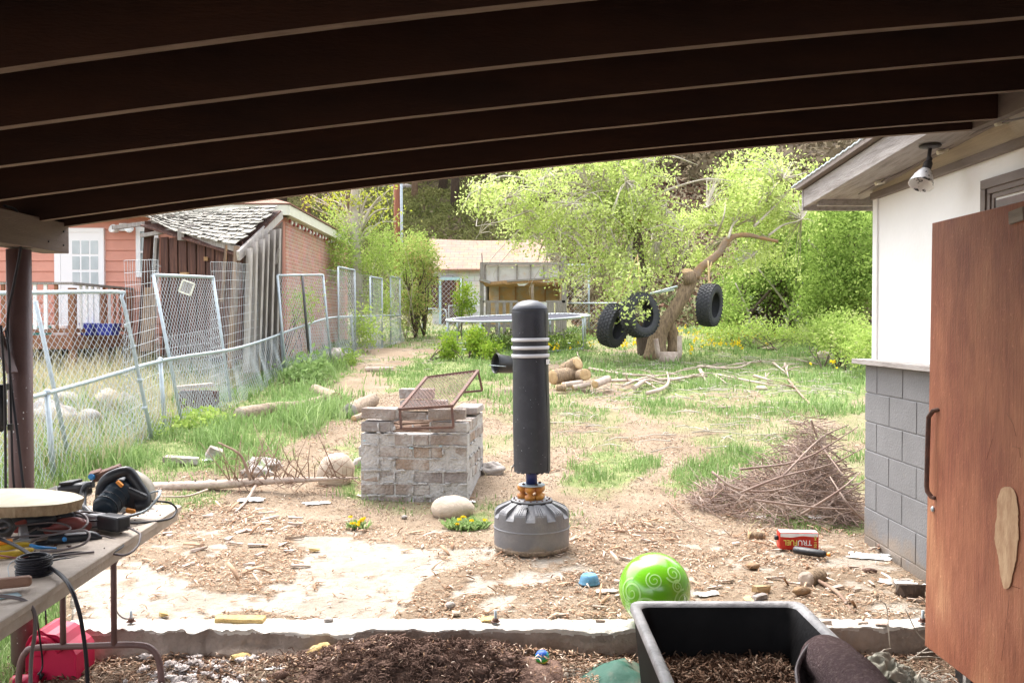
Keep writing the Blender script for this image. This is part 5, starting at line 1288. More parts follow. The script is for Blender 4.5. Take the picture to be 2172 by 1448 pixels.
# sticks on the right of the yard
SG = 'bare fallen branches on the grass'
def stick(px, m='pale_bark', r=.03, label='bare grey fallen branch lying in the grass of the yard', fork=True, group=SG, cat='branch'):
    pts = [on(x, y, r + .02 + .04 * random.random()) for x, y in px]
    b = MB(); b.tube(smooth_path(pts, 4), [r, r * .8, r * .35], 8, rough=.06)
    if fork:
        for _ in range(2):
            i = random.randint(0, len(pts) - 2); q = pts[i].lerp(pts[i + 1], .6); e = q + Vector((random.uniform(-.5, .5), random.uniform(-.4, .4), random.uniform(0, .12))); b.tube([q, (q + e) / 2 + Vector((0, 0, .03)), e], [r * .5, r * .35, r * .15], 6)
    return tag(b.build('fallen_branch', M[m]), label, cat, group)
for px, r in (([(1345, 835), (1370, 818), (1415, 812), (1500, 806)], .038), ([(1370, 842), (1405, 836), (1418, 818), (1415, 795)], .032), ([(1320, 828), (1360, 812), (1410, 803)], .024), ([(1250, 790), (1330, 800), (1410, 806)], .026),
              ([(1290, 815), (1360, 818), (1395, 835)], .024), ([(1480, 782), (1560, 788), (1600, 772)], .026), ([(1520, 800), (1600, 820), (1650, 828)], .022), ([(1485, 795), (1500, 820)], .035), ([(1515, 800), (1540, 822)], .022),
              ([(1640, 775), (1668, 800)], .026), ([(1665, 778), (1672, 808)], .028), ([(1230, 770), (1222, 748)], .02), ([(1420, 815), (1480, 805), (1560, 812)], .018), ([(1560, 778), (1650, 772)], .02),
              ([(1450, 790), (1540, 776)], .014), ([(1600, 805), (1640, 815)], .03), ([(1700, 752), (1735, 750)], .025), ([(1690, 768), (1735, 780)], .022), ([(1340, 800), (1300, 792)], .016), ([(1550, 870), (1505, 872)], .013), ([(1340, 740), (1352, 775)], .0)):
    if r > 0: stick(px, r=r)
stick([(1672, 810), (1700, 845), (1735, 880)], 'twig_dk', .02, 'brown bent branch rising out of the brush pile into the grass', group=None)
stick([(1715, 1243), (1775, 1275), (1815, 1325)], 'twig_dk', .014, 'crooked brown stick on the slab right of the black tub', fork=False, group=None)
stick([(1415, 1070), (1480, 1130), (1600, 1165)], 'twig_dk', .006, 'long thin reddish twig arching over the wood chips', group=None)
stick([(1270, 1130), (1400, 1140), (1500, 1130)], 'twig_dk', .005, 'thin straight twig lying on chips right of the punching bag', group=None)
# bits of sticks near and far, countless
b = MB(); random.seed(21)
for k in range(330):
    if k % 3: px, py = random.uniform(1180, 1820), random.uniform(745, 850)
    elif k % 2: px, py = random.uniform(1200, 1700), random.uniform(850, 960)
    else: px, py = random.uniform(760, 940), random.uniform(712, 790)
    q = G(px, py); a = random.uniform(0, 6.3); L_ = random.uniform(.08, .35); dv = Vector((math.cos(a), math.sin(a), 0)) * L_
    b.tube([q - dv + Vector((0, 0, .03)), q + Vector((0, 0, .05)), q + dv + Vector((0, 0, .02))], [.007, .006, .003], 5)
tag(b.build('stick_litter', M['twig']), 'countless small dry sticks littering the yard', 'stick litter', kind='stuff')

# ================================================================= BRUSH PILE by the house
b = MB(); b2 = MB(); random.seed(31)
cx, cy = 2.44, 7.42
for k in range(1500):
    t_ = random.random(); a = random.uniform(0, 6.3); rr = random.random() ** .6
    q = Vector((cx + rr * (.95 if math.cos(a) < 0 else .3) * math.cos(a) , cy + rr * .68 * math.sin(a), 0)); hmax = (.25 + .5 * max(0, min(1, (q.x - 1.9) / .6))) * max(0, 1 - rr ** 1.5) + .05
    if q.y < 6.45 and q.x > 2.45: q.x = 2.4
    q.z = g1(q.x, q.y) + random.uniform(.0, 1) * hmax + .02
    yaw = random.gauss(R(165), 1.1); L_ = random.uniform(.12, .5); pit_ = random.gauss(.1, .4)
    dv = Vector((math.cos(yaw) * math.cos(pit_), math.sin(yaw) * math.cos(pit_), math.sin(pit_))) * L_
    pts = [q - dv * .5, q + Vector([random.uniform(-.03, .03) for _ in range(3)]), q + dv * .5]
    for p in pts:
        p.z = max(p.z, g1(p.x, p.y) + .01)
        if p.y < 6.5: p.x = min(p.x, 2.46)
    (b if k % 4 else b2).tube(pts, [random.uniform(.0022, .0052), .003, .0016], 5)
for px in ([(1570, 1045), (1660, 1010), (1760, 985), (1830, 950)], [(1510, 1000), (1560, 1035), (1640, 1040), (1740, 1010)], [(1600, 1060), (1720, 1075), (1820, 1080)], [(1660, 1010), (1740, 930), (1800, 900)], [(1700, 1090), (1780, 1040), (1826, 1000)], [(1570, 995), (1700, 975), (1820, 905)], [(1720, 890), (1740, 940), (1790, 1010)], [(1850, 1120), (1800, 1070), (1760, 1010)]):
    pts = [P(x, y, 6.75 + .5 * mnoise.noise(Vector((x * .01, y * .01, 0))) + max(0, (1000 - y) * .003)) for x, y in px]
    for p in pts:
        if p.y < 6.5: p.x = min(p.x, 2.46)
    b.tube(smooth_path(pts, 4), [.010, .008, .004], 6)
bp = b.build('brush_pile', M['twig_red']); tag(bp, 'tangled pile of reddish dead twigs against the grey block wall', 'brush pile', kind='stuff')
b2.build('twigs', M['twig_dk'], bp)

# ================================================================= BUCKET
bk = thing('bucket', 'black plastic bucket lying on its side in the grass', 'bucket', P(1065, 775, 14.6))
ax = Vector((.90, .40, -.10)).normalized(); mz = ax.to_track_quat('Z', 'Y').to_matrix(); o_ = P(1050, 770, 14.5)
b = MB(); b.lathe([(.162, 0), (.165, .012), (.158, .02), (.156, .05), (.138, .30), (0, .30), (0, .295), (.132, .293), (.150, .05), (.154, .004), (.162, 0)], o_, mz, 40); b.build('bucket_body', M['black'], bk)
b = MB(); b.lathe([(.158, .02), (.168, .022), (.168, .034), (.157, .036)], o_, mz, 40); b.build('rim_band', M['black'], bk)
b = MB(); b.tube([P(1038, 774, 14.35), P(1058, 776, 14.3), P(1076, 777, 14.45)], .006, 6); b.build('bail_handle', M['galv'], bk)

# ================================================================= TRAMPOLINE
tc_ = Vector((.145, 22.6, 1.735)); tr_r = 1.81
tm = thing('trampoline', 'round trampoline with dark mat and pale blue steel frame', 'trampoline', (tc_.x, tc_.y, 1))
mx_ = Matrix.Rotation(R(2.9), 3, 'X') @ Matrix.Rotation(R(-1.9), 3, 'Y')
b = MB(); b.lathe([(0, -.05), (tr_r * .5, -.03), (tr_r * .88, 0)], tc_, mx_, 64); b.build('jumping_mat', M['tramp'], tm)
ring = [tc_ + mx_ @ Vector((tr_r * math.cos(a), tr_r * math.sin(a), 0)) for a in np.linspace(0, 2 * math.pi, 65)]
b = MB(); b.tube(ring, .024, 8, cap=False); b.build('ring_frame', M['galv'], tm)
b = MB()
for k in range(72):
    a = 2 * math.pi * k / 72; b.tube([tc_ + mx_ @ Vector((tr_r * .87 * math.cos(a), tr_r * .87 * math.sin(a), .004)), tc_ + mx_ @ Vector((tr_r * math.cos(a), tr_r * math.sin(a), .012))], .014, 5)
b.build('spring', M['tool_grey'], tm)
for k in range(8):
    a = 2 * math.pi * (k + .35) / 8; q = tc_ + mx_ @ Vector((tr_r * math.cos(a), tr_r * math.sin(a), -.02)); zg = g1(q.x, q.y)
    b = MB(); b.tube([q, Vector((q.x, q.y, zg))], .024, 8); b.build('leg', M['galv'], tm)
for k in range(4):
    a = 2 * math.pi * (2 * k + .35) / 8; a2 = 2 * math.pi * (2 * k + 1.35) / 8
    q = [tc_ + mx_ @ Vector((tr_r * math.cos(x), tr_r * math.sin(x), 0)) for x in (a, a2)]
    for p in q: p.z = g1(p.x, p.y) + .05
    b = MB(); b.tube(q, .022, 8); b.build('foot_rail', M['galv'], tm)

# ================================================================= PLAY FORT
ft = thing('play_fort', 'two storey weathered wooden play fort behind the trampoline', 'play fort', P(1110, 715, 27))
FD = 27.0; FB = 29.0
def fb(mb_, x0, y0, x1, y1, d0, dep=.06):
    a = P(x0, y0, d0); c = P(x1, y1, d0); mb_.hexa([(a.x, d0, c.z), (c.x, d0, c.z), (c.x, d0 + dep, c.z), (a.x, d0 + dep, c.z), (a.x, d0, a.z), (c.x, d0, a.z), (c.x, d0 + dep, a.z), (a.x, d0 + dep, a.z)])
for (x0, x1, d0) in ((1018, 1026, FD), (1192, 1202, FD), (1030, 1037, FB), (1188, 1194, FB)):
    b = MB(); fb(b, x0, 556, x1, 716, d0, .1); b.build('corner_post', M['wood_old'], ft)
b = MB(); b.tube([P(1131, 596, FD + .1), P(1129, 612, FD + .1), P(1130, 640, FD + .1)], .05, 8); b.build('log_post', M['pale_bark'], ft)
b = MB(); fb(b, 1026, 563, 1192, 596, FD + .12, .04); b.build('front_panel', M['fort_panel'], ft)
b = MB(); fb(b, 1034, 602, 1190, 640, FB, .04); b.build('back_panel', M['osb'], ft)
b = MB(); fb(b, 1034, 640, 1096, 690, FB, .04); b.build('back_panel', M['osb'], ft)
b = MB()
a = P(1186, 600, FD); 
b.hexa([P(1188, 640, FD + .1), P(1191, 640, FD + .1), P(1188, 640, FB), P(1186, 640, FB), P(1188, 600, FD + .1), P(1191, 600, FD + .1), P(1188, 600, FB), P(1186, 600, FB)]); b.build('side_panel', M['osb'], ft)
b = MB(); z = P(0, 600, FD).z; b.box((P(1110, 0, FD).x, (FD + FB) / 2, z), (2.42, 2.0, .05)); b.build('upper_floor', M['wood_tan'], ft)
b = MB(); fb(b, 1024, 556, 1197, 562, FD - .02, .1); b.build('top_rail', M['wood_grey_x'], ft)
for x in (1028, 1055, 1095, 1124, 1152, 1186):
    b = MB(); fb(b, x, 562, x + 3, 596, FD + .06, .05); b.build('stud', M['wood_grey_x'], ft)
b = MB(); b.bar(P(1017, 594, FD - .04), P(1040, 601, FD - .04), .05, .09); b.bar(P(1040, 601, FD - .04), P(1072, 598, FD - .04), .05, .09); b.bar(P(1072, 599, FD - .05), P(1201, 590, FD - .05), .05, .11); b.build('floor_beam', M['wood_tan'], ft)
b = MB(); b.bar(P(1017, 592, FD - .08), P(1040, 599, FD - .08), .03, .08); b.bar(P(1075, 596, FD - .1), P(1201, 588, FD - .1), .02, .05); b.build('weathered_strip', M['wood_grey_x'], ft)
for x in (1058, 1092, 1155):
    b = MB(); fb(b, x, 604, x + 3, 640, FB - .06, .05); b.build('stud', M['wood_tan'], ft)
for q in ((1024, 637, 1098, 642), (1158, 637, 1199, 642), (1020, 688, 1090, 694), (1165, 670, 1200, 676)): b = MB(); fb(b, *q, FD, .06); b.build('fence_rail', M['wood_grey_x'], ft)
for x in (1034, 1051, 1066, 1081, 1096, 1160, 1178):
    b = MB(); fb(b, x, 641, x + (7 if x < 1150 else 15), 712, FD - .03, .03); b.build('picket', M['wood_old'], ft)
b = MB(); b.plate([P(1194, 558, FD), P(1202, 556, FD), P(1200, 530, FD), P(1191, 552, FD)], .03); b.bar(P(1023, 556, FD), P(1022, 537, FD), .03, .03); b.build('finial_board', M['wood_old'], ft)
b = MB(); b.plate([P(1096, 601, FD - .02), P(1122, 600, FD - .02), P(1112, 606, FD - .02), P(1100, 606, FD - .02)], .02); b.build('torn_plastic', M['paper'], ft)

# ================================================================= FAR SHED
fs = thing('block_shed', 'small whitewashed block shed with pink shingle roof and blue door frame', 'shed', P(1040, 685, 34))
SD = 34.0
b = MB(); a = P(917, 566, SD); c = P(1166, 700, SD); b.box(((a.x + c.x) / 2, SD + 1.9, (a.z + 1.4) / 2), (c.x - a.x, 3.7, a.z - 1.4)); b.build('block_wall', M['grey_brick'], fs)
e0, e1, r0, r1 = P(909, 571, SD - .3), P(1172, 571, SD - .3), P(911, 506, SD + 2), P(1154, 507, SD + 2)
b = MB(); n_ = 14; V = []
for i in range(n_ + 1):
    u = i / n_; sag = -.07 * math.sin(math.pi * u)
    V += [e0.lerp(e1, u), r0.lerp(r1, u) + Vector((0, 0, sag))]
b.add(V, [(2 * i, 2 * i + 2, 2 * i + 3, 2 * i + 1) for i in range(n_)])
V = [q for i in range(n_ + 1) for q in (r0.lerp(r1, i / n_) + Vector((0, 0, -.07 * math.sin(math.pi * i / n_))), e0.lerp(e1, i / n_) + Vector((0, 4.6, 0)))]
b.add(V, [(2 * i, 2 * i + 2, 2 * i + 3, 2 * i + 1) for i in range(n_)])
o = b.build('roof', brickmat('pink_shingle', (.34, .215, .145), (.30, .185, .125), (.23, .14, .10), 1.0, .35, .20, .012, 'XY', .3), fs); sm_ = o.modifiers.new('thick', 'SOLIDIFY'); sm_.thickness = .06
b = MB(); fb(b, 912, 570, 1169, 573, SD - .28, .06); b.build('eave_board', M['wood_brown'], fs)
b = MB(); fb(b, 936, 594, 968, 689, SD - .04, .05); b.build('door', M['wood_brown'], fs)
b = MB(); fb(b, 931, 590, 936, 689, SD - .08, .1); fb(b, 936, 588, 975, 594, SD - .08, .1); b.build('door_frame', M['bluetrim'], fs)
b = MB(); fb(b, 967, 596, 973, 643, SD - .07, .04); b.build('yellow_board', M['wood_tan'], fs)
for q in ((915, 586, 930, 655), (974, 590, 981, 655)): b = MB(); fb(b, *q, SD - .05, .06); b.build('brick_jamb', M['wood_brown'], fs)
b = MB(); fb(b, 976, 655, 991, 689, SD - .09, .06); b.build('pale_board', M['osb'], fs)
# small wire gate in front of the shed
t = thing('wire_gate', 'low curved tube and wire gate in front of the far shed', 'gate', P(930, 690, 28.5))
b = MB(); b.tube(smooth_path([P(895, 708, 28), P(898, 660, 28.2), P(905, 655, 28.2), P(940, 656, 29), P(946, 662, 29), P(948, 690, 29)], 3), .02, 7); b.tube([P(952, 706, 29), P(952, 648, 29), P(1020, 648, 29.5), P(1020, 708, 29.5)], .02, 7); b.tube([P(978, 706, 29.2), P(978, 590, 29.2)], .022, 7); b.build('gate_frame', M['galv'], t)
V, F_ = chain_link([P(896, 705, 28.2), P(1020, 705, 29.5), P(1020, 648, 29.5), P(896, 658, 28.2)], .08, .004); arr_mesh('wire_mesh', V, F_, M['wire'], t)
V, F_ = chain_link([P(916, 700, 30), P(982, 700, 30), P(982, 592, 30), P(916, 592, 30)], .08, .004); arr_mesh('wire_mesh', V, F_, M['wire'], t)
# chain link behind the fort
t = thing('kennel_fence', 'tall chain link fence section right of the play fort', 'fence', P(1230, 690, 27.5))
c4 = [P(1204, 712, 27.4), P(1249, 700, 27.4), P(1249, 562, 27.4), P(1204, 562, 27.4)]
for i in (1, 2): pipe_frame(t, [c4[i], c4[(i + 1) % 4]], .028)
pipe_frame(t, [P(1204, 643, 27.4), P(1390, 643, 27.0)], .024)
V, F_ = chain_link(c4, .075, .003); arr_mesh('chain_mesh', V, F_, M['wire'], t)
V, F_ = chain_link([P(1249, 700, 27.4), P(1390, 706, 27.0), P(1390, 643, 27.0), P(1249, 643, 27.4)], .075, .003); arr_mesh('chain_mesh', V, F_, M['wire'], t)
# green far fence, car and garage behind the bushes
t = thing('green_fence', 'dark chain link fence under the green bushes', 'fence', P(1640, 690, 26.5))
V, F_ = chain_link([P(1560, 712, 26.5), P(1720, 712, 26.5), P(1720, 640, 26.5), P(1560, 640, 26.5)], .07, .004); arr_mesh('chain_mesh', V, F_, M['galv'], t)
for x in (1590, 1690): b = MB(); b.tube([P(x, 715, 26.45), P(x, 640, 26.45)], .03, 8); b.build('fence_post', M['galv'], t)
t = thing('garage', 'grey garage wall glimpsed through the green bushes', 'garage', P(1640, 650, 30.5))
b = MB(); a = P(1615, 560, 30.5); b.box((a.x + .9, 32, a.z / 2 + .8), (2.1, 3, a.z - .4)); b.build('wall', M['block'], t)
b = MB(); b.plate([P(1608, 562, 30.2), P(1700, 562, 30.2), P(1700, 540, 33.6), P(1608, 540, 33.6)], .08); b.build('roof', M['galvdark'], t)
t = thing('white_shed', 'bright white shed wall glimpsed through gaps in the bushes', 'shed', P(1600, 640, 29))
b = MB(); a = P(1555, 622, 29.2); c = P(1614, 672, 29.2); b.hexa([(a.x, 29.2, c.z), (c.x, 29.2, c.z), (c.x, 30.2, c.z), (a.x, 30.2, c.z), (a.x, 29.2, a.z), (c.x, 29.2, a.z), (c.x, 30.2, a.z), (a.x, 30.2, a.z)]); b.build('wall', M['white_paint'], t)
b = MB(); b.plate([P(1551, 620, 29.0), P(1618, 620, 29.0), P(1618, 612, 30.4), P(1551, 612, 30.4)], .05); b.build('roof', M['galvdark'], t)

# ================================================================= STUMP, TYRES
st = thing('tree_stump', 'cut stump with two upright sawn stubs in front of the leaning tree', 'stump', G(1418, 757))
b = MB(); q = G(1418, 768); k_ = q.y / FP
b.tube([q + Vector((0, 0, -.05)), q + Vector((0, 0, .10)), q + Vector((.0, 0, .22))], [.26, .22, .19], 18, rough=.09); b.build('stump_base', M['pale_bark'], st)
for sx, ty, tx in ((-.18, 718, 1391), (.19, 712, 1441)):
    b = MB(); tp = P(tx, ty, q.y); b.tube([q + Vector((sx, 0, .08)), q + Vector((sx * 1.25, 0, .2)), tp], [.07, .055, .05], 12, rough=.06); s_ = b.build('upright_stub', M['pale_bark'], st)
    b = MB(); b.lathe([(0, .005), (.045, .002), (.049, -.01)], tp, None, 14); b.build('cut_face', M['cut'], s_)
def tyre(c, Ro, Wd, yaw, tilt, label):
    t = thing('tyre_swing', label, 'tyre', c, 'old tyres hung from the trees')
    mz = Matrix.Rotation(yaw, 3, 'Z') @ Matrix.Rotation(R(90) + tilt, 3, 'X')   # lathe axis
    h = Wd / 2; Ri = Ro * .60
    prof = [(Ri, -h * .78), (Ri * 1.02, -h * .90), (Ri * 1.12, -h * 1.0), (Ro * .84, -h * 1.04), (Ro * .94, -h * .95), (Ro * .985, -h * .80), (Ro, -h * .5), (Ro * 1.005, 0), (Ro, h * .5), (Ro * .985, h * .80), (Ro * .94, h * .95), (Ro * .84, h * 1.04), (Ri * 1.12, h), (Ri * 1.02, h * .90), (Ri, h * .78), (Ri * 1.06, h * .74), (Ro * .80, h * .80), (Ro * .90, h * .60), (Ro * .925, 0), (Ro * .90, -h * .60), (Ro * .80, -h * .80), (Ri * 1.06, -h * .74)]
    b = MB(); b.lathe(prof, c, mz, 56, close=True); b.build('carcass', M['rubber'], t)
    b = MB()
    n = 34
    for k in range(n):
        for row, (z, off) in enumerate(((-.80, 0), (-.40, .5), (0, 0), (.40, .5), (.80, 0))):
            a = 2 * math.pi * (k + off) / n; rr = Ro * (1.0 if abs(z) < .6 else .975)
            m2 = mz @ Matrix.Rotation(a, 3, 'Z')
            b.box(Vector(c) + m2 @ Vector((rr + .004, 0, z * h)), (.026, 2 * math.pi * Ro / n * .66, h * .34), m2 @ Matrix.Rotation(R(22 if row % 2 else -22), 3, 'X'))
    b.build('tread', M['rubber'], t)
    return t
c1 = P(1505, 647, 18.6); tyre(c1, .43, .30, R(58), R(4), 'single old tyre hanging by tan rope right of the leaning trunk')
c2 = P(1302, 690, 18.4); tyre(c2, .44, .30, R(55), R(14), 'lowest old tyre hanging at the left of the overlapping pair')
c3 = P(1357, 668, 18.0); tyre(c3, .44, .29, R(38), R(-6), 'upper old tyre hanging in willow leaves in front of the trunk')
t = thing('rope', 'tan rope tied from the leaning branch through the single tyre', 'rope', P(1504, 600, 18.7))
b = MB(); rp = [P(1502, 553, 18.9), P(1503, 590, 18.7), P(1506, 600, 18.65), P(1513, 606, 18.55), P(1516, 618, 18.45), P(1512, 628, 18.45)]; b.tube(smooth_path(rp, 4), .014, 6); b.ball(P(1505, 600, 18.65), .04, 8, 6); b.tube([P(1509, 556, 18.9), P(1505, 575, 18.8), P(1504, 598, 18.65)], .010, 6)
b.build('strand', M['rope'], t)
t = thing('rope', 'tan rope holding the overlapping tyres under the willow', 'rope', P(1356, 620, 18.1))
b = MB(); b.tube(smooth_path([P(1352, 540, 18.6), P(1356, 590, 18.2), P(1360, 625, 18.0), P(1358, 640, 17.9)], 4), .012, 6); b.tube(smooth_path([P(1350, 545, 18.6), P(1325, 610, 18.5), P(1305, 650, 18.4), P(1303, 656, 18.3)], 4), .012, 6); b.build('strand', M['rope'], t)
# ================================================================= BLACK TUB
tb = thing('plastic_tub', 'deep black plastic tub with pale rim in the foreground', 'tub', (.85, 3.2, -.15))
def rrect(x0, x1, y0, y1, r, z, n=6):
    out = []
    for cx_, cy_, a0 in ((x1 - r, y1 - r, 0), (x0 + r, y1 - r, 90), (x0 + r, y0 + r, 180), (x1 - r, y0 + r, 270)):
        for k in range(n + 1):
            a = R(a0 + 90 * k / n); out.append((cx_ + r * math.cos(a), cy_ + r * math.sin(a), z))
    return out
rz_ = .395; X0, X1, Y0, Y1 = .487, 1.200, 2.62, 3.70
rings = [rrect(X0 + .06, X1 - .06, Y0 + .05, Y1 - .05, .05, -.14), rrect(X0 + .012, X1 - .012, Y0 + .012, Y1 - .012, .05, rz_ - .05), rrect(X0 - .004, X1 + .004, Y0 - .004, Y1 + .004, .055, rz_ - .02), rrect(X0, X1, Y0, Y1, .05, rz_),
         rrect(X0 + .006, X1 - .006, Y0 + .006, Y1 - .006, .046, rz_ + .004), rrect(X0 + .030, X1 - .030, Y0 + .030, Y1 - .030, .034, rz_ + .001), rrect(X0 + .040, X1 - .040, Y0 + .040, Y1 - .040, .04, rz_ - .012), rrect(X0 + .060, X1 - .068, Y0 + .06, Y1 - .058, .06, rz_ - .10), rrect(X0 + .085, X1 - .10, Y0 + .09, Y1 - .085, .07, .12), rrect(X0 + .12, X1 - .13, Y0 + .12, Y1 - .12, .06, .10)]
V = [q for r in rings for q in r]; n = len(rings[0])
b = MB(); b.add(V, [(i * n + k, i * n + (k + 1) % n, (i + 1) * n + (k + 1) % n, (i + 1) * n + k) for i in range(len(rings) - 1) for k in range(n)] + [tuple(range(n - 1, -1, -1)), tuple((len(rings) - 1) * n + k for k in range(n))], True)
b.mi = [1 if 2 * n <= i < 6 * n else 0 for i in range(len(b.f))]; b.build('tub_shell', [M['tub'], M['tub_rim']], tb)
def tz(X, Y): return .165 + .035 * fbm(X, Y, 6) + .02 * (Y - 3.0)
def box_sheet(name, x0, x1, y0, y1, st, zf, m):
    return grid_sheet(name, np.arange(x0, x1, st), np.arange(y0, y1, st), zf, {}, m)
o = box_sheet('tub_soil', X0 + .075, X1 - .085, Y0 + .08, Y1 - .075, .015, tz, M['soil']); tag(o, 'layer of brown leafy debris filling the bottom of the black tub', 'debris', kind='stuff')
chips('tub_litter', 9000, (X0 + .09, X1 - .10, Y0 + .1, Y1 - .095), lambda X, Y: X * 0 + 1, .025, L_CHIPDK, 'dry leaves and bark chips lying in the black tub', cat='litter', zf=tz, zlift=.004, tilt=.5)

# ================================================================= RUG ROLL
rg = thing('rolled_rug', 'rolled dark brown rug draped over the right rim of the tub', 'rug', (1.3, 3.2, .4))
axp = smooth_path([P(1752, 1400, 3.28), P(1790, 1432, 3.05), P(1850, 1500, 2.78), P(1905, 1580, 2.5)], 12)
V = []; SEG = 44; N = len(axp)
for i, p in enumerate(axp):
    t = (axp[min(i + 1, N - 1)] - axp[max(i - 1, 0)]).normalized(); x = t.cross(Vector((0, 0, 1))).normalized(); y = x.cross(t)
    rad = .098 + .004 * math.sin(i * .5)
    for k in range(SEG):
        a = R(-150 + 372 * k / (SEG - 1)); rr = rad * (1 - .16 * max(0, (k - SEG * .78) / (SEG * .22)))
        rr *= 1 + .04 * mnoise.noise(Vector((math.cos(a) * 2, math.sin(a) * 2, i * .12)))
        V.append(p + x * (rr * math.cos(a) * -1.0) + y * (rr * math.sin(a) * .95))
b = MB(); b.add(V, [(i * SEG + k, i * SEG + k + 1, (i + 1) * SEG + k + 1, (i + 1) * SEG + k) for i in range(N - 1) for k in range(SEG - 1)], True)
o = b.build('outer_roll', M['carpet'], rg); s_ = o.modifiers.new('thick', 'SOLIDIFY'); s_.thickness = .013; s_.offset = -1
# inner flap hanging into the tub
ea = smooth_path([P(1748, 1350, 3.33), P(1728, 1357, 3.28), P(1706, 1380, 3.22), P(1690, 1415, 3.16), P(1692, 1450, 3.08), P(1702, 1520, 2.95)], 4)
eb = smooth_path([P(1756, 1352, 3.36), P(1752, 1368, 3.38), P(1744, 1392, 3.36), P(1740, 1420, 3.33), P(1742, 1450, 3.28), P(1750, 1520, 3.1)], 4)
V = []; nf = 12; ne = len(ea)
for k in range(ne):
    for i in range(nf):
        u = i / (nf - 1); q = ea[k].lerp(eb[k], u); q = q + Vector((-.018, .05, 0)) * math.sin(math.pi * u) * min(1, k / 6); V.append(q)
b = MB(); b.add(V, [(k * nf + i, k * nf + i + 1, (k + 1) * nf + i + 1, (k + 1) * nf + i) for k in range(ne - 1) for i in range(nf - 1)], True)
o = b.build('inner_fold', M['carpet'], rg); s_ = o.modifiers.new('thick', 'SOLIDIFY'); s_.thickness = .010
b = MB(); b.tube(ea, .0065, 6); b.build('bound_edge', M['cord_gry'], rg)

# ================================================================= GREEN BALL
gbm = mat('bright_green_vinyl', (.17, .52, .012), (.19, .56, .02), 2, .22, 0, spec=.8, coat=.5)
bc_ = Vector((.728, 4.55, .196)); br_ = .182
gb = thing('play_ball', 'large bright green play ball printed with pale swirls', 'ball', bc_)
b = MB(); b.ball(bc_, br_, 48, 32); b.build('ball', gbm, gb)
swm = mat('pale_green_print', (.46, .80, .25), None, rough=.35)
b = MB()
def swirl(px, py, rad, turns=2.2, w_=.004, ph=0):
    # centre direction from the pixel, drawn on the sphere
    cdir = (P(px, py, bc_.y - .15) - bc_); cdir.normalize(); x = cdir.cross(Vector((0, 0, 1))).normalized(); y = x.cross(cdir)
    L_ = []; Rr = []
    n = 60
    for i in range(n):
        a = ph + turns * 2 * math.pi * i / n; rr = rad * (i / n) ** .8
        for s_, l_ in ((-1, L_), (1, Rr)):
            r2 = max(.0005, rr + s_ * w_ * (.5 + .5 * i / n)); d_ = (cdir + (x * math.cos(a) + y * math.sin(a)) * (r2 / br_)).normalized(); l_.append(bc_ + d_ * (br_ + .0012))
    V = [q for p in zip(L_, Rr) for q in p]; b.add(V, [(2 * i, 2 * i + 1, 2 * i + 3, 2 * i + 2) for i in range(n - 1)], True)
swirl(1388, 1231, .045); swirl(1438, 1243, .032, ph=1); swirl(1372, 1290, .07, 2.4, .006, ph=1); swirl(1452, 1276, .06, 2, .005, ph=2); swirl(1327, 1258, .075, 2.2, .006, ph=.5); swirl(1438, 1208, .05, 2, .005)
b.build('swirl_print', swm, gb)

# ================================================================= BOWL
bw = G(1250, 1252); bw.z = .016
t = thing('upturned_bowl', 'small blue plastic bowl upside down on the chips beside the green ball', 'bowl', bw)
b = MB(); b.lathe([(.060, 0), (.064, .002), (.060, .006), (.058, .018), (.050, .042), (.042, .054), (.036, .057), (.034, .054), (0, .053)], bw, None, 32); b.build('bowl_shell', M['bowl'], t)
b = MB(); b.lathe([(.005, 0), (.009, .001), (.009, .003), (.005, .003)], bw + Vector((-.006, -.056, .028)), Euler((R(75), 0, 0)).to_matrix(), 14, close=True); b.build('embossed_ring', M['bowl'], t)

# ================================================================= RED TIN with upside down print
tp_ = P(1692, 1160, 6.09); tp_.z = .02
tn = thing('fuel_tin', 'red and white printed fuel tin lying on its side upside down', 'tin', tp_)
mt_ = Matrix.Rotation(R(-4), 3, 'Z')
def TN(x, y, z): return Vector((tp_.x, tp_.y, .018)) + mt_ @ Vector((x, y, z))
hw, hh, dd_ = .131, .118, .07
b = MB(); b.hexa([TN(-hw, -.04, 0), TN(hw, -.04, 0), TN(hw, .05, 0), TN(-hw, .05, 0), TN(-hw, -.04, hh), TN(hw, -.04, hh), TN(hw, .05, hh), TN(-hw, .05, hh)]); b.build('tin_body', M['tin_red'], tn, bevel=.007)
wv = []
for i in range(17):
    u = i / 16; x = -hw + .006 + u * (2 * hw - .012); wz = hh - .006 - (.020 + .010 * math.sin(u * 9 - 1) * (1 - u) + (.012 if u < .2 else 0) * (1 - u * 5)); wv += [TN(x, -.0412, wz), TN(x, -.0412, hh - .004)]
b = MB(); b.add(wv, [(2 * i, 2 * i + 2, 2 * i + 3, 2 * i + 1) for i in range(16)]); b.box(TN(0, .005, hh + .0006), (2 * hw - .014, .078, .0012), mt_); b.build('white_band', M['white_paint'], tn)
xd = mt_ @ Vector((-1, 0, 0)); zd = Vector((0, 0, -1))
text_obj('lettering', 'TRU', M['white_paint'], tn, TN(.036, -.0418, .052), xd, zd, .050, sx=1.0)
text_obj('lettering', 'FUEL', M['tin_yel'], tn, TN(-.058, -.0418, .052), xd, zd, .050, sx=.86)
text_obj('side_lettering', '50:1', M['tin_yel'], tn, TN(.108, -.0418, .038), mt_ @ Vector((0, 0, 1)), mt_ @ Vector((-1, 0, 0)), .026)
text_obj('side_lettering', 'MIX', M['tin_yel'], tn, TN(.108, -.0418, .085), mt_ @ Vector((0, 0, 1)), mt_ @ Vector((-1, 0, 0)), .020)
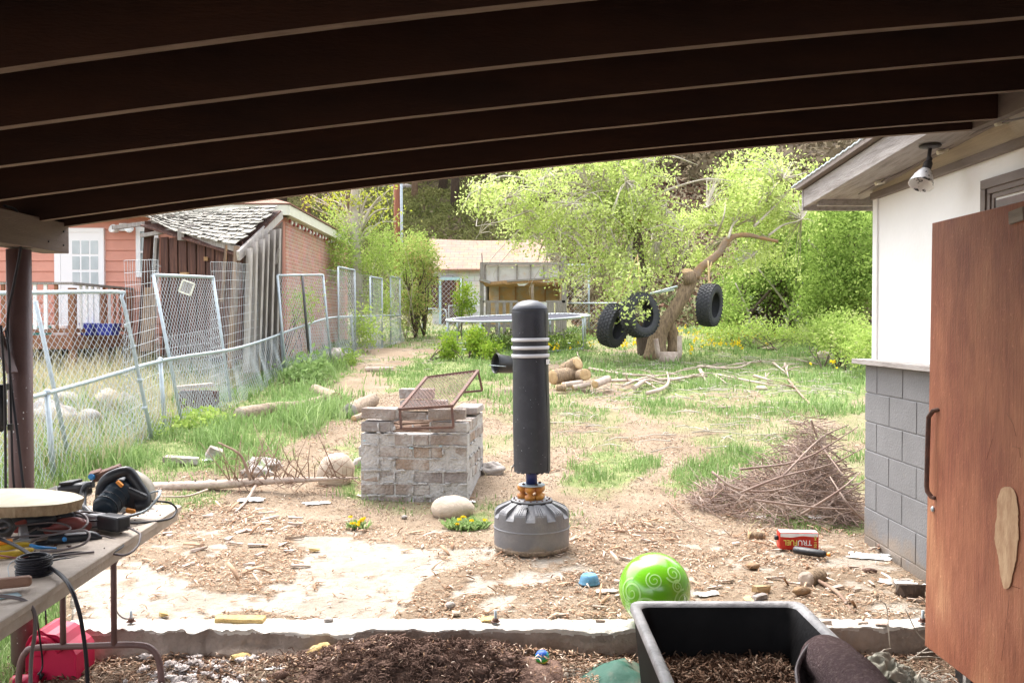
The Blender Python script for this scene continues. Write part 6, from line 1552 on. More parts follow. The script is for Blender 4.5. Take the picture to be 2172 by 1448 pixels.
b = MB(); b.lathe([(0, 0), (.016, 0), (.016, .022), (0, .024)], TN(-hw - .001, 0, hh * .62), Matrix.Rotation(R(-90), 3, 'Y'), 18); b.build('screw_cap', M['black'], tn)
t = thing('oil_bottle', 'small flat black bottle with orange cap in front of the red tin', 'bottle', P(1718, 1170, 5.55))
bp0, bp1 = P(1684, 1164, 5.93), P(1754, 1172, 5.80)
for q in (bp0, bp1): q.z = .052
dvv = (bp1 - bp0).normalized(); b = MB(); b.tube([bp0, bp0 + dvv * .008, bp0.lerp(bp1, .5), bp1 - dvv * .02, bp1], [.026, .034, .034, .030, .014], 20, flat=.72); b.build('bottle_body', M['black'], t)
b = MB(); b.tube([bp1, bp1 + dvv * .022], .011, 12); b.build('cap', M['orange'], t)

# ================================================================= FOLDING TABLE
TZ = .62
tbl = thing('folding_table', 'beige topped folding table with brown tube legs holding power tools', 'table', (-2.0, 3.6, TZ))
dy = Vector((-.0546, .9985, 0)); dx = Vector((.9985, .0546, 0)); far_r = Vector((-1.70, 4.585, TZ))
def TT(a, l, z=0): return far_r - dx * a - dy * l + Vector((0, 0, z))       # a: from right edge to left, l: from far end to camera
WT, LT = .575, 2.2
def tabring(ins, z):
    out = []; r = .03
    for (a, l, a0) in ((r + ins, r + ins, 0), (WT - r - ins, r + ins, 90), (WT - r - ins, LT - r, 180), (r + ins, LT - r, 270)):
        for k in range(5):
            an = R(a0 + 22.5 * k); out.append(TT(a, l, z) + dx * (r * math.cos(an)) + dy * (r * math.sin(an)))
    return out
rs_ = [tabring(.014, -.074), tabring(.008, -.072), tabring(.004, -.030), tabring(-.008, -.027), tabring(-.008, -.003), tabring(0, 0)]
V = [q for r in rs_ for q in r]; n = len(rs_[0])
b = MB(); b.add(V, [(i * n + k, i * n + (k + 1) % n, (i + 1) * n + (k + 1) % n, (i + 1) * n + k) for i in range(len(rs_) - 1) for k in range(n)] + [tuple(range(n - 1, -1, -1)), tuple((len(rs_) - 1) * n + k for k in range(n))])
b.build('tabletop', M['table'], tbl, bevel=.002)
def leg(l):
    q1, q2 = TT(.165, l, -.045), TT(.395, l, -.045)
    b = MB(); zb_ = .062 + .0
    b.tube([q1, Vector((q1.x - .0, q1.y, zb_))], .0135, 12); b.build('leg', M['legs'], tbl)
    b = MB(); b.tube([q2, Vector((q2.x, q2.y, zb_))], .0135, 12); b.build('leg', M['legs'], tbl)
    fl, frr = TT(.60, l), TT(-.06, l)
    pts = [Vector((fl.x, fl.y, -.15)), Vector((fl.x + .01, fl.y, -.03)), Vector((fl.x + .035, fl.y, .035)), Vector((fl.x + .09, fl.y, .060)), Vector(((fl.x + frr.x) / 2, (fl.y + frr.y) / 2, .062)), Vector((frr.x - .12, frr.y, .060)), Vector((frr.x - .05, frr.y, .035)), Vector((frr.x - .02, frr.y, -.03)), Vector((frr.x - .01, frr.y, -.15))]
    b = MB(); b.tube(smooth_path(pts, 6), .0145, 12); b.build('foot_bar', M['legs'], tbl)
leg(.46); leg(1.85)
b = MB(); b.tube(smooth_path([TT(.165, .47, -.20), TT(.167, .40, -.15), TT(.20, .30, -.09), TT(.24, .2, -.045)], 4), .010, 8); b.build('brace', M['legs'], tbl)
b = MB()
for k in range(46):
    q = TT(random.uniform(.02, .3), random.uniform(.05, 1.3), .002); b.box(q, (random.uniform(.003, .02), random.uniform(.002, .008), .003), (0, 0, random.uniform(0, 3)))
tag(b.build('sawdust_bits', M['wood_brown']), 'crumbs and splinters scattered on the table top', 'crumbs', kind='stuff')

# wood slab
c0 = Vector((-2.165, 3.88, .772)); sl_ = thing('wood_slab', 'thick round pale tree slice with bark edge resting on the tools', 'wood slice', c0)
mt_ = Matrix.Rotation(R(2), 3, 'Y') @ Matrix.Rotation(R(-1), 3, 'X')
def slabr(a): return .245 * (1 + .07 * math.cos(a * 2 + .6) + .035 * math.cos(a * 3) + .012 * math.sin(a * 9))
top_ = [(c0 + mt_ @ Vector((slabr(a) * math.cos(a) * 1.08, slabr(a) * math.sin(a) * .95, .022))) for a in np.linspace(0, 2 * math.pi, 81)[:-1]]
bot_ = [(c0 + mt_ @ Vector((slabr(a) * math.cos(a) * 1.03, slabr(a) * math.sin(a) * .9, -.024))) for a in np.linspace(0, 2 * math.pi, 81)[:-1]]
n = 80; b = MB(); b.add(top_ + bot_, [tuple(range(n)), tuple(range(2 * n - 1, n - 1, -1))]); b.build('cut_face', M['slab'], sl_)
b = MB(); V = []
for i in range(n):
    for k in range(5):
        q = top_[i].lerp(bot_[i], k / 4); d_ = (q - c0).normalized(); V.append(q + d_ * (.005 + .006 * mnoise.noise(Vector((i * .9, k * .6, 0)))))
b.add(V, [(i * 5 + k, ((i + 1) % n) * 5 + k, ((i + 1) % n) * 5 + k + 1, i * 5 + k + 1) for i in range(n) for k in range(4)]); b.build('bark_edge', M['slab_bark'], sl_)
t = tag(MB().plate([P(92, 1046, 4.12), P(120, 1046, 4.12), P(118, 1030, 4.12), P(92, 1040, 4.12)], .012, (0, 1, 0)).build('paper_scrap', M['paper']), 'white folded paper scrap standing behind the wood slice', 'paper')

def tool(name, label, cat, px, py, d): return thing(name, label, cat, P(px, py, d))
# circular saw
sw = tool('circular_saw', 'black circular saw with worn blade guard lying on the far table end', 'saw', 250, 1050, 4.3)
gm = (Vector((.35, -.55, .50))).normalized().to_track_quat('Z', 'Y').to_matrix(); gc = P(268, 1044, 4.45)
b = MB()
V = []
for (r, z) in ((.0, .0), (.05, .005), (.10, .005), (.128, .0), (.136, -.012), (.136, -.040), (.128, -.046)):
    for k in range(41):
        a = R(-30 + 240 * k / 40); V.append(gc + gm @ Vector((r * math.cos(a), r * math.sin(a), z)))
b.add(V, [(i * 41 + k, i * 41 + k + 1, (i + 1) * 41 + k + 1, (i + 1) * 41 + k) for i in range(6) for k in range(40)], True)
o = b.build('blade_guard', M['guard'], sw); s_ = o.modifiers.new('thick', 'SOLIDIFY'); s_.thickness = .004
b = MB(); b.lathe([(0, -.02), (.105, -.02), (.105, -.022), (0, -.022)], gc, gm, 48); b.build('blade', M['galv'], sw)
b = MB(); b.box(P(232, 1000, 4.45), (.12, .05, .035), (.2, -.35, .1)); b.box(P(205, 1008, 4.45), (.06, .05, .05), (.3, -.3, .1)); b.build('depth_bracket', M['rust'], sw, bevel=.006)
b = MB(); b.tube([P(197, 1012, 4.42), P(192, 1010, 4.4)], .014, 10); b.build('blue_knob', M['bluegrip'], sw)
mo0, mo1 = P(217, 1082, 4.10), P(268, 1030, 4.30)
b = MB(); b.tube([mo0, mo0.lerp(mo1, .08), mo0.lerp(mo1, .1), mo0.lerp(mo1, .55), mo0.lerp(mo1, .56), mo1], [.048, .054, .057, .060, .064, .066], 28); b.build('motor_housing', M['motor'], sw)
b = MB()
for f in (.12, .30, .48): q = mo0.lerp(mo1, f); b.tube([q, q.lerp(mo1, .02)], .0605, 28)
b.build('motor_band', M['tool_blk'], sw)
b = MB(); b.tube(smooth_path([P(214, 1048, 4.22), P(217, 1030, 4.22), P(232, 1012, 4.22), P(262, 1000, 4.24), P(276, 1004, 4.26), P(292, 1026, 4.26), P(308, 1052, 4.26), P(306, 1068, 4.24), P(285, 1072, 4.22)], 5), [.020, .021, .021, .020, .022, .020, .021, .022, .024], 14, flat=1.25); b.build('handle', M['tool_blk'], sw)
b = MB(); b.box(P(284, 1056, 4.25), (.11, .07, .10), (.2, .5, .3)); b.box(P(258, 1036, 4.27), (.10, .06, .09), (.1, .6, .2)); b.build('gear_case', M['tool_blk'], sw, bevel=.018, seg=3)
b = MB(); b.bar(P(248, 1020, 4.17), P(260, 1031, 4.17), .018, .016); b.build('trigger', M['orange'], sw, bevel=.004)
b = MB(); b.box(P(277, 1083, 4.18), (.045, .03, .022), (0, .3, .3)); b.build('lock_lever', M['orange'], sw, bevel=.007)
b = MB(); b.box(P(232, 1047, 4.145), (.05, .003, .028), (.9, .6, .3)); b.build('rating_label', M['tool_grey'], sw)
b = MB(); b.tube(smooth_path([P(340, 1040, 4.3), P(335, 1055, 4.25), P(310, 1082, 4.2), P(268, 1096, 4.12)], 4), .007, 6); b.tube(smooth_path([P(340, 1040, 4.3), P(318, 1046, 4.3), P(312, 1060, 4.28)], 4), .005, 6); b.build('base_plate_edge', M['galv'], sw)
b = MB(); b.tube(smooth_path([P(176, 1088, 4.2), P(176, 1048, 4.3), P(184, 1030, 4.32), P(198, 1026, 4.32)], 4), .017, 10); b.tube(smooth_path([P(178, 1075, 4.2), P(195, 1090, 4.15), P(206, 1088, 4.12)], 4), .014, 10); b.build('front_handle', M['tool_blk'], sw)
t = tool('battery_pack', 'black rounded battery pack between wood slice and circular saw', 'battery', 155, 1045, 4.42)
b = MB(); b.box(P(158, 1040, 4.4), (.145, .10, .075), (0, -.12, -.15)); b.build('case', M['tool_blk'], t, bevel=.022, seg=4)
b = MB(); b.box(P(150, 1022, 4.4), (.07, .09, .015), (0, -.12, -.15)); b.build('top_ridge', M['black'], t, bevel=.005)
# planer / grey tool
t = tool('oscillating_tool', 'grey angle tool body with black end below the circular saw', 'power tool', 205, 1108, 4.05)
b = MB(); b.bar(P(150, 1096, 4.1), P(218, 1104, 4.0), .07, .062); b.build('grey_body', M['tool_grey'], t, bevel=.016, seg=3)
b = MB(); b.bar(P(218, 1104, 4.0), P(264, 1111, 3.93), .074, .068); b.build('black_end', M['tool_blk'], t, bevel=.014, seg=3)
b = MB(); b.bar(P(60, 1100, 4.2), P(150, 1096, 4.1), .06, .07); b.build('rear_grip', M['tool_blk'], t, bevel=.02, seg=3)
b = MB(); b.box(P(206, 1117, 3.96), (.04, .004, .008), (0, 0, .4)); b.build('switch', M['tool_blk'], t)
# red grinder
t = tool('angle_grinder', 'dusty red angle grinder with black grip lying on the tools', 'grinder', 140, 1120, 3.95)
b = MB(); b.tube(smooth_path([P(92, 1124, 3.9), P(110, 1118, 3.9), P(160, 1110, 3.92), P(186, 1118, 3.9)], 4), [.024, .030, .030, .022], 16); b.build('red_body', M['tool_red'], t)
b = MB(); b.tube(smooth_path([P(40, 1136, 3.85), P(66, 1130, 3.88), P(95, 1123, 3.9)], 4), [.018, .028, .028], 16); b.build('black_grip', M['tool_blk'], t)
t = tool('sander', 'red and grey palm tool with metal collar under the wood slice', 'power tool', 25, 1115, 3.7)
b = MB(); b.bar(P(40, 1125, 3.75), P(46, 1105, 3.8), .05, .035); b.build('red_body', M['tool_red'], t, bevel=.01)
b = MB(); b.lathe([(0, -.02), (.045, -.02), (.045, .0), (.03, .012), (.02, .012), (.02, 0), (0, 0)], P(8, 1118, 3.66), Euler((R(70), 0, R(20))).to_matrix(), 6); b.lathe([(.018, .0), (.024, .014), (.030, .0)], P(8, 1118, 3.64), Euler((R(70), 0, R(20))).to_matrix(), 20); b.build('metal_collar', M['galvdark'], t)
# rotary tool
t = tool('rotary_tool', 'slim black rotary tool lying in front of the red grinder', 'power tool', 160, 1145, 3.8)
b = MB(); b.tube(smooth_path([P(75, 1152, 3.72), P(100, 1150, 3.75), P(112, 1145, 3.76), P(150, 1141, 3.8), P(190, 1137, 3.84), P(206, 1139, 3.85), P(216, 1141, 3.86)], 4), [.008, .012, .026, .028, .024, .018, .006], 16); b.build('tool_body', M['tool_blk'], t)
b = MB(); b.bar(P(138, 1133, 3.76), P(182, 1130, 3.82), .022, .006); b.build('grey_inlay', M['tool_grey'], t, bevel=.002)
b = MB(); b.lathe([(0, 0), (.010, 0), (.010, .002), (0, .003)], P(137, 1143, 3.735), Euler((R(90), 0, 0)).to_matrix(), 16); b.build('blue_button', M['bluegrip'], t)
# pliers and others
t = tool('pliers', 'pliers with worn yellow grips at the left edge of the table', 'pliers', 40, 1165, 3.6)
b = MB(); b.tube(smooth_path([P(-20, 1162, 3.55), P(15, 1160, 3.58), P(45, 1155, 3.62), P(66, 1154, 3.64)], 4), [.010, .013, .012, .007], 10); b.tube(smooth_path([P(-20, 1178, 3.5), P(20, 1176, 3.52), P(50, 1168, 3.57), P(70, 1165, 3.6)], 4), [.012, .014, .013, .007], 10); b.build('grip', M['yellow'], t)
t = tool('scissors', 'tool with long pale blue handle beside the yellow pliers', 'hand tool', 90, 1160, 3.62)
b = MB(); b.tube([P(64, 1155, 3.62), P(80, 1160, 3.62), P(120, 1162, 3.66)], [.010, .012, .006], 10, flat=.6); b.build('handle', M['bluegrip'], t)
b = MB(); b.tube([P(85, 1170, 3.6), P(165, 1160, 3.72), P(170, 1158, 3.73)], [.004, .008, .004], 8, flat=.5); tag(b.build('screwdriver_shaft', M['tool_blk']), 'thin dark metal blade lying below the rotary tool', 'blade')
t = tool('wire_coil', 'tight coil of black wire on the near part of the table', 'wire coil', 72, 1205, 3.3)
cc_ = P(72, 1200, 3.30); b = MB()
for k in range(11):
    z = cc_.z - .038 + k * .0072; rr = .058 + .003 * math.sin(k * 2.3)
    b.tube([Vector((cc_.x + .002 * math.sin(k) + rr * math.cos(a), cc_.y + rr * math.sin(a), z + .002 * math.sin(a * 2 + k))) for a in np.linspace(0, 2 * math.pi, 37)], .0036, 6, cap=False)
    b.tube([Vector((cc_.x + (rr - .008) * math.cos(a), cc_.y + (rr - .008) * math.sin(a), z + .003)) for a in np.linspace(0, 2 * math.pi, 31)], .0034, 5, cap=False)
b.build('coil', M['cord_blk'], t)
b = MB(); b.tube(smooth_path([P(95, 1200, 3.30), P(40, 1186, 3.30), P(18, 1200, 3.28), P(20, 1225, 3.22)], 6), .0016, 5); b.build('loose_end', M['galv'], t)
t = tool('wooden_handle', 'short reddish brown wooden handle at the near table edge', 'wood block', 30, 1235, 3.3)  # a loose wooden handle, drawn as a short bevelled bar
b = MB(); b.bar(P(-30, 1240, 3.06), P(68, 1230, 3.12), .040, .036); b.build('block', M['wood_brown'] if 0 else mat('worn_red_wood', (.22, .10, .07), (.30, .17, .11), 6, .7, .2, 30), t, bevel=.012, seg=3)
t = tag(MB().bar(P(-10, 1266, 3.0), P(42, 1260, 3.05), .05, .004).build('card_scrap', M['bluetrim']), 'faded card scrap lying at the near left table corner', 'card')
tag(MB().tube([P(-10, 1176, 3.45), P(30, 1182, 3.48), P(60, 1180, 3.5)], .008, 8, flat=.4).build('metal_strip', M['tool_red']), 'thin red metal strip between pliers and wire coil', 'metal strip')
t = tool('cordless_drill', 'black cordless drill lying under the wood slice edge', 'drill', 60, 1110, 3.8)
b = MB(); b.tube([P(20, 1112, 3.78), P(60, 1106, 3.82), P(104, 1102, 3.86), P(118, 1101, 3.88)], [.030, .034, .030, .014], 14); b.build('drill_body', M['tool_blk'], t)
b = MB(); b.bar(P(45, 1108, 3.8), P(52, 1140, 3.72), .034, .04); b.build('grip', M['tool_grey'], t, bevel=.008)
t = tool('spring_clamp', 'dark metal locking pliers in front of the wire coil', 'pliers', 110, 1182, 3.5)
b = MB(); b.tube(smooth_path([P(88, 1186, 3.50), P(118, 1180, 3.54), P(150, 1178, 3.58)], 3), [.006, .008, .005], 8); b.tube(smooth_path([P(90, 1192, 3.47), P(120, 1188, 3.50), P(152, 1180, 3.57)], 3), [.006, .008, .005], 8); b.build('jaws', M['galvdark'], t)
t = tool('chisel', 'short chisel with orange handle beside the yellow pliers', 'chisel', 25, 1150, 3.6)
b = MB(); b.tube([P(-10, 1150, 3.55), P(24, 1148, 3.6)], [.010, .012], 10); b.build('handle', M['orange'], t)
b = MB(); b.bar(P(24, 1148, 3.6), P(64, 1143, 3.66), .012, .004); b.build('blade', M['galv'], t)
tag(MB().box(P(120, 1098, 4.0) , (.16, .16, .08), (0, .05, .3)).build('tool_case', M['tool_blk'], bevel=.012), 'dark soft case beneath the wood slice', 'case')
# cords on the table
for lab, pts, r, m in (
    ('brown cord looping round the front of the wood slice', [P(0, 1120, 3.6), P(60, 1112, 3.75), P(120, 1108, 3.85), P(150, 1120, 3.82), P(120, 1132, 3.75), P(60, 1136, 3.68), P(10, 1140, 3.6)], .0042, 'cord_gry'),
    ('black cord lying in loops under the circular saw', [P(190, 1092, 4.1), P(230, 1098, 4.05), P(275, 1094, 4.1), P(300, 1086, 4.2), P(280, 1078, 4.25), P(240, 1100, 4.0), P(190, 1104, 3.95)], .0045, 'cord_blk'),
    ('dark cord zigzagging between rotary tool and table edge', [P(110, 1176, 3.55), P(160, 1170, 3.62), P(210, 1172, 3.66), P(235, 1162, 3.74), P(215, 1154, 3.78), P(240, 1148, 3.82), P(262, 1156, 3.78), P(240, 1172, 3.68)], .0038, 'cord_blk'),
    ('thin black wire tangle by the wire coil', [P(100, 1188, 3.5), P(140, 1184, 3.52), P(170, 1180, 3.56), P(200, 1184, 3.55), P(170, 1190, 3.5), P(130, 1196, 3.46), P(110, 1206, 3.42)], .0026, 'cord_blk'),
    ('grey cord looping off the right edge of the table', [P(200, 1170, 3.6), P(120, 1178, 3.55), P(180, 1172, 3.68), P(216, 1170, 3.72), P(240, 1174, 3.68), P(268, 1176, 3.66), P(290, 1160, 3.72), P(298, 1136, 3.80), P(292, 1128, 3.86), P(270, 1118, 3.95), P(258, 1118, 4.0)], .0048, 'cord_gry'),
    ('black saw cord curving around the far table corner', [P(316, 1062, 4.27), P(340, 1063, 4.30), P(360, 1066, 4.32), P(374, 1078, 4.35), P(368, 1094, 4.30), P(350, 1102, 4.25), P(300, 1108, 4.13), P(262, 1108, 4.05)], .0055, 'cord_blk'),
    ('grey cord draped across the red grinder', [P(26, 1146, 3.7), P(72, 1122, 3.8), P(110, 1102, 3.9), P(165, 1086, 4.0), P(190, 1086, 4.02), P(220, 1090, 4.02)], .0052, 'cord_gry'),
    ('grey loop of cord in front of the grey tool', [P(80, 1122, 3.82), P(120, 1126, 3.8), P(165, 1124, 3.82), P(184, 1112, 3.85), P(184, 1098, 3.9), P(170, 1088, 3.95), P(145, 1084, 4.0)], .0052, 'cord_gry'),
    ('grey cord arched over the rotary tool', [P(60, 1152, 3.7), P(90, 1138, 3.72), P(130, 1130, 3.74), P(175, 1124, 3.76), P(190, 1132, 3.74), P(184, 1148, 3.7), P(165, 1158, 3.68), P(120, 1168, 3.62), P(85, 1168, 3.6)], .0046, 'cord_gry'),
    ('thin cord curling beside the rotary tool tip', [P(205, 1134, 3.85), P(235, 1140, 3.86), P(252, 1150, 3.82), P(250, 1160, 3.78), P(232, 1168, 3.72), P(190, 1170, 3.68)], .0036, 'cord_gry'),
    ('thick black cable crossing the table and hanging to the floor', [P(-60, 1118, 3.5), P(0, 1142, 3.55), P(40, 1160, 3.5), P(85, 1189, 3.38), P(128, 1218, 3.22), P(150, 1246, 3.12), P(166, 1290, 3.08), P(176, 1340, 3.08), P(184, 1410, 3.08), P(188, 1520, 3.08)], .0072, 'cord_blk'),
    ('pale grey cable bent over the near table edge and hanging down', [P(-40, 1262, 2.95), P(10, 1264, 2.97), P(50, 1272, 2.98), P(72, 1296, 2.98), P(74, 1340, 2.98), P(66, 1400, 3.0), P(64, 1500, 3.0)], .0065, 'cord_gry'),
    ('thin dark cord hanging in front of the red fuel can', [P(76, 1290, 3.6), P(84, 1350, 3.9), P(90, 1400, 4.0), P(88, 1420, 4.0), P(80, 1430, 4.0)], .004, 'cord_blk'),
    ('short black cord hanging behind the table legs', [P(96, 1285, 4.3), P(98, 1325, 4.3)], .004, 'cord_blk'),
    ('thin cord running from the table leg to the anchor bolt', [P(236, 1272, 4.2), P(250, 1300, 4.45), P(262, 1310, 4.52), P(274, 1312, 4.56)], .004, 'cord_gry')):
    cord('cable', pts, r, m, lab, 'cable')

# ================================================================= RED FUEL CAN
fc = thing('fuel_can', 'red plastic fuel can with moulded handle under the folding table', 'fuel can', (-2.17, 4.27, -.15))
def FC(x, z, y): return Vector((-2.165 + x, 4.27 + y, -.155 + z))
out = [(-.115, 0), (.115, 0), (.12, .03), (.12, .15), (.105, .175), (.07, .20), (.045, .232), (.025, .245), (-.02, .25), (-.045, .268), (-.07, .26), (-.10, .235), (-.118, .20), (-.12, .03)]
V = []; n = len(out)
for y, s_ in ((-.085, .90), (-.095, 1), (.095, 1), (.085, .9)):
    for (x, z) in out: V.append(FC(x * s_, .125 + (z - .125) * s_ if z > 0 else 0.002, y))
b = MB(); b.add(V, [(j * n + i, j * n + (i + 1) % n, (j + 1) * n + (i + 1) % n, (j + 1) * n + i) for j in range(3) for i in range(n)] + [tuple(range(n - 1, -1, -1)), tuple(3 * n + i for i in range(n))], False)
b.build('can_body', M['red'], fc, bevel=.026, seg=5)
b = MB(); b.tube(smooth_path([FC(-.09, .19, -.09), FC(-.05, .23, -.10), FC(0, .215, -.10), FC(.05, .17, -.10)], 4), .016, 10); b.ball(FC(-.06, .17, -.092), (.035, .008, .03), 14, 10); b.build('moulded_handle', M['red'], fc)
b = MB(); b.tube([FC(-.13, .03, -.12), FC(-.04, .045, -.11)], [.036, .030], 18); b.tube([FC(-.16, .025, -.12), FC(-.13, .03, -.12)], .038, 18); b.build('spout_cap', M['red'], fc)
b = MB(); b.tube(smooth_path([FC(-.03, .07, -.11), FC(-.05, .04, -.115), FC(-.09, .03, -.12)], 3), .010, 8); b.build('spout_tube', M['black'], fc)

# ================================================================= KERB BITS
for (px, py, lab) in ((1051, 1334, 'rusty anchor bolt standing up in the middle of the kerb'), (278, 1318, 'rusty anchor bolt with wire near the table leg'), (1957, 1362, 'grey anchor bolt at the right end of the kerb by the door')):
    p = P(px, py, 4.55); p.z = .012; t = thing('anchor_bolt', lab, 'bolt', p)
    b = MB(); b.tube([p, p + Vector((0, 0, .075))], .0075, 10); b.build('shank', M['galv'], t)
    b = MB(); b.lathe([(0, .022), (.016, .022), (.016, .034), (0, .035)], p, None, 6); b.lathe([(0, .016), (.024, .017), (.024, .020), (0, .021)], p, None, 16); b.build('nut', M['rust'], t)
def lump(name, px, py, d, z, size, m, label, cat, rot=(0, 0, 0), kind_=0, seed=1, nz=.25):
    p = P(px, py, d) if z is None else None
    if p is None and py < 1136:
        p = G(px, py)
    elif p is None:
        t_ = (z - CZ) / (P(px, py, 1).z - CZ); p = P(px, py, t_)
    b = MB()
    if name == 'paper_scrap':
        V = []; cr, sr_ = math.cos(rot[2]), math.sin(rot[2])
        for i in range(12):
            for j in range(9):
                u, v = i / 11 * 2 - 1, j / 8 * 2 - 1; k = 1 + .35 * mnoise.noise(Vector((u * 1.6 + seed * 3.1, v * 1.6, seed))); x, y = u * size[0] / 2 * k, v * size[1] / 2 * (1 + .4 * mnoise.noise(Vector((v * 1.5, u * 1.9, seed + 9))))
                z = .004 + size[2] * (.35 + .9 * abs(mnoise.fractal(Vector((u * 1.7, v * 1.7, seed * 2.0)), 1, 2, 3))) * (1 - .55 * max(abs(u), abs(v)))
                V.append(p + Vector((x * cr - y * sr_, x * sr_ + y * cr, z)))
        b.add(V, [(i * 9 + j, (i + 1) * 9 + j, (i + 1) * 9 + j + 1, i * 9 + j + 1) for i in range(11) for j in range(8)])
        o = b.build(name, M[m]); s_ = o.modifiers.new('thick', 'SOLIDIFY'); s_.thickness = .002
        return tag(o, label, cat)
    if kind_ == 0: b.box(p + Vector((0, 0, size[2] / 2)), size, rot, jit=min(size) * .3)
    else: b.ball(p + Vector((0, 0, size[2] / 2)), (size[0] / 2, size[1] / 2, size[2] / 2), 16, 10, Euler(rot).to_matrix(), nz=nz, nsc=2.2, seed=seed)
    return tag(b.build(name, M[m], bevel=0.004 if kind_ == 0 else 0), label, cat)
lump('foam_chunk', 510, 1318, 0, .014, (.26, .07, .03), 'foam_y', 'long yellow foam wedge lying on the kerb', 'foam', (0, .04, -.05))
lump('foam_chunk', 668, 1168, 0, .012, (.07, .04, .022), 'foam_y', 'small dark edged yellow foam piece on the clean slab', 'foam')
lump('foam_chunk', 1035, 1318, 0, .014, (.07, .05, .02), 'foam_y', 'yellow foam slice beside the middle anchor bolt', 'foam')
lump('foam_chunk', 347, 1306, 0, .014, (.04, .05, .025), 'foam_y', 'little orange tan foam cube near the left of the slab', 'foam', (0, 0, .5))
lump('foam_chunk', 675, 1388, 0, -.09, (.13, .07, .05), 'foam_y', 'brownish yellow foam chunk on the dark wool heap', 'foam', (0, -.3, .3), 1)
lump('foam_chunk', 510, 1402, 0, -.12, (.10, .06, .04), 'foam_y', 'dull yellow foam lump left of the wool heap', 'foam', (0, 0, .3), 1, 3)
lump('foam_chunk', 1052, 1432, 0, -.10, (.055, .04, .06), 'foam_y', 'upright pale yellow foam chunk right of the wool heap', 'foam', (0, 0, .3), 1, 5)
lump('foam_chunk', 785, 1412, 0, -.09, (.05, .03, .03), 'foam_y', 'tiny yellow foam piece in the middle of the wool heap', 'foam', (0, 0, .3), 1, 6)
lump('stone', 697, 1318, 0, .014, (.05, .04, .022), 'rock2', 'small dark stone at the back of the kerb', 'stone', (0, 0, .2), 1, 7)
lump('stone', 955, 1289, 0, .014, (.055, .04, .035), 'rock2', 'small brown stone on the slab right of the clean patch', 'stone', (0, 0, .2), 1, 8)
lump('stone', 968, 1305, 0, .014, (.045, .04, .025), 'rock', 'tan pebble just below the small brown stone', 'pebble', (0, 0, .2), 1, 9)
lump('stone', 858, 1100, 0, .012, (.05, .04, .03), 'rock2', 'small stone in dirt between the two dandelion clumps', 'stone', (0, 0, .2), 1, 10)
for i, (px, py, z, sz, lab, yaw) in enumerate(((535, 1062, .01, (.22, .12, .035), 'large flat white rag piece left of the fire pit', .1), (672, 1068, .01, (.2, .10, .02), 'flat white scrap below the big boulder', .4), (1000, 1066, .01, (.07, .05, .03), 'small white crumpled scrap right of the rounded rock', .2), (1735, 1098, .01, (.15, .1, .02), 'white sheet scrap in the grass under the brush pile', .4),
                                         (1845, 1180, .01, (.24, .15, .008), 'flat printed white leaflet near the grey block wall', -.35), (1905, 1235, .012, (.20, .10, .01), 'white torn paper near the lower edge of the door', -.2), (1960, 1246, .012, (.16, .08, .012), 'folded white paper touching the panel door', .3), (1612, 1098, .01, (.10, .07, .02), 'white rag scrap at the foot of the brush pile', .2),
                                         (583, 1418, -.11, (.11, .05, .01), 'sharp white plastic shard on the floor below the kerb', .5), (420, 1400, -.12, (.05, .04, .02), 'small white block scrap left of the plastic shard', 0), (745, 1375, -.06, (.05, .04, .07), 'pinkish white tuft standing on the wool heap', 0), (905, 1432, -.1, (.06, .04, .03), 'white lump at the lower edge of the wool heap', 0),
                                         (1500, 1262, .012, (.14, .07, .025), 'crinkled whitish plastic bag piece right of the green ball', .3), (1285, 1255, .014, (.12, .05, .02), 'white torn plastic right beside the blue bowl', .2), (440, 978, .1, (.1, .08, .05), 'white crumpled paper in the grass near the paver', .3), (540, 975, .1, (.12, .08, .05), 'white crumpled paper behind the fallen pole', .3), (1590, 1270, .012, (.10, .06, .012), 'flat pale wood chip block right of the tub corner', 1.2))):
    o = lump('paper_scrap', px, py, 0, z, sz, 'paper' if i != 16 else 'cut', lab, 'scrap', (.06, .05, yaw), 1 if sz[2] > .015 else 0, i, .35)
lump('wood_block', 1614, 1256, 0, .012, (.12, .05, .04), 'cut', 'short flat wood block lying above the tub corner', 'wood block', (0, .2, .5))
lump('wood_block', 1610, 1262 + 8, 0, .012, (.10, .04, .03), 'wood_old', 'narrow grey wood block beside the crooked stick', 'wood block', (0, 0, .6))
lump('masonry_block', 1930, 1262, 0, .012, (.13, .09, .065), 'bark_dark', 'dark stacked tile pieces under the papers by the door', 'tiles', (0, 0, .1))
lump('dark_clump', 1880, 1162, 0, .01, (.18, .06, .05), 'wool', 'dark brown woolly clump against the block wall', 'wool clump', (0, 0, .5), 1, 4)
lump('dark_clump', 1845, 1214, 0, .01, (.09, .04, .03), 'wool', 'small dark stone like clump below the leaflet', 'wool clump', (0, 0, -.3), 1, 6)
lump('dark_clump', 1700, 1262, 0, .012, (.10, .06, .05), 'bark_moss', 'fuzzy orange brown clump above the tub corner', 'fibre clump', (0, 0, .2), 1, 5)
lump('dark_clump', 1598, 1206, 0, .012, (.09, .06, .04), 'bark_moss', 'fuzzy orange clump left of the round offcut', 'fibre clump', (0, 0, .2), 1, 8)
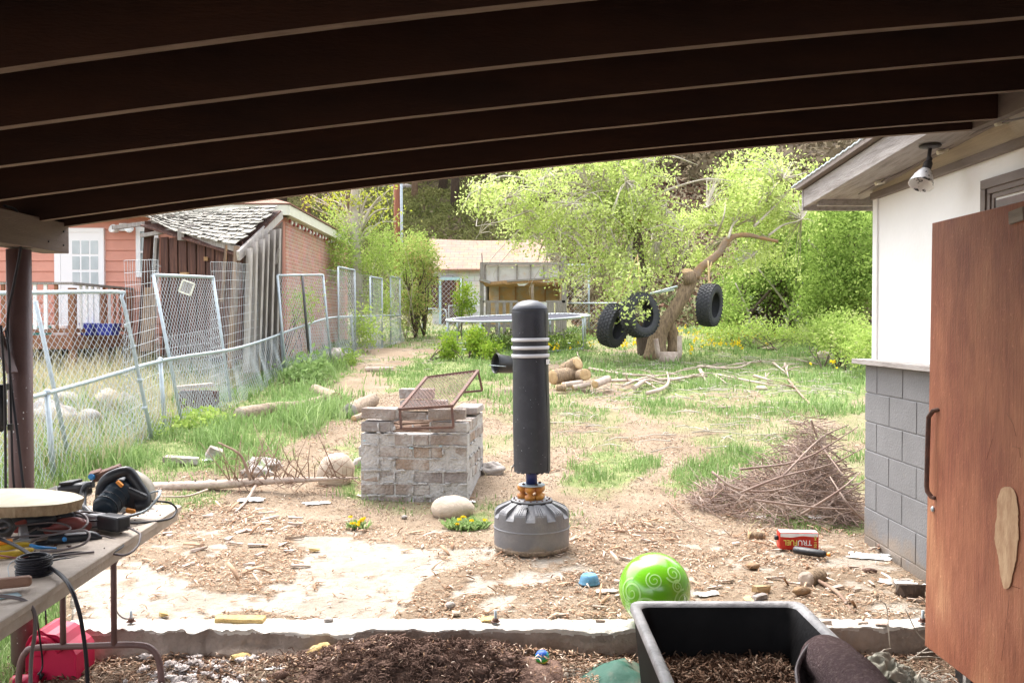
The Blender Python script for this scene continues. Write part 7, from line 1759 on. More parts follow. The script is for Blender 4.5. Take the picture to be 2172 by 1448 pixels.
# pale wood pieces lying left of the slab centre
b = MB(); random.seed(77)
for k in range(34):
    px, py = random.uniform(300, 640), random.uniform(1085, 1210); t_ = (.012 - CZ) / (P(px, py, 1).z - CZ); q = P(px, py, t_); a = random.gauss(.3, .6); L_ = random.uniform(.04, .15)
    b.box(q + Vector((0, 0, .012)), (L_, random.uniform(.012, .04), random.uniform(.006, .014)), (random.uniform(-.1, .1), random.uniform(-.1, .1), a), jit=.006)
for k in range(40):
    px, py = random.uniform(1180, 1950), random.uniform(1110, 1330); t_ = (.012 - CZ) / (P(px, py, 1).z - CZ); q = P(px, py, t_); a = random.gauss(-.2, .8); L_ = random.uniform(.04, .13)
    b.box(q + Vector((0, 0, .012)), (L_, random.uniform(.010, .03), random.uniform(.006, .014)), (random.uniform(-.1, .1), random.uniform(-.1, .1), a), jit=.005)
tag(b.build('wood_splinters', M['pale_bark']), 'countless pale split wood pieces strewn over the slab', 'wood pieces', kind='stuff')

# ================================================================= DARK WOOL HEAP, TARP, RAINBOW BALL, RAG
def woolz(X, Y): return lowz(X, Y) + .085 * np.clip(1 - ((X + .42) / .85) ** 2, 0, 1) * np.clip(1 - ((Y - 4.22) / .26) ** 2, 0, 1) * (.5 + fbm(X, Y, 7)) 
V = grid_sheet('wool_heap', np.arange(-1.1, .35, .016), np.arange(3.9, 4.46, .016), lambda X, Y: woolz(X, Y) - .016 - .03 * (np.abs(X + .38) > .62), {}, M['wool']); tag(V, 'dark brown matted wool heap below the kerb', 'wool heap', kind='stuff')
b = MB(); random.seed(66)
for k in range(120):
    x = min(-.02, random.gauss(-.38, .33)); y = random.uniform(3.98, 4.42); s_ = random.uniform(.012, .032); zc_ = float(woolz(np.array(x), np.array(y)))
    b.ball((x, y, zc_), (s_ * random.uniform(1, 2.2), s_ * random.uniform(.7, 1.2), s_ * .6), 12, 8, Matrix.Rotation(random.uniform(-.6, .6), 3, 'Z'), nz=.75, nsc=2.4, seed=k)
tag(b.build('wool_clumps', M['wool']), 'matted tufts of dark wool on the heap below the kerb', 'wool', kind='stuff')
N_ = 5200; X = rng.normal(-.38, .36, N_); X = np.where(X > .04, -.4, X); Y = rng.uniform(3.95, 4.45, N_); Z = woolz(X, Y) + rng.uniform(0, .035, N_); cl = fbm(X, Y, 5.0, 3); a = (cl * 18) + rng.normal(0, .5, N_); L_ = rng.uniform(.012, .05, N_)
A = np.stack([X, Y, Z], 1); d1 = np.stack([np.cos(a), np.sin(a) * .7, rng.normal(.1, .4, N_)], 1) * L_[:, None] * .5; a2 = a + rng.normal(0, 1.2, N_); d2 = np.stack([np.cos(a2), np.sin(a2) * .7, rng.normal(-.3, .4, N_)], 1) * L_[:, None] * .5
V1, F1 = wires(A, A + d1, .0026); V2, F2 = wires(A + d1, A + d1 + d2, .0020)
o = arr_mesh('wool_strands', np.vstack([V1, V2]), np.vstack([F1, F2 + len(V1)]), M['wool']); tag(o, 'loose strands of dark wool over the heap below the kerb', 'wool', kind='stuff')
chips('chip_dust', 7000, (-2.0, 1.9, 3.9, 4.46), lambda X, Y: .25 + .6 * (fbm(X, Y, 3.5) > .5), .018, L_CHIP, 'pale fine chips dusting the floor and wool below the kerb', cat='chips', zf=lambda X, Y: np.maximum(woolz(X, Y) + .03 * (fbm(X, Y, 9)), lowz(X, Y)), zlift=.006, tilt=.5)
b = MB(); random.seed(55)
for k in range(150):
    x = random.gauss(-1.48, .15); y = random.uniform(3.9, 4.42); b.ball((x, y, -.13 + random.uniform(0, .035)), (random.uniform(.006, .034), random.uniform(.008, .03), random.uniform(.006, .018)), 10, 8, nz=1.1, nsc=3, seed=k)
tag(b.build('white_fluff', mat('dirty_stuffing', (.62, .57, .55), (.38, .31, .28), 20, .95, .8, 60)), 'clumps of white stuffing fluff by the table foot', 'stuffing', kind='stuff')
rb = P(1150, 1402, 4.22); rb.z = -.030
t = thing('small_ball', 'tiny rainbow striped ball at the foot of the kerb', 'ball', rb)
cols = [('ball_blue', (.02, .10, .42)), ('ball_teal', (.02, .30, .30)), ('ball_green', (.05, .38, .06)), ('ball_yellow', (.65, .55, .04)), ('ball_orange', (.62, .22, .02))]
for i, (nm, c) in enumerate(cols):
    z1, z0 = 1 - 2 * i / 5, 1 - 2 * (i + 1) / 5; pr_ = [(.034 * math.sqrt(max(0, 1 - z * z)), .034 * z) for z in np.linspace(z1, z0, 6)]
    b = MB(); b.lathe(pr_, rb, Euler((R(15), R(-12), 0)).to_matrix(), 24); b.build('colour_band', mat(nm, c, None, rough=.4), t)
# green tarp
V = []; nx_, ny_ = 34, 22
for i in range(nx_):
    for j in range(ny_):
        u, v = i / (nx_ - 1), j / (ny_ - 1); x = .22 + u * .42; y = 3.86 + v * .52 - .16 * (1 - u) * v
        z = -.13 + .10 * math.exp(-((u - .75) / .35) ** 2 - ((v - .6) / .4) ** 2) + .02 * mnoise.noise(Vector((u * 5, v * 5, 2))) + (.03 if u < .08 else 0)
        V.append((x - .05 * v, y, z))
b = MB(); b.add(V, [(i * ny_ + j, (i + 1) * ny_ + j, (i + 1) * ny_ + j + 1, i * ny_ + j + 1) for i in range(nx_ - 1) for j in range(ny_ - 1)], True)
o = b.build('green_tarp', M['tarp_g']); tag(o, 'crumpled dark green tarp dusted with chips left of the black tub', 'tarp'); s_ = o.modifiers.new('thick', 'SOLIDIFY'); s_.thickness = .004
chips('tarp_crumbs', 2600, (.27, .56, 3.9, 4.3), lambda X, Y: (fbm(X, Y, 4) > .42) * 1., .014, L_CHIP, 'fine crumbs covering the green tarp', cat='crumbs', zf=lambda X, Y: -.125 + .10 * np.exp(-(((X - .22) / .42 - .70) / .35) ** 2 - (((Y - 3.86) / .45 - .6) / .45) ** 2), zlift=.01)
# rag bundle right of the rug
rgp = P(1872, 1390, 4.1); t = thing('crumpled_rag', 'crumpled grey green canvas rag beside the rug and kerb', 'rag', (rgp.x, rgp.y, -.12))
for s0, (ox, oy, oz, sx_, sy_, sz_) in enumerate(((0, 0, 0, .13, .10, .085), (.08, .02, -.01, .10, .07, .05), (-.07, -.03, -.02, .08, .09, .08), (.03, -.1, -.05, .12, .10, .05), (.14, -.04, -.03, .08, .05, .04))):
    V = []; n1, n2 = 30, 30
    for i in range(n1):
        for j in range(n2):
            u, v = i / (n1 - 1) * 2 - 1, j / (n2 - 1) * 2 - 1; rr = math.hypot(u, v)
            k = mnoise.fractal(Vector((u * 1.8 + s0 * 5, v * 1.8, s0)), 1, 2, 4); rid = abs(mnoise.noise(Vector((u * 2.6 + s0, v * 2.6, s0 + 4))))
            V.append(Vector((rgp.x + ox + sx_ * (u + .25 * k), rgp.y + oy + sy_ * (v + .25 * rid), -.09 + oz + sz_ * (1.3 * max(0, 1 - rr * .75) + .9 * (.35 - rid)))))
    b = MB(); b.add(V, [(i * n2 + j, (i + 1) * n2 + j, (i + 1) * n2 + j + 1, i * n2 + j + 1) for i in range(n1 - 1) for j in range(n2 - 1)], True)
    o = b.build('fold', M['rag'], t); s_ = o.modifiers.new('thick', 'SOLIDIFY'); s_.thickness = .004
b = MB(); random.seed(88)
for k in range(60):
    q = Vector((random.uniform(1.6, 2.2), random.uniform(3.6, 4.4), -.13 + random.uniform(0, .07))); a = random.gauss(.5, .7); L_ = random.uniform(.06, .25); dv = Vector((math.cos(a), math.sin(a), random.uniform(-.1, .25))) * L_ * .5
    b.tube([q - dv, q + Vector((0, 0, .01)), q + dv], [.004, .003, .0015], 5)
for px in ([(1888, 1372), (1884, 1320), (1880, 1285), (1866, 1272)], [(1920, 1290), (1945, 1340), (1972, 1365)], [(1925, 1402), (1972, 1370)]):
    b.tube(smooth_path([P(x, y, 4.35) for x, y in px], 4), .0028, 5)
tag(b.build('dry_stalks', M['twig']), 'dry stalks and sticks on the floor by the door', 'stalks', kind='stuff')
# ================================================================= VEGETATION
def leaf_mesh(name, pts, size, m, parent=None, vbias=0, elong=1.9, up=.0, vals=None):
    pts = np.asarray(pts); n = len(pts)
    a = rng.normal(size=(n, 3)); a /= np.linalg.norm(a, axis=1, keepdims=True); b_ = rng.normal(size=(n, 3)); b_ -= a * (a * b_).sum(1, keepdims=True); b_ /= np.linalg.norm(b_, axis=1, keepdims=True)
    s = (size * (.6 + .8 * rng.random(n)))[:, None]; nn = np.cross(a, b_)
    V = np.stack([pts - a * s * .5, pts + b_ * s * .5 / elong + nn * s * .08, pts + a * s * .5, pts - b_ * s * .5 / elong + nn * s * .08], 1).reshape(-1, 3)
    Fc = np.arange(n * 4).reshape(-1, 4)
    v = rng.normal(.45, .2, n) + vbias if vals is None else vals + rng.normal(0, .13, n)
    return arr_mesh(name, V, Fc, m, parent, attr={'v': np.repeat(np.clip(v, 0, 1), 4)})
def blob_clusters(blobs, dens=1.0):
    """blobs: px,py,rx,ry (photo px), depth, depth radius, clusters -> world cluster centres"""
    C_ = []; 
    for (px, py, rx, ry, d, rd, n) in blobs:
        n = int(n * dens); k = 0
        q = rng.normal(size=(n, 3)); q /= np.linalg.norm(q, axis=1, keepdims=True); q *= (rng.random(n) ** .45)[:, None]
        q *= (1 + .35 * (rng.random(n) - .5))[:, None]
        c = P(px, py, d); sx_ = rx * d / FP; sz_ = ry * d / FP
        C_.append(np.stack([c.x + q[:, 0] * sx_, c.y + q[:, 1] * rd, c.z + q[:, 2] * sz_], 1))
    return np.vstack(C_)
def cluster_leaves(C_, per, rad, gaps=.0, gsc=1.0):
    if gaps:
        nz = fbm(C_[:, 0] + C_[:, 1] * .7, C_[:, 2] * 1.2, gsc, 3); C_ = C_[nz > gaps]
    n = len(C_); k = rng.integers(max(1, per // 2), per + per // 2, n); idx = np.repeat(np.arange(n), k)
    pts = C_[idx] + rng.normal(size=(len(idx), 3)) * (rad * (.5 + rng.random(n)))[idx][:, None]
    cv = rng.normal(.46, .15, n)[idx]
    return pts, cv, C_
def keep_above(pts, extra, h=.02):
    g = gz(pts[:, 0], pts[:, 1]); k = pts[:, 2] > g + h
    return pts[k], extra[k]
def twigs_to(b, hub, C_, n, r0=.02, sag=.15, up=.3, rt=.003):
    idx = rng.choice(len(C_), min(n, len(C_)), replace=False)
    for i in idx:
        e = Vector(C_[i]); h = Vector(hub[rng.integers(len(hub))]) if isinstance(hub, list) else Vector(hub); L_ = (e - h).length
        m_ = h.lerp(e, .5) + Vector((random.uniform(-1, 1), random.uniform(-1, 1), 0)) * L_ * .08 + Vector((0, 0, L_ * up))
        m2 = h.lerp(e, .8) + Vector((random.uniform(-1, 1), random.uniform(-1, 1), 0)) * L_ * .06 + Vector((0, 0, L_ * up * .6))
        b.tube(smooth_path([h, m_, m2, e], 3), [r0, r0 * .7, r0 * .4, rt], 5, cap=False)
# ---- leaning trunk and willow
lt = thing('leaning_tree', 'leaning pollarded willow trunk with a sawn limb and arching mossy branch', 'tree', G(1395, 748))
TD = 19.5
b = MB(); b.tube(smooth_path([P(1392, 765, TD), P(1392, 735, TD), P(1402, 700, TD), P(1425, 665, TD), P(1448, 630, TD), P(1464, 598, TD), P(1476, 580, TD)], 6), [.30, .22, .17, .15, .145, .14, .11], 22, rough=.07); 
b.tube(smooth_path([P(1378, 762, TD - .1), P(1388, 735, TD - .1), P(1400, 715, TD)], 4), [.16, .12, .08], 12, rough=.08); b.tube(smooth_path([P(1428, 750, TD + .1), P(1428, 715, TD + .1), P(1420, 680, TD)], 4), [.13, .13, .10], 12, rough=.08)
b.build('trunk', M['bark'], lt)
b = MB(); b.tube([P(1462, 600, TD - .1), P(1459, 576, TD - .15)], [.13, .12], 16, rough=.04); s_ = b.build('sawn_limb', M['bark'], lt)
b = MB(); b.lathe([(0, .004), (.09, .003), (.123, 0), (.123, -.02)], P(1458, 575, TD - .15), Vector((-.05, -.55, .85)).to_track_quat('Z', 'Y').to_matrix(), 20); b.build('cut_face', M['cut'], s_)
b = MB(); b.tube(smooth_path([P(1472, 588, TD), P(1488, 566, TD), P(1506, 553, TD), P(1526, 535, TD), P(1541, 512, TD), P(1562, 500, TD), P(1590, 499, TD), P(1612, 504, TD), P(1650, 512, TD)], 5), [.12, .085, .09, .075, .08, .055, .05, .04, .035], 14, rough=.07); b.build('arching_limb', M['bark_moss'], lt)
b = MB()
for pts in ([(1545, 505), (1560, 470), (1610, 440), (1640, 400), (1660, 375)], [(1600, 480), (1610, 430), (1660, 380), (1700, 370)], [(1600, 480), (1650, 430), (1690, 385)], [(1560, 480), (1600, 455), (1640, 400), (1630, 360)], [(1630, 500), (1660, 478), (1700, 465), (1720, 430)], [(1520, 500), (1535, 460), (1540, 420)]):
    b.tube(smooth_path([P(x, y, TD + random.uniform(-.4, .6)) for x, y in pts], 4), [.03, .022, .012, .006], 7)
b.build('shoot', M['twig'], lt)
wt = thing('willow_tree', 'young leafed willow with dark trunk behind the hanging tyres', 'tree', G(1372, 745))
WD = 20.3
b = MB(); b.tube(smooth_path([P(1376, 755, WD), P(1366, 710, WD), P(1355, 650, WD), P(1360, 600, WD), P(1352, 550, WD), P(1346, 500, WD), P(1336, 460, WD), P(1332, 410, WD), P(1322, 360, WD), P(1316, 300, WD)], 5), [.24, .19, .17, .17, .15, .16, .12, .08, .06, .04], 16, rough=.08); b.build('trunk', M['bark_dark'], wt)
b = MB(); b.tube([P(1330, 478, WD - .1), P(1322, 470, WD - .3)], .07, 10); b.tube([P(1350, 470, WD - .1), P(1362, 455, WD - .2), P(1360, 475, WD - .3)], [.08, .05, .03], 9); b.build('sawn_stub', M['cut'], wt)
limbs = [[(1320, 468), (1280, 442), (1230, 431), (1170, 432), (1110, 452), (1060, 470), (1010, 480)], [(1330, 460), (1290, 410), (1250, 375), (1222, 348), (1190, 330)], [(1322, 472), (1290, 430), (1220, 415), (1160, 405), (1100, 415)], [(1345, 455), (1352, 410), (1360, 370), (1352, 330)],
         [(1352, 460), (1380, 420), (1440, 395), (1500, 380), (1560, 385)], [(1345, 470), (1335, 520), (1320, 580), (1310, 640)], [(1348, 475), (1338, 530), (1350, 590), (1370, 640), (1385, 690)], [(1340, 460), (1300, 400), (1280, 350), (1270, 300)], [(1335, 480), (1290, 500), (1230, 540), (1190, 590)],
         [(1230, 431), (1180, 470), (1150, 520), (1140, 560)], [(1160, 405), (1110, 380), (1060, 375), (1020, 400)], [(1350, 450), (1400, 440), (1440, 470), (1460, 520)], [(1340, 500), (1300, 560), (1275, 600)], [(1500, 380), (1550, 395), (1570, 430)], [(1352, 330), (1420, 330), (1480, 350)]]
hubs = []
b = MB()
for L_ in limbs:
    dd_ = random.uniform(-1.2, 1.2); pts = [P(x, y, WD + dd_ * i / (len(L_) - 1)) for i, (x, y) in enumerate(L_)]; b.tube(smooth_path(pts, 4), [.045, .035, .025, .014, .006], 7); hubs += [tuple(p) for p in pts[1:]]
random.seed(17)
for k in range(60):
    ex_, ey_ = (random.uniform(1010, 1330), random.uniform(360, 600)) if k % 3 else (random.uniform(1340, 1480), random.uniform(340, 520)); e = P(ex_, ey_, WD + random.uniform(-1.3, 1.3)); h = P(1336 + random.uniform(-8, 12), random.uniform(440, 500), WD); L_ = (e - h).length
    pts = [h, h.lerp(e, .35) + Vector((random.uniform(-.1, .1), 0, .26 * L_)), h.lerp(e, .7) + Vector((0, 0, .2 * L_)), e, e + Vector((random.uniform(-.15, .05), 0, -.3))]
    b.tube(smooth_path(pts, 4), [.022, .016, .011, .006, .003], 5, cap=False); hubs += [tuple(p) for p in pts[1:4]]
b.build('limb', M['twig'], wt)
random.seed(3)
WB = [(1130, 430, 130, 70, 20, 1.6, 420), (1250, 400, 130, 80, 20, 1.6, 520), (1040, 420, 70, 55, 20, 1.0, 120), (1190, 490, 130, 55, 20, 1.5, 300), (1350, 390, 85, 85, 20.3, 1.3, 330), (1290, 545, 90, 60, 20, 1.3, 230), (1090, 480, 70, 40, 20, 1.0, 110),
      (1430, 490, 75, 55, 20.5, 1.2, 220), (1325, 620, 55, 60, 19.4, .8, 140), (1352, 640, 30, 50, 17.6, .4, 12), (1335, 600, 40, 60, 18.2, .5, 60), (1330, 450, 90, 60, 19.5, 1.0, 220), (1210, 340, 120, 40, 20, 1.3, 200), (1200, 585, 60, 35, 20, .8, 40), (1390, 560, 60, 50, 20.5, .8, 90), (1300, 655, 40, 40, 18.8, .5, 35), (1320, 330, 90, 40, 20.4, 1.2, 160)]
C_ = blob_clusters(WB, .95)
pts, cv, C2 = cluster_leaves(C_, 13, .10, .45, 1.5); pts, cv = keep_above(pts, cv, .3)
o = leaf_mesh('crown', pts, .075, L_WILLOW, wt, vals=cv)
b = MB(); hub_np = np.array(hubs)
for c in C2[::2]:
    h = hub_np[np.argmin(((hub_np - c) ** 2).sum(1))]; L_ = np.linalg.norm(c - h)
    if L_ < 2.2: b.tube([h, (h + c) / 2 + np.array([0, 0, .08 * L_]), c - np.array([0, 0, .12])], [.014, .009, .004], 4, cap=False)
b.build('twigs', M['twig'], wt)
LB = [(1600, 380, 90, 70, 20.5, 1.2, 380), (1530, 470, 75, 55, 20.5, 1.2, 280), (1640, 460, 100, 60, 21, 1.3, 330), (1560, 540, 90, 45, 20.5, 1.0, 170), (1700, 400, 60, 70, 21.5, 1.0, 160), (1480, 540, 40, 50, 20.8, .7, 90), (1640, 560, 90, 45, 21.5, 1.0, 160), (1600, 430, 70, 50, 19.6, .8, 200)]
C_ = blob_clusters(LB, .95); pts, cv, C2 = cluster_leaves(C_, 13, .105, .45, 1.5)
leaf_mesh('crown', pts, .078, L_WILLOW, lt, vals=cv)
b = MB(); hb = np.array([tuple(P(x, y, TD + .3)) for x, y in ((1545, 505), (1600, 470), (1640, 420), (1660, 380), (1560, 470), (1700, 465), (1520, 480), (1620, 500), (1500, 440), (1600, 540))])
for c in C2[::3]:
    h = hb[np.argmin(((hb - c) ** 2).sum(1))]; L_ = np.linalg.norm(c - h)
    if L_ < 2.5: b.tube([h, (h + c) / 2 + np.array([0, 0, .1 * L_]), c], [.012, .008, .003], 4, cap=False)
b.build('twigs', M['twig'], lt)
# ---- right hand green bushes
def bush(name, label, blobs, m, size, per, rad, stems=None, gaps=.38, gsc=.9, cat='bush', dens=1.0, stem_m='bark_dark', group=None, nst=14, sr=.03):
    base = G(blobs[0][0], blobs[0][1] + blobs[0][3]) if stems is None else None
    C_ = blob_clusters(blobs, dens); pts, cv, C2 = cluster_leaves(C_, per, rad, gaps, gsc); pts, cv = keep_above(pts, cv)
    c = C2.mean(0); hz = float(gz(c[0], c[1])); t = thing(name, label, cat, (c[0], c[1], hz), group)
    leaf_mesh('leaves', pts, size, m, t, vals=cv)
    b = MB(); hub = [(c[0] + random.uniform(-.5, .5), c[1] + random.uniform(-.4, .4), hz) for _ in range(5)]
    if stems:
        hub = [tuple(Vector((P(x, y, d).x, d, g1(P(x, y, d).x, d)))) for x, y, d in stems]
    twigs_to(b, hub, C2, nst, sr, up=.06); b.build('stems', M[stem_m], t); return t
bush('large_bush', 'tall dense green bush against the white house corner', [(1790, 500, 75, 80, 22, 1.6, 520), (1800, 600, 80, 70, 21.5, 1.6, 520), (1740, 560, 70, 60, 23, 1.5, 330), (1800, 440, 60, 50, 23, 1.3, 260), (1740, 650, 60, 45, 22.5, 1.3, 220), (1840, 540, 50, 100, 21.5, 1.3, 320)], L_DEEP, .085, 20, .17, [(1780, 700, 22), (1745, 700, 22.5), (1820, 705, 22)], nst=34, sr=.04)
bush('green_tree', 'leafy green tree with crossing bare trunks behind the single tyre', [(1660, 560, 90, 60, 25, 1.7, 360), (1600, 600, 60, 45, 25, 1.4, 150), (1690, 620, 60, 50, 25, 1.5, 200), (1560, 620, 40, 60, 25, 1.2, 140), (1720, 500, 80, 60, 25, 1.5, 300), (1640, 500, 80, 50, 25, 1.4, 230), (1545, 670, 30, 50, 23.5, .8, 70)], L_DEEP, .09, 18, .18, [(1590, 710, 25), (1640, 712, 25), (1690, 712, 25), (1550, 712, 24)], cat='tree', nst=30, sr=.06, gaps=.42)
bush('low_shrub', 'bright low shrub growing at the foot of the white house wall', [(1800, 715, 60, 40, 17.5, .8, 200), (1740, 705, 35, 30, 18.5, .6, 90), (1835, 740, 35, 40, 16, .5, 90), (1785, 690, 50, 25, 18.5, .6, 90)], L_BUSH, .06, 16, .11, gaps=.3, nst=16, sr=.012)
bush('low_shrub', 'low green weeds between the stump and the tree line', [(1610, 700, 70, 20, 22, .8, 110), (1530, 705, 60, 18, 21.5, .7, 80), (1690, 712, 50, 16, 22, .7, 60)], L_BUSH, .06, 14, .11, gaps=.3, nst=10, sr=.01)
for (x0, y0, x1, y1, d, r) in ((1775, 610, 1715, 510, 22.2, .07), (1720, 740, 1600, 560, 24, .05), (1600, 740, 1560, 600, 23.5, .04), (1660, 720, 1690, 560, 24, .045)):
    q0, q1 = P(x0, y0, d), P(x1, y1, d); b = MB(); b.tube(smooth_path([q0, q0.lerp(q1, .5) + Vector((.1, 0, .05)), q1], 4), [r, r * .7, r * .4], 8); tag(b.build('bare_stem', M['twig']), 'bare grey stem standing among the green bushes', 'stem', 'bare stems in the bushes')
# ---- long bush on the left
LBb = [(745, 555, 50, 50, 23.5, 1.0, 150), (800, 540, 60, 55, 24, 1.1, 220), (860, 560, 50, 60, 26, 1.0, 260), (705, 545, 50, 50, 22.8, .8, 90), (882, 620, 30, 60, 26.5, .8, 150), (790, 640, 40, 70, 24, .9, 170), (840, 650, 28, 60, 26, .8, 110), (770, 690, 26, 45, 20.9, .35, 80), (805, 690, 20, 50, 23, .3, 50), (720, 480, 45, 35, 23, .8, 60), (830, 500, 55, 32, 24.5, 1, 90), (655, 600, 30, 50, 20.8, .4, 45), (890, 540, 30, 45, 27, .8, 130)]
bush('long_bush', 'long loose green hedge bush growing through the chain link fence', LBb, L_BUSH, .065, 17, .13, [(745, 735, 23.5), (790, 730, 24), (860, 718, 26), (885, 714, 26.5)], nst=40, sr=.013, gaps=.41, stem_m='twig', gsc=1.2)
bush('reddish_bush', 'taller reddish tipped shrub at the far end of the left hedge', [(870, 545, 50, 50, 26, 1.0, 190), (905, 570, 28, 50, 26.5, .8, 120), (885, 650, 32, 60, 26, .8, 120)], L_REDDISH, .07, 16, .14, [(880, 712, 26), (900, 710, 26.5)], nst=24, sr=.03, gaps=.34)
# budding tree with tufts
bt = thing('budding_tree', 'bare pale limbed tree with yellow green bud tufts left of the pole', 'tree', G(760, 715)); BD = 24
b = MB(); tips = []
for (x0, y0, x1, y1, r) in ((760, 700, 752, 480, .16),): b.tube(smooth_path([P(x0, y0, BD), P(757, 600, BD), P(x1, y1, BD), P(752, 420, BD), P(758, 380, BD)], 4), [.18, .16, .13, .12, .10], 12)
random.seed(12)
for (x, y) in ((660, 412), (690, 420), (700, 440), (722, 408), (672, 445), (790, 405), (796, 440), (812, 424), (831, 442), (840, 470), (768, 410), (742, 420), (708, 470), (730, 455), (780, 460), (805, 480), (665, 425), (830, 400), (770, 390), (690, 390)):
    s = P(755 + random.uniform(-6, 6), random.uniform(490, 530), BD); e = P(x, y, BD + random.uniform(-1, 1)); m_ = s.lerp(e, .5) + Vector((0, 0, .25)); b.tube(smooth_path([s, m_, e], 4), [.04, .022, .009], 6, cap=False); tips.append(tuple(e)); tips.append(tuple(m_.lerp(e, .4)))
    for _ in range(3): f = m_.lerp(e, random.random()); g_ = f + Vector((random.uniform(-.5, .5), random.uniform(-.4, .4), random.uniform(.1, .6))); b.tube([f, g_], [.009, .004], 4); tips.append(tuple(g_))
b.build('trunk', M['twig'], bt)
T_ = np.array(tips); pts = T_[rng.integers(0, len(T_), 1000)] + rng.normal(0, .075, (1000, 3)); leaf_mesh('buds', pts, .085, leafmat('bud_leaves', [(.30, .36, .04), (.42, .46, .07), (.50, .52, .12)], .35), bt)
# young plants by the trampoline
for (x, y, rx, ry, d, lab) in ((952, 735, 16, 32, 19.2, 'upright yellow green shrub left of the trampoline legs'), (1008, 728, 22, 34, 20.0, 'fuller yellow green shrub in front of the trampoline'), (1042, 745, 14, 20, 19.0, 'small yellow topped shrub nearest the punching bag'), (985, 640, 26, 45, 26.5, 'thin light green sapling beside the play fort post')):
    bush('young_shrub', lab, [(x, y, rx, ry, d, .3, int(rx * ry * .11) + 12)], leafmat('young_leaves', [(.14, .24, .03), (.26, .38, .05), (.42, .48, .07)], .35), .07, 14, .08, gaps=.2, nst=8, sr=.012, cat='shrub')
bush('weed_clump', 'dark green nettle clump below the play fort', [(1140, 730, 100, 22, 21.5, .9, 150), (1060, 728, 50, 20, 23, .6, 60), (1220, 722, 40, 22, 23, .6, 60)], L_DEEP, .06, 14, .11, gaps=.25, nst=10, sr=.008, cat='weeds')
bush('weed_clump', 'broad leafed bright green weed patch beside the fence foot', [(420, 900, 70, 22, 11.3, .6, 110), (350, 915, 40, 16, 10.8, .4, 40)], L_BUSH, .06, 14, .07, gaps=.2, nst=8, sr=.006, cat='weeds')
bush('grass_mound', 'tall bright green grass mound at the foot of the wide gate panel', [(655, 790, 42, 26, 15.3, .6, 60)], L_GRASS, .10, 12, .12, gaps=.1, nst=6, sr=.005, cat='grass clump')
bush('grass_mound', 'small dark green clump under the narrow chain link panel', [(738, 768, 20, 26, 18.3, .4, 45)], L_DEEP, .07, 14, .09, gaps=.1, nst=6, sr=.005, cat='grass clump')
bush('weed_clump', 'bushy weed growing behind the leaning gate panel near the shed', [(640, 650, 28, 50, 17.6, .4, 70)], L_BUSH, .055, 12, .1, gaps=.3, nst=8, sr=.01, cat='weeds')
# dandelions
def dand(px, py, rx, n_leaf, n_fl, label, fs=.016):
    q = G(px, py); 
    if q.y < 6.72: q.z = .01
    t = thing('dandelion_clump', label, 'dandelions', q)
    w_ = rx * q.y / FP; n = n_leaf
    a = rng.random(n) * 6.28; r_ = np.sqrt(rng.random(n)) * w_; X = q.x + r_ * np.cos(a); Y = q.y + r_ * np.sin(a) * .8; L_ = rng.uniform(.04, .11, n); b_ = rng.random(n) * 6.28; w2 = .008
    B = np.stack([X, Y, np.full(n, q.z)], 1); d_ = np.stack([np.cos(b_) * L_ * .7, np.sin(b_) * L_ * .7, L_ * .75], 1); s_ = np.stack([-np.sin(b_), np.cos(b_), b_ * 0], 1) * w2
    V = np.stack([B - s_ * .4, B + s_ * .4, B + d_ * .6 + s_, B + d_ - np.array([0, 0, .01])], 1).reshape(-1, 3)
    V2 = np.stack([B - s_ * .4, B + d_ * .6 + s_, B + d_ - np.array([0, 0, .01]), B + d_ * .6 - s_], 1).reshape(-1, 3)
    arr_mesh('leaves', V2, np.arange(n * 4).reshape(-1, 4), L_GRASS, t, attr={'v': np.repeat(np.clip(rng.normal(.45, .2, n), 0, 1), 4)})
    for k in range(n_fl):
        aa = random.uniform(0, 6.28); rr = random.uniform(.2, 1) * w_; c = q + Vector((rr * math.cos(aa), rr * math.sin(aa) * .6 - .03, random.uniform(.05, .10)))
        pts = np.array(c) + rng.normal(0, fs * .5, (26, 3)) * np.array([1, 1, .45]); leaf_mesh('flower', pts, fs * 1.1, L_FLOWER, t, elong=1.4)
        b = MB(); b.tube([c, Vector((c.x, c.y, q.z))], .0016, 4); b.build('stem', M['twig'], t)
dand(760, 1122, 22, 130, 7, 'small dandelion clump at the back edge of the slab')
dand(990, 1120, 45, 520, 5, 'leafy dandelion clump left of the punching bag base')
for k, (px, py, n) in enumerate(((1320, 742, 26), (1480, 720, 26), (1540, 722, 26), (1590, 715, 24), (1620, 728, 16), (1365, 738, 20), (1450, 760, 12), (1755, 792, 6), (1790, 765, 6), (1255, 742, 8), (1500, 742, 25), (1180, 752, 8), (1560, 745, 20))):
    q = G(px, py); rr = 1.1 if k in (1, 2, 3, 4) else .35
    c = np.stack([q.x + rng.normal(0, rr, n) * .5, q.y + rng.normal(0, rr, n) * .6, np.zeros(n)], 1); c[:, 2] = gz(c[:, 0], c[:, 1]) + rng.uniform(.10, .26, n)
    pts = np.repeat(c, 7, 0) + rng.normal(0, .016, (n * 7, 3)); o = leaf_mesh('dandelion_flowers', pts, .038, L_FLOWER, elong=1.3); tag(o, 'scattered orange yellow dandelion flowers in the far grass', 'dandelions', kind='stuff')
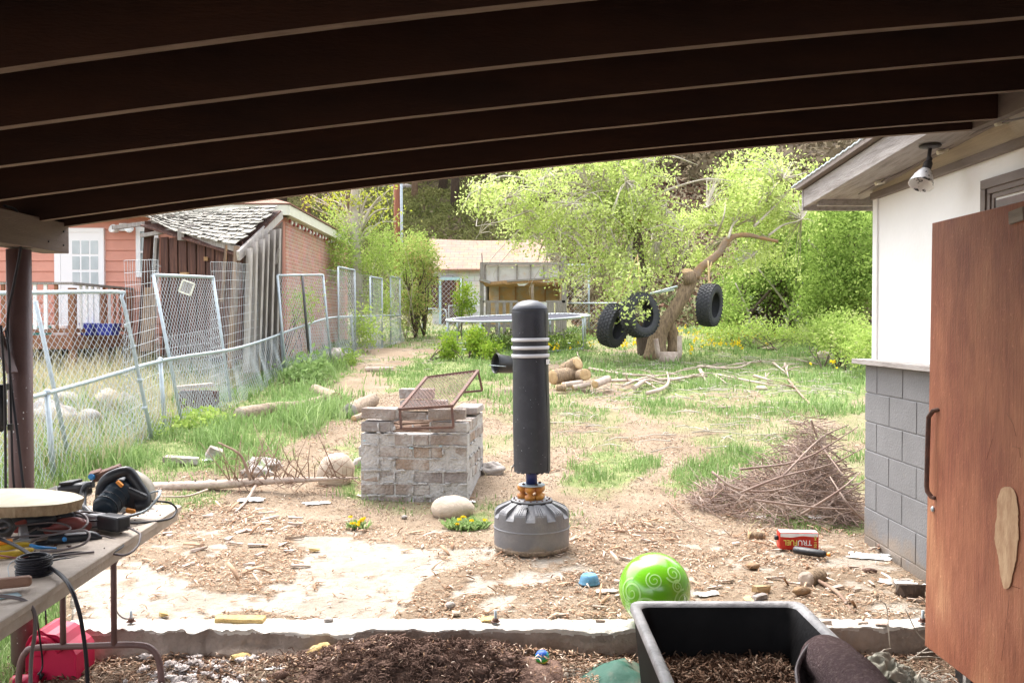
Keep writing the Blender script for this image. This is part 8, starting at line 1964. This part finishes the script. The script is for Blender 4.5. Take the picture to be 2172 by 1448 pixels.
# ---- hillside: pines and scrub
PG = 'dark pines on the hillside'
random.seed(41)
def pine(px, d, h, r, lab='dark pine standing on the brown hillside', leafy=1.0):
    x = (px - 1086) / FP * d; z = g1(x, d); t = thing('pine_tree', lab, 'pine tree', (x, d, z), PG)
    b = MB(); lean_ = random.uniform(-.5, .5); b.tube([(x, d, z - .3), (x + lean_ * .4, d, z + h * .5), (x + lean_, d, z + h)], [r, r * .75, r * .3], 9, rough=.08)
    C_ = []
    for k in range(int(26 * leafy)):
        f = random.uniform(.62, 1); a = random.uniform(0, 6.28); L_ = (1.05 - f) * h * .30 + .5; q = Vector((x + lean_ * f, d, z + h * f)); e = q + Vector((math.cos(a) * L_, math.sin(a) * L_, random.uniform(-.5, .2))); b.tube([q, e], [.06, .02], 4, cap=False)
        for s_ in np.linspace(.35, 1, 5): C_.append(tuple(q.lerp(e, s_)))
    b.build('trunk', M['bark_dark'] if random.random() < .6 else M['twig_dk'], t)
    C_ = np.array(C_); k = rng.integers(14, 26, len(C_)); idx = np.repeat(np.arange(len(C_)), k); pts = C_[idx] + rng.normal(0, .32, (len(idx), 3)); leaf_mesh('crown', pts, .30, L_PINE, t, elong=3)
for (px, d, h, r) in ((600, 50, 13, .28), (650, 47, 12, .25), (700, 50, 14, .3), (735, 46, 13, .32), (790, 54, 13, .25), (880, 52, 12, .2), (905, 58, 13, .2), (940, 54, 13, .28), (965, 50, 12, .25), (990, 56, 13, .25), (1030, 52, 12, .22), (1090, 56, 14, .3), (1150, 60, 14, .3), (1230, 54, 13, .3), (1300, 58, 13, .3),
                      (1370, 60, 14, .3), (1440, 66, 14, .3), (1490, 62, 13, .3), (1540, 66, 14, .3), (1600, 60, 13, .3), (1690, 56, 14, .3), (1750, 54, 14, .35), (1800, 58, 15, .35), (560, 60, 14, .3), (820, 64, 14, .3), (1260, 70, 15, .3)):
    pine(px, d, h, r)
n = 42000; Y = rng.uniform(40, 84, n); X = rng.uniform(-.62, .62, n) * Y; dn_ = fbm(X, Y, .16, 4); k = rng.random(n) < np.clip((dn_ - .38) * 4, .04, 1); X, Y = X[k], Y[k]; c = np.stack([X, Y, gz(X, Y) + rng.uniform(0, .5, len(X))], 1)
c = c[~((c[:, 1] < 54) & (c[:, 0] / c[:, 1] < .02) & (c[:, 0] / c[:, 1] > -.25) & (rng.random(len(c)) < .85))]; pts = np.repeat(c, 4, 0) + rng.normal(0, .28, (len(c) * 4, 3)); o = leaf_mesh('hillside_scrub', pts, .34, L_SCRUB, elong=1.6, vals=np.repeat(.2 + .6 * fbm(c[:, 0], c[:, 1], .08, 3), 4)); tag(o, 'brown and olive scrub covering the hillside', 'scrub', kind='stuff')
n = 34000; Y = rng.uniform(37, 56, n); X = rng.uniform(-.30, .02, n) * Y; c = np.stack([X, Y, gz(X, Y) + rng.uniform(0, .4, n)], 1); pts = c; o = leaf_mesh('hill_grass', pts, .34, leafmat('hill_grass_tones', [(.12, .14, .045), (.20, .21, .075), (.31, .27, .14)], .2), elong=5, vals=.25 + .6 * fbm(X, Y, .3, 3)); tag(o, 'olive green grass slope behind the far shed', 'grass', kind='stuff')
b = MB(); random.seed(61)
for k in range(26):
    px = random.uniform(560, 1100) if k % 2 else random.uniform(1380, 1800); d = random.uniform(48, 66); x = (px - 1086) / FP * d; z = g1(x, d); b.ball((x, d, z + .1), (random.uniform(.4, 1.3), random.uniform(.4, 1), random.uniform(.3, .8)), 10, 8, nz=.5, nsc=1.5, seed=k)
tag(b.build('hill_rocks', M['rock2']), 'grey rock outcrops strewn over the hillside', 'rocks', kind='stuff')
# bank of soil and pale sticks right behind the willow
n = 14000; Y = rng.uniform(27, 44, n); X = rng.uniform(2.4, 14, n); c = np.stack([X, Y, gz(X, Y) + rng.uniform(0, .25, n)], 1); dn_ = fbm(X, Y, .5, 3); c = c[dn_ > .5]; o = leaf_mesh('bank_weeds', np.repeat(c, 4, 0) + rng.normal(0, .1, (len(c) * 4, 3)), .13, L_SCRUB, vbias=.15); tag(o, 'sparse weeds on the brown earth bank', 'weeds', kind='stuff')
b = MB(); b.tube([P(1375, 625, 21), P(1436, 608, 21.5)], .03, 7); b.tube([P(1372, 624, 21), P(1430, 615, 21.4)], .025, 7); tag(b.build('pale_rail', M['galv']), 'pale metal pipe leaning between the two trunks', 'pipe')

n = 16000; Y = rng.uniform(26.5, 46, n); X = rng.uniform(2.2, 15, n); c = np.stack([X, Y, gz(X, Y) + .03], 1); o = leaf_mesh('bank_rubble', c, .16, L_CHIPDK, vbias=-.05, elong=1.3); tag(o, 'brown rubble and clods on the earth bank', 'rubble', kind='stuff')
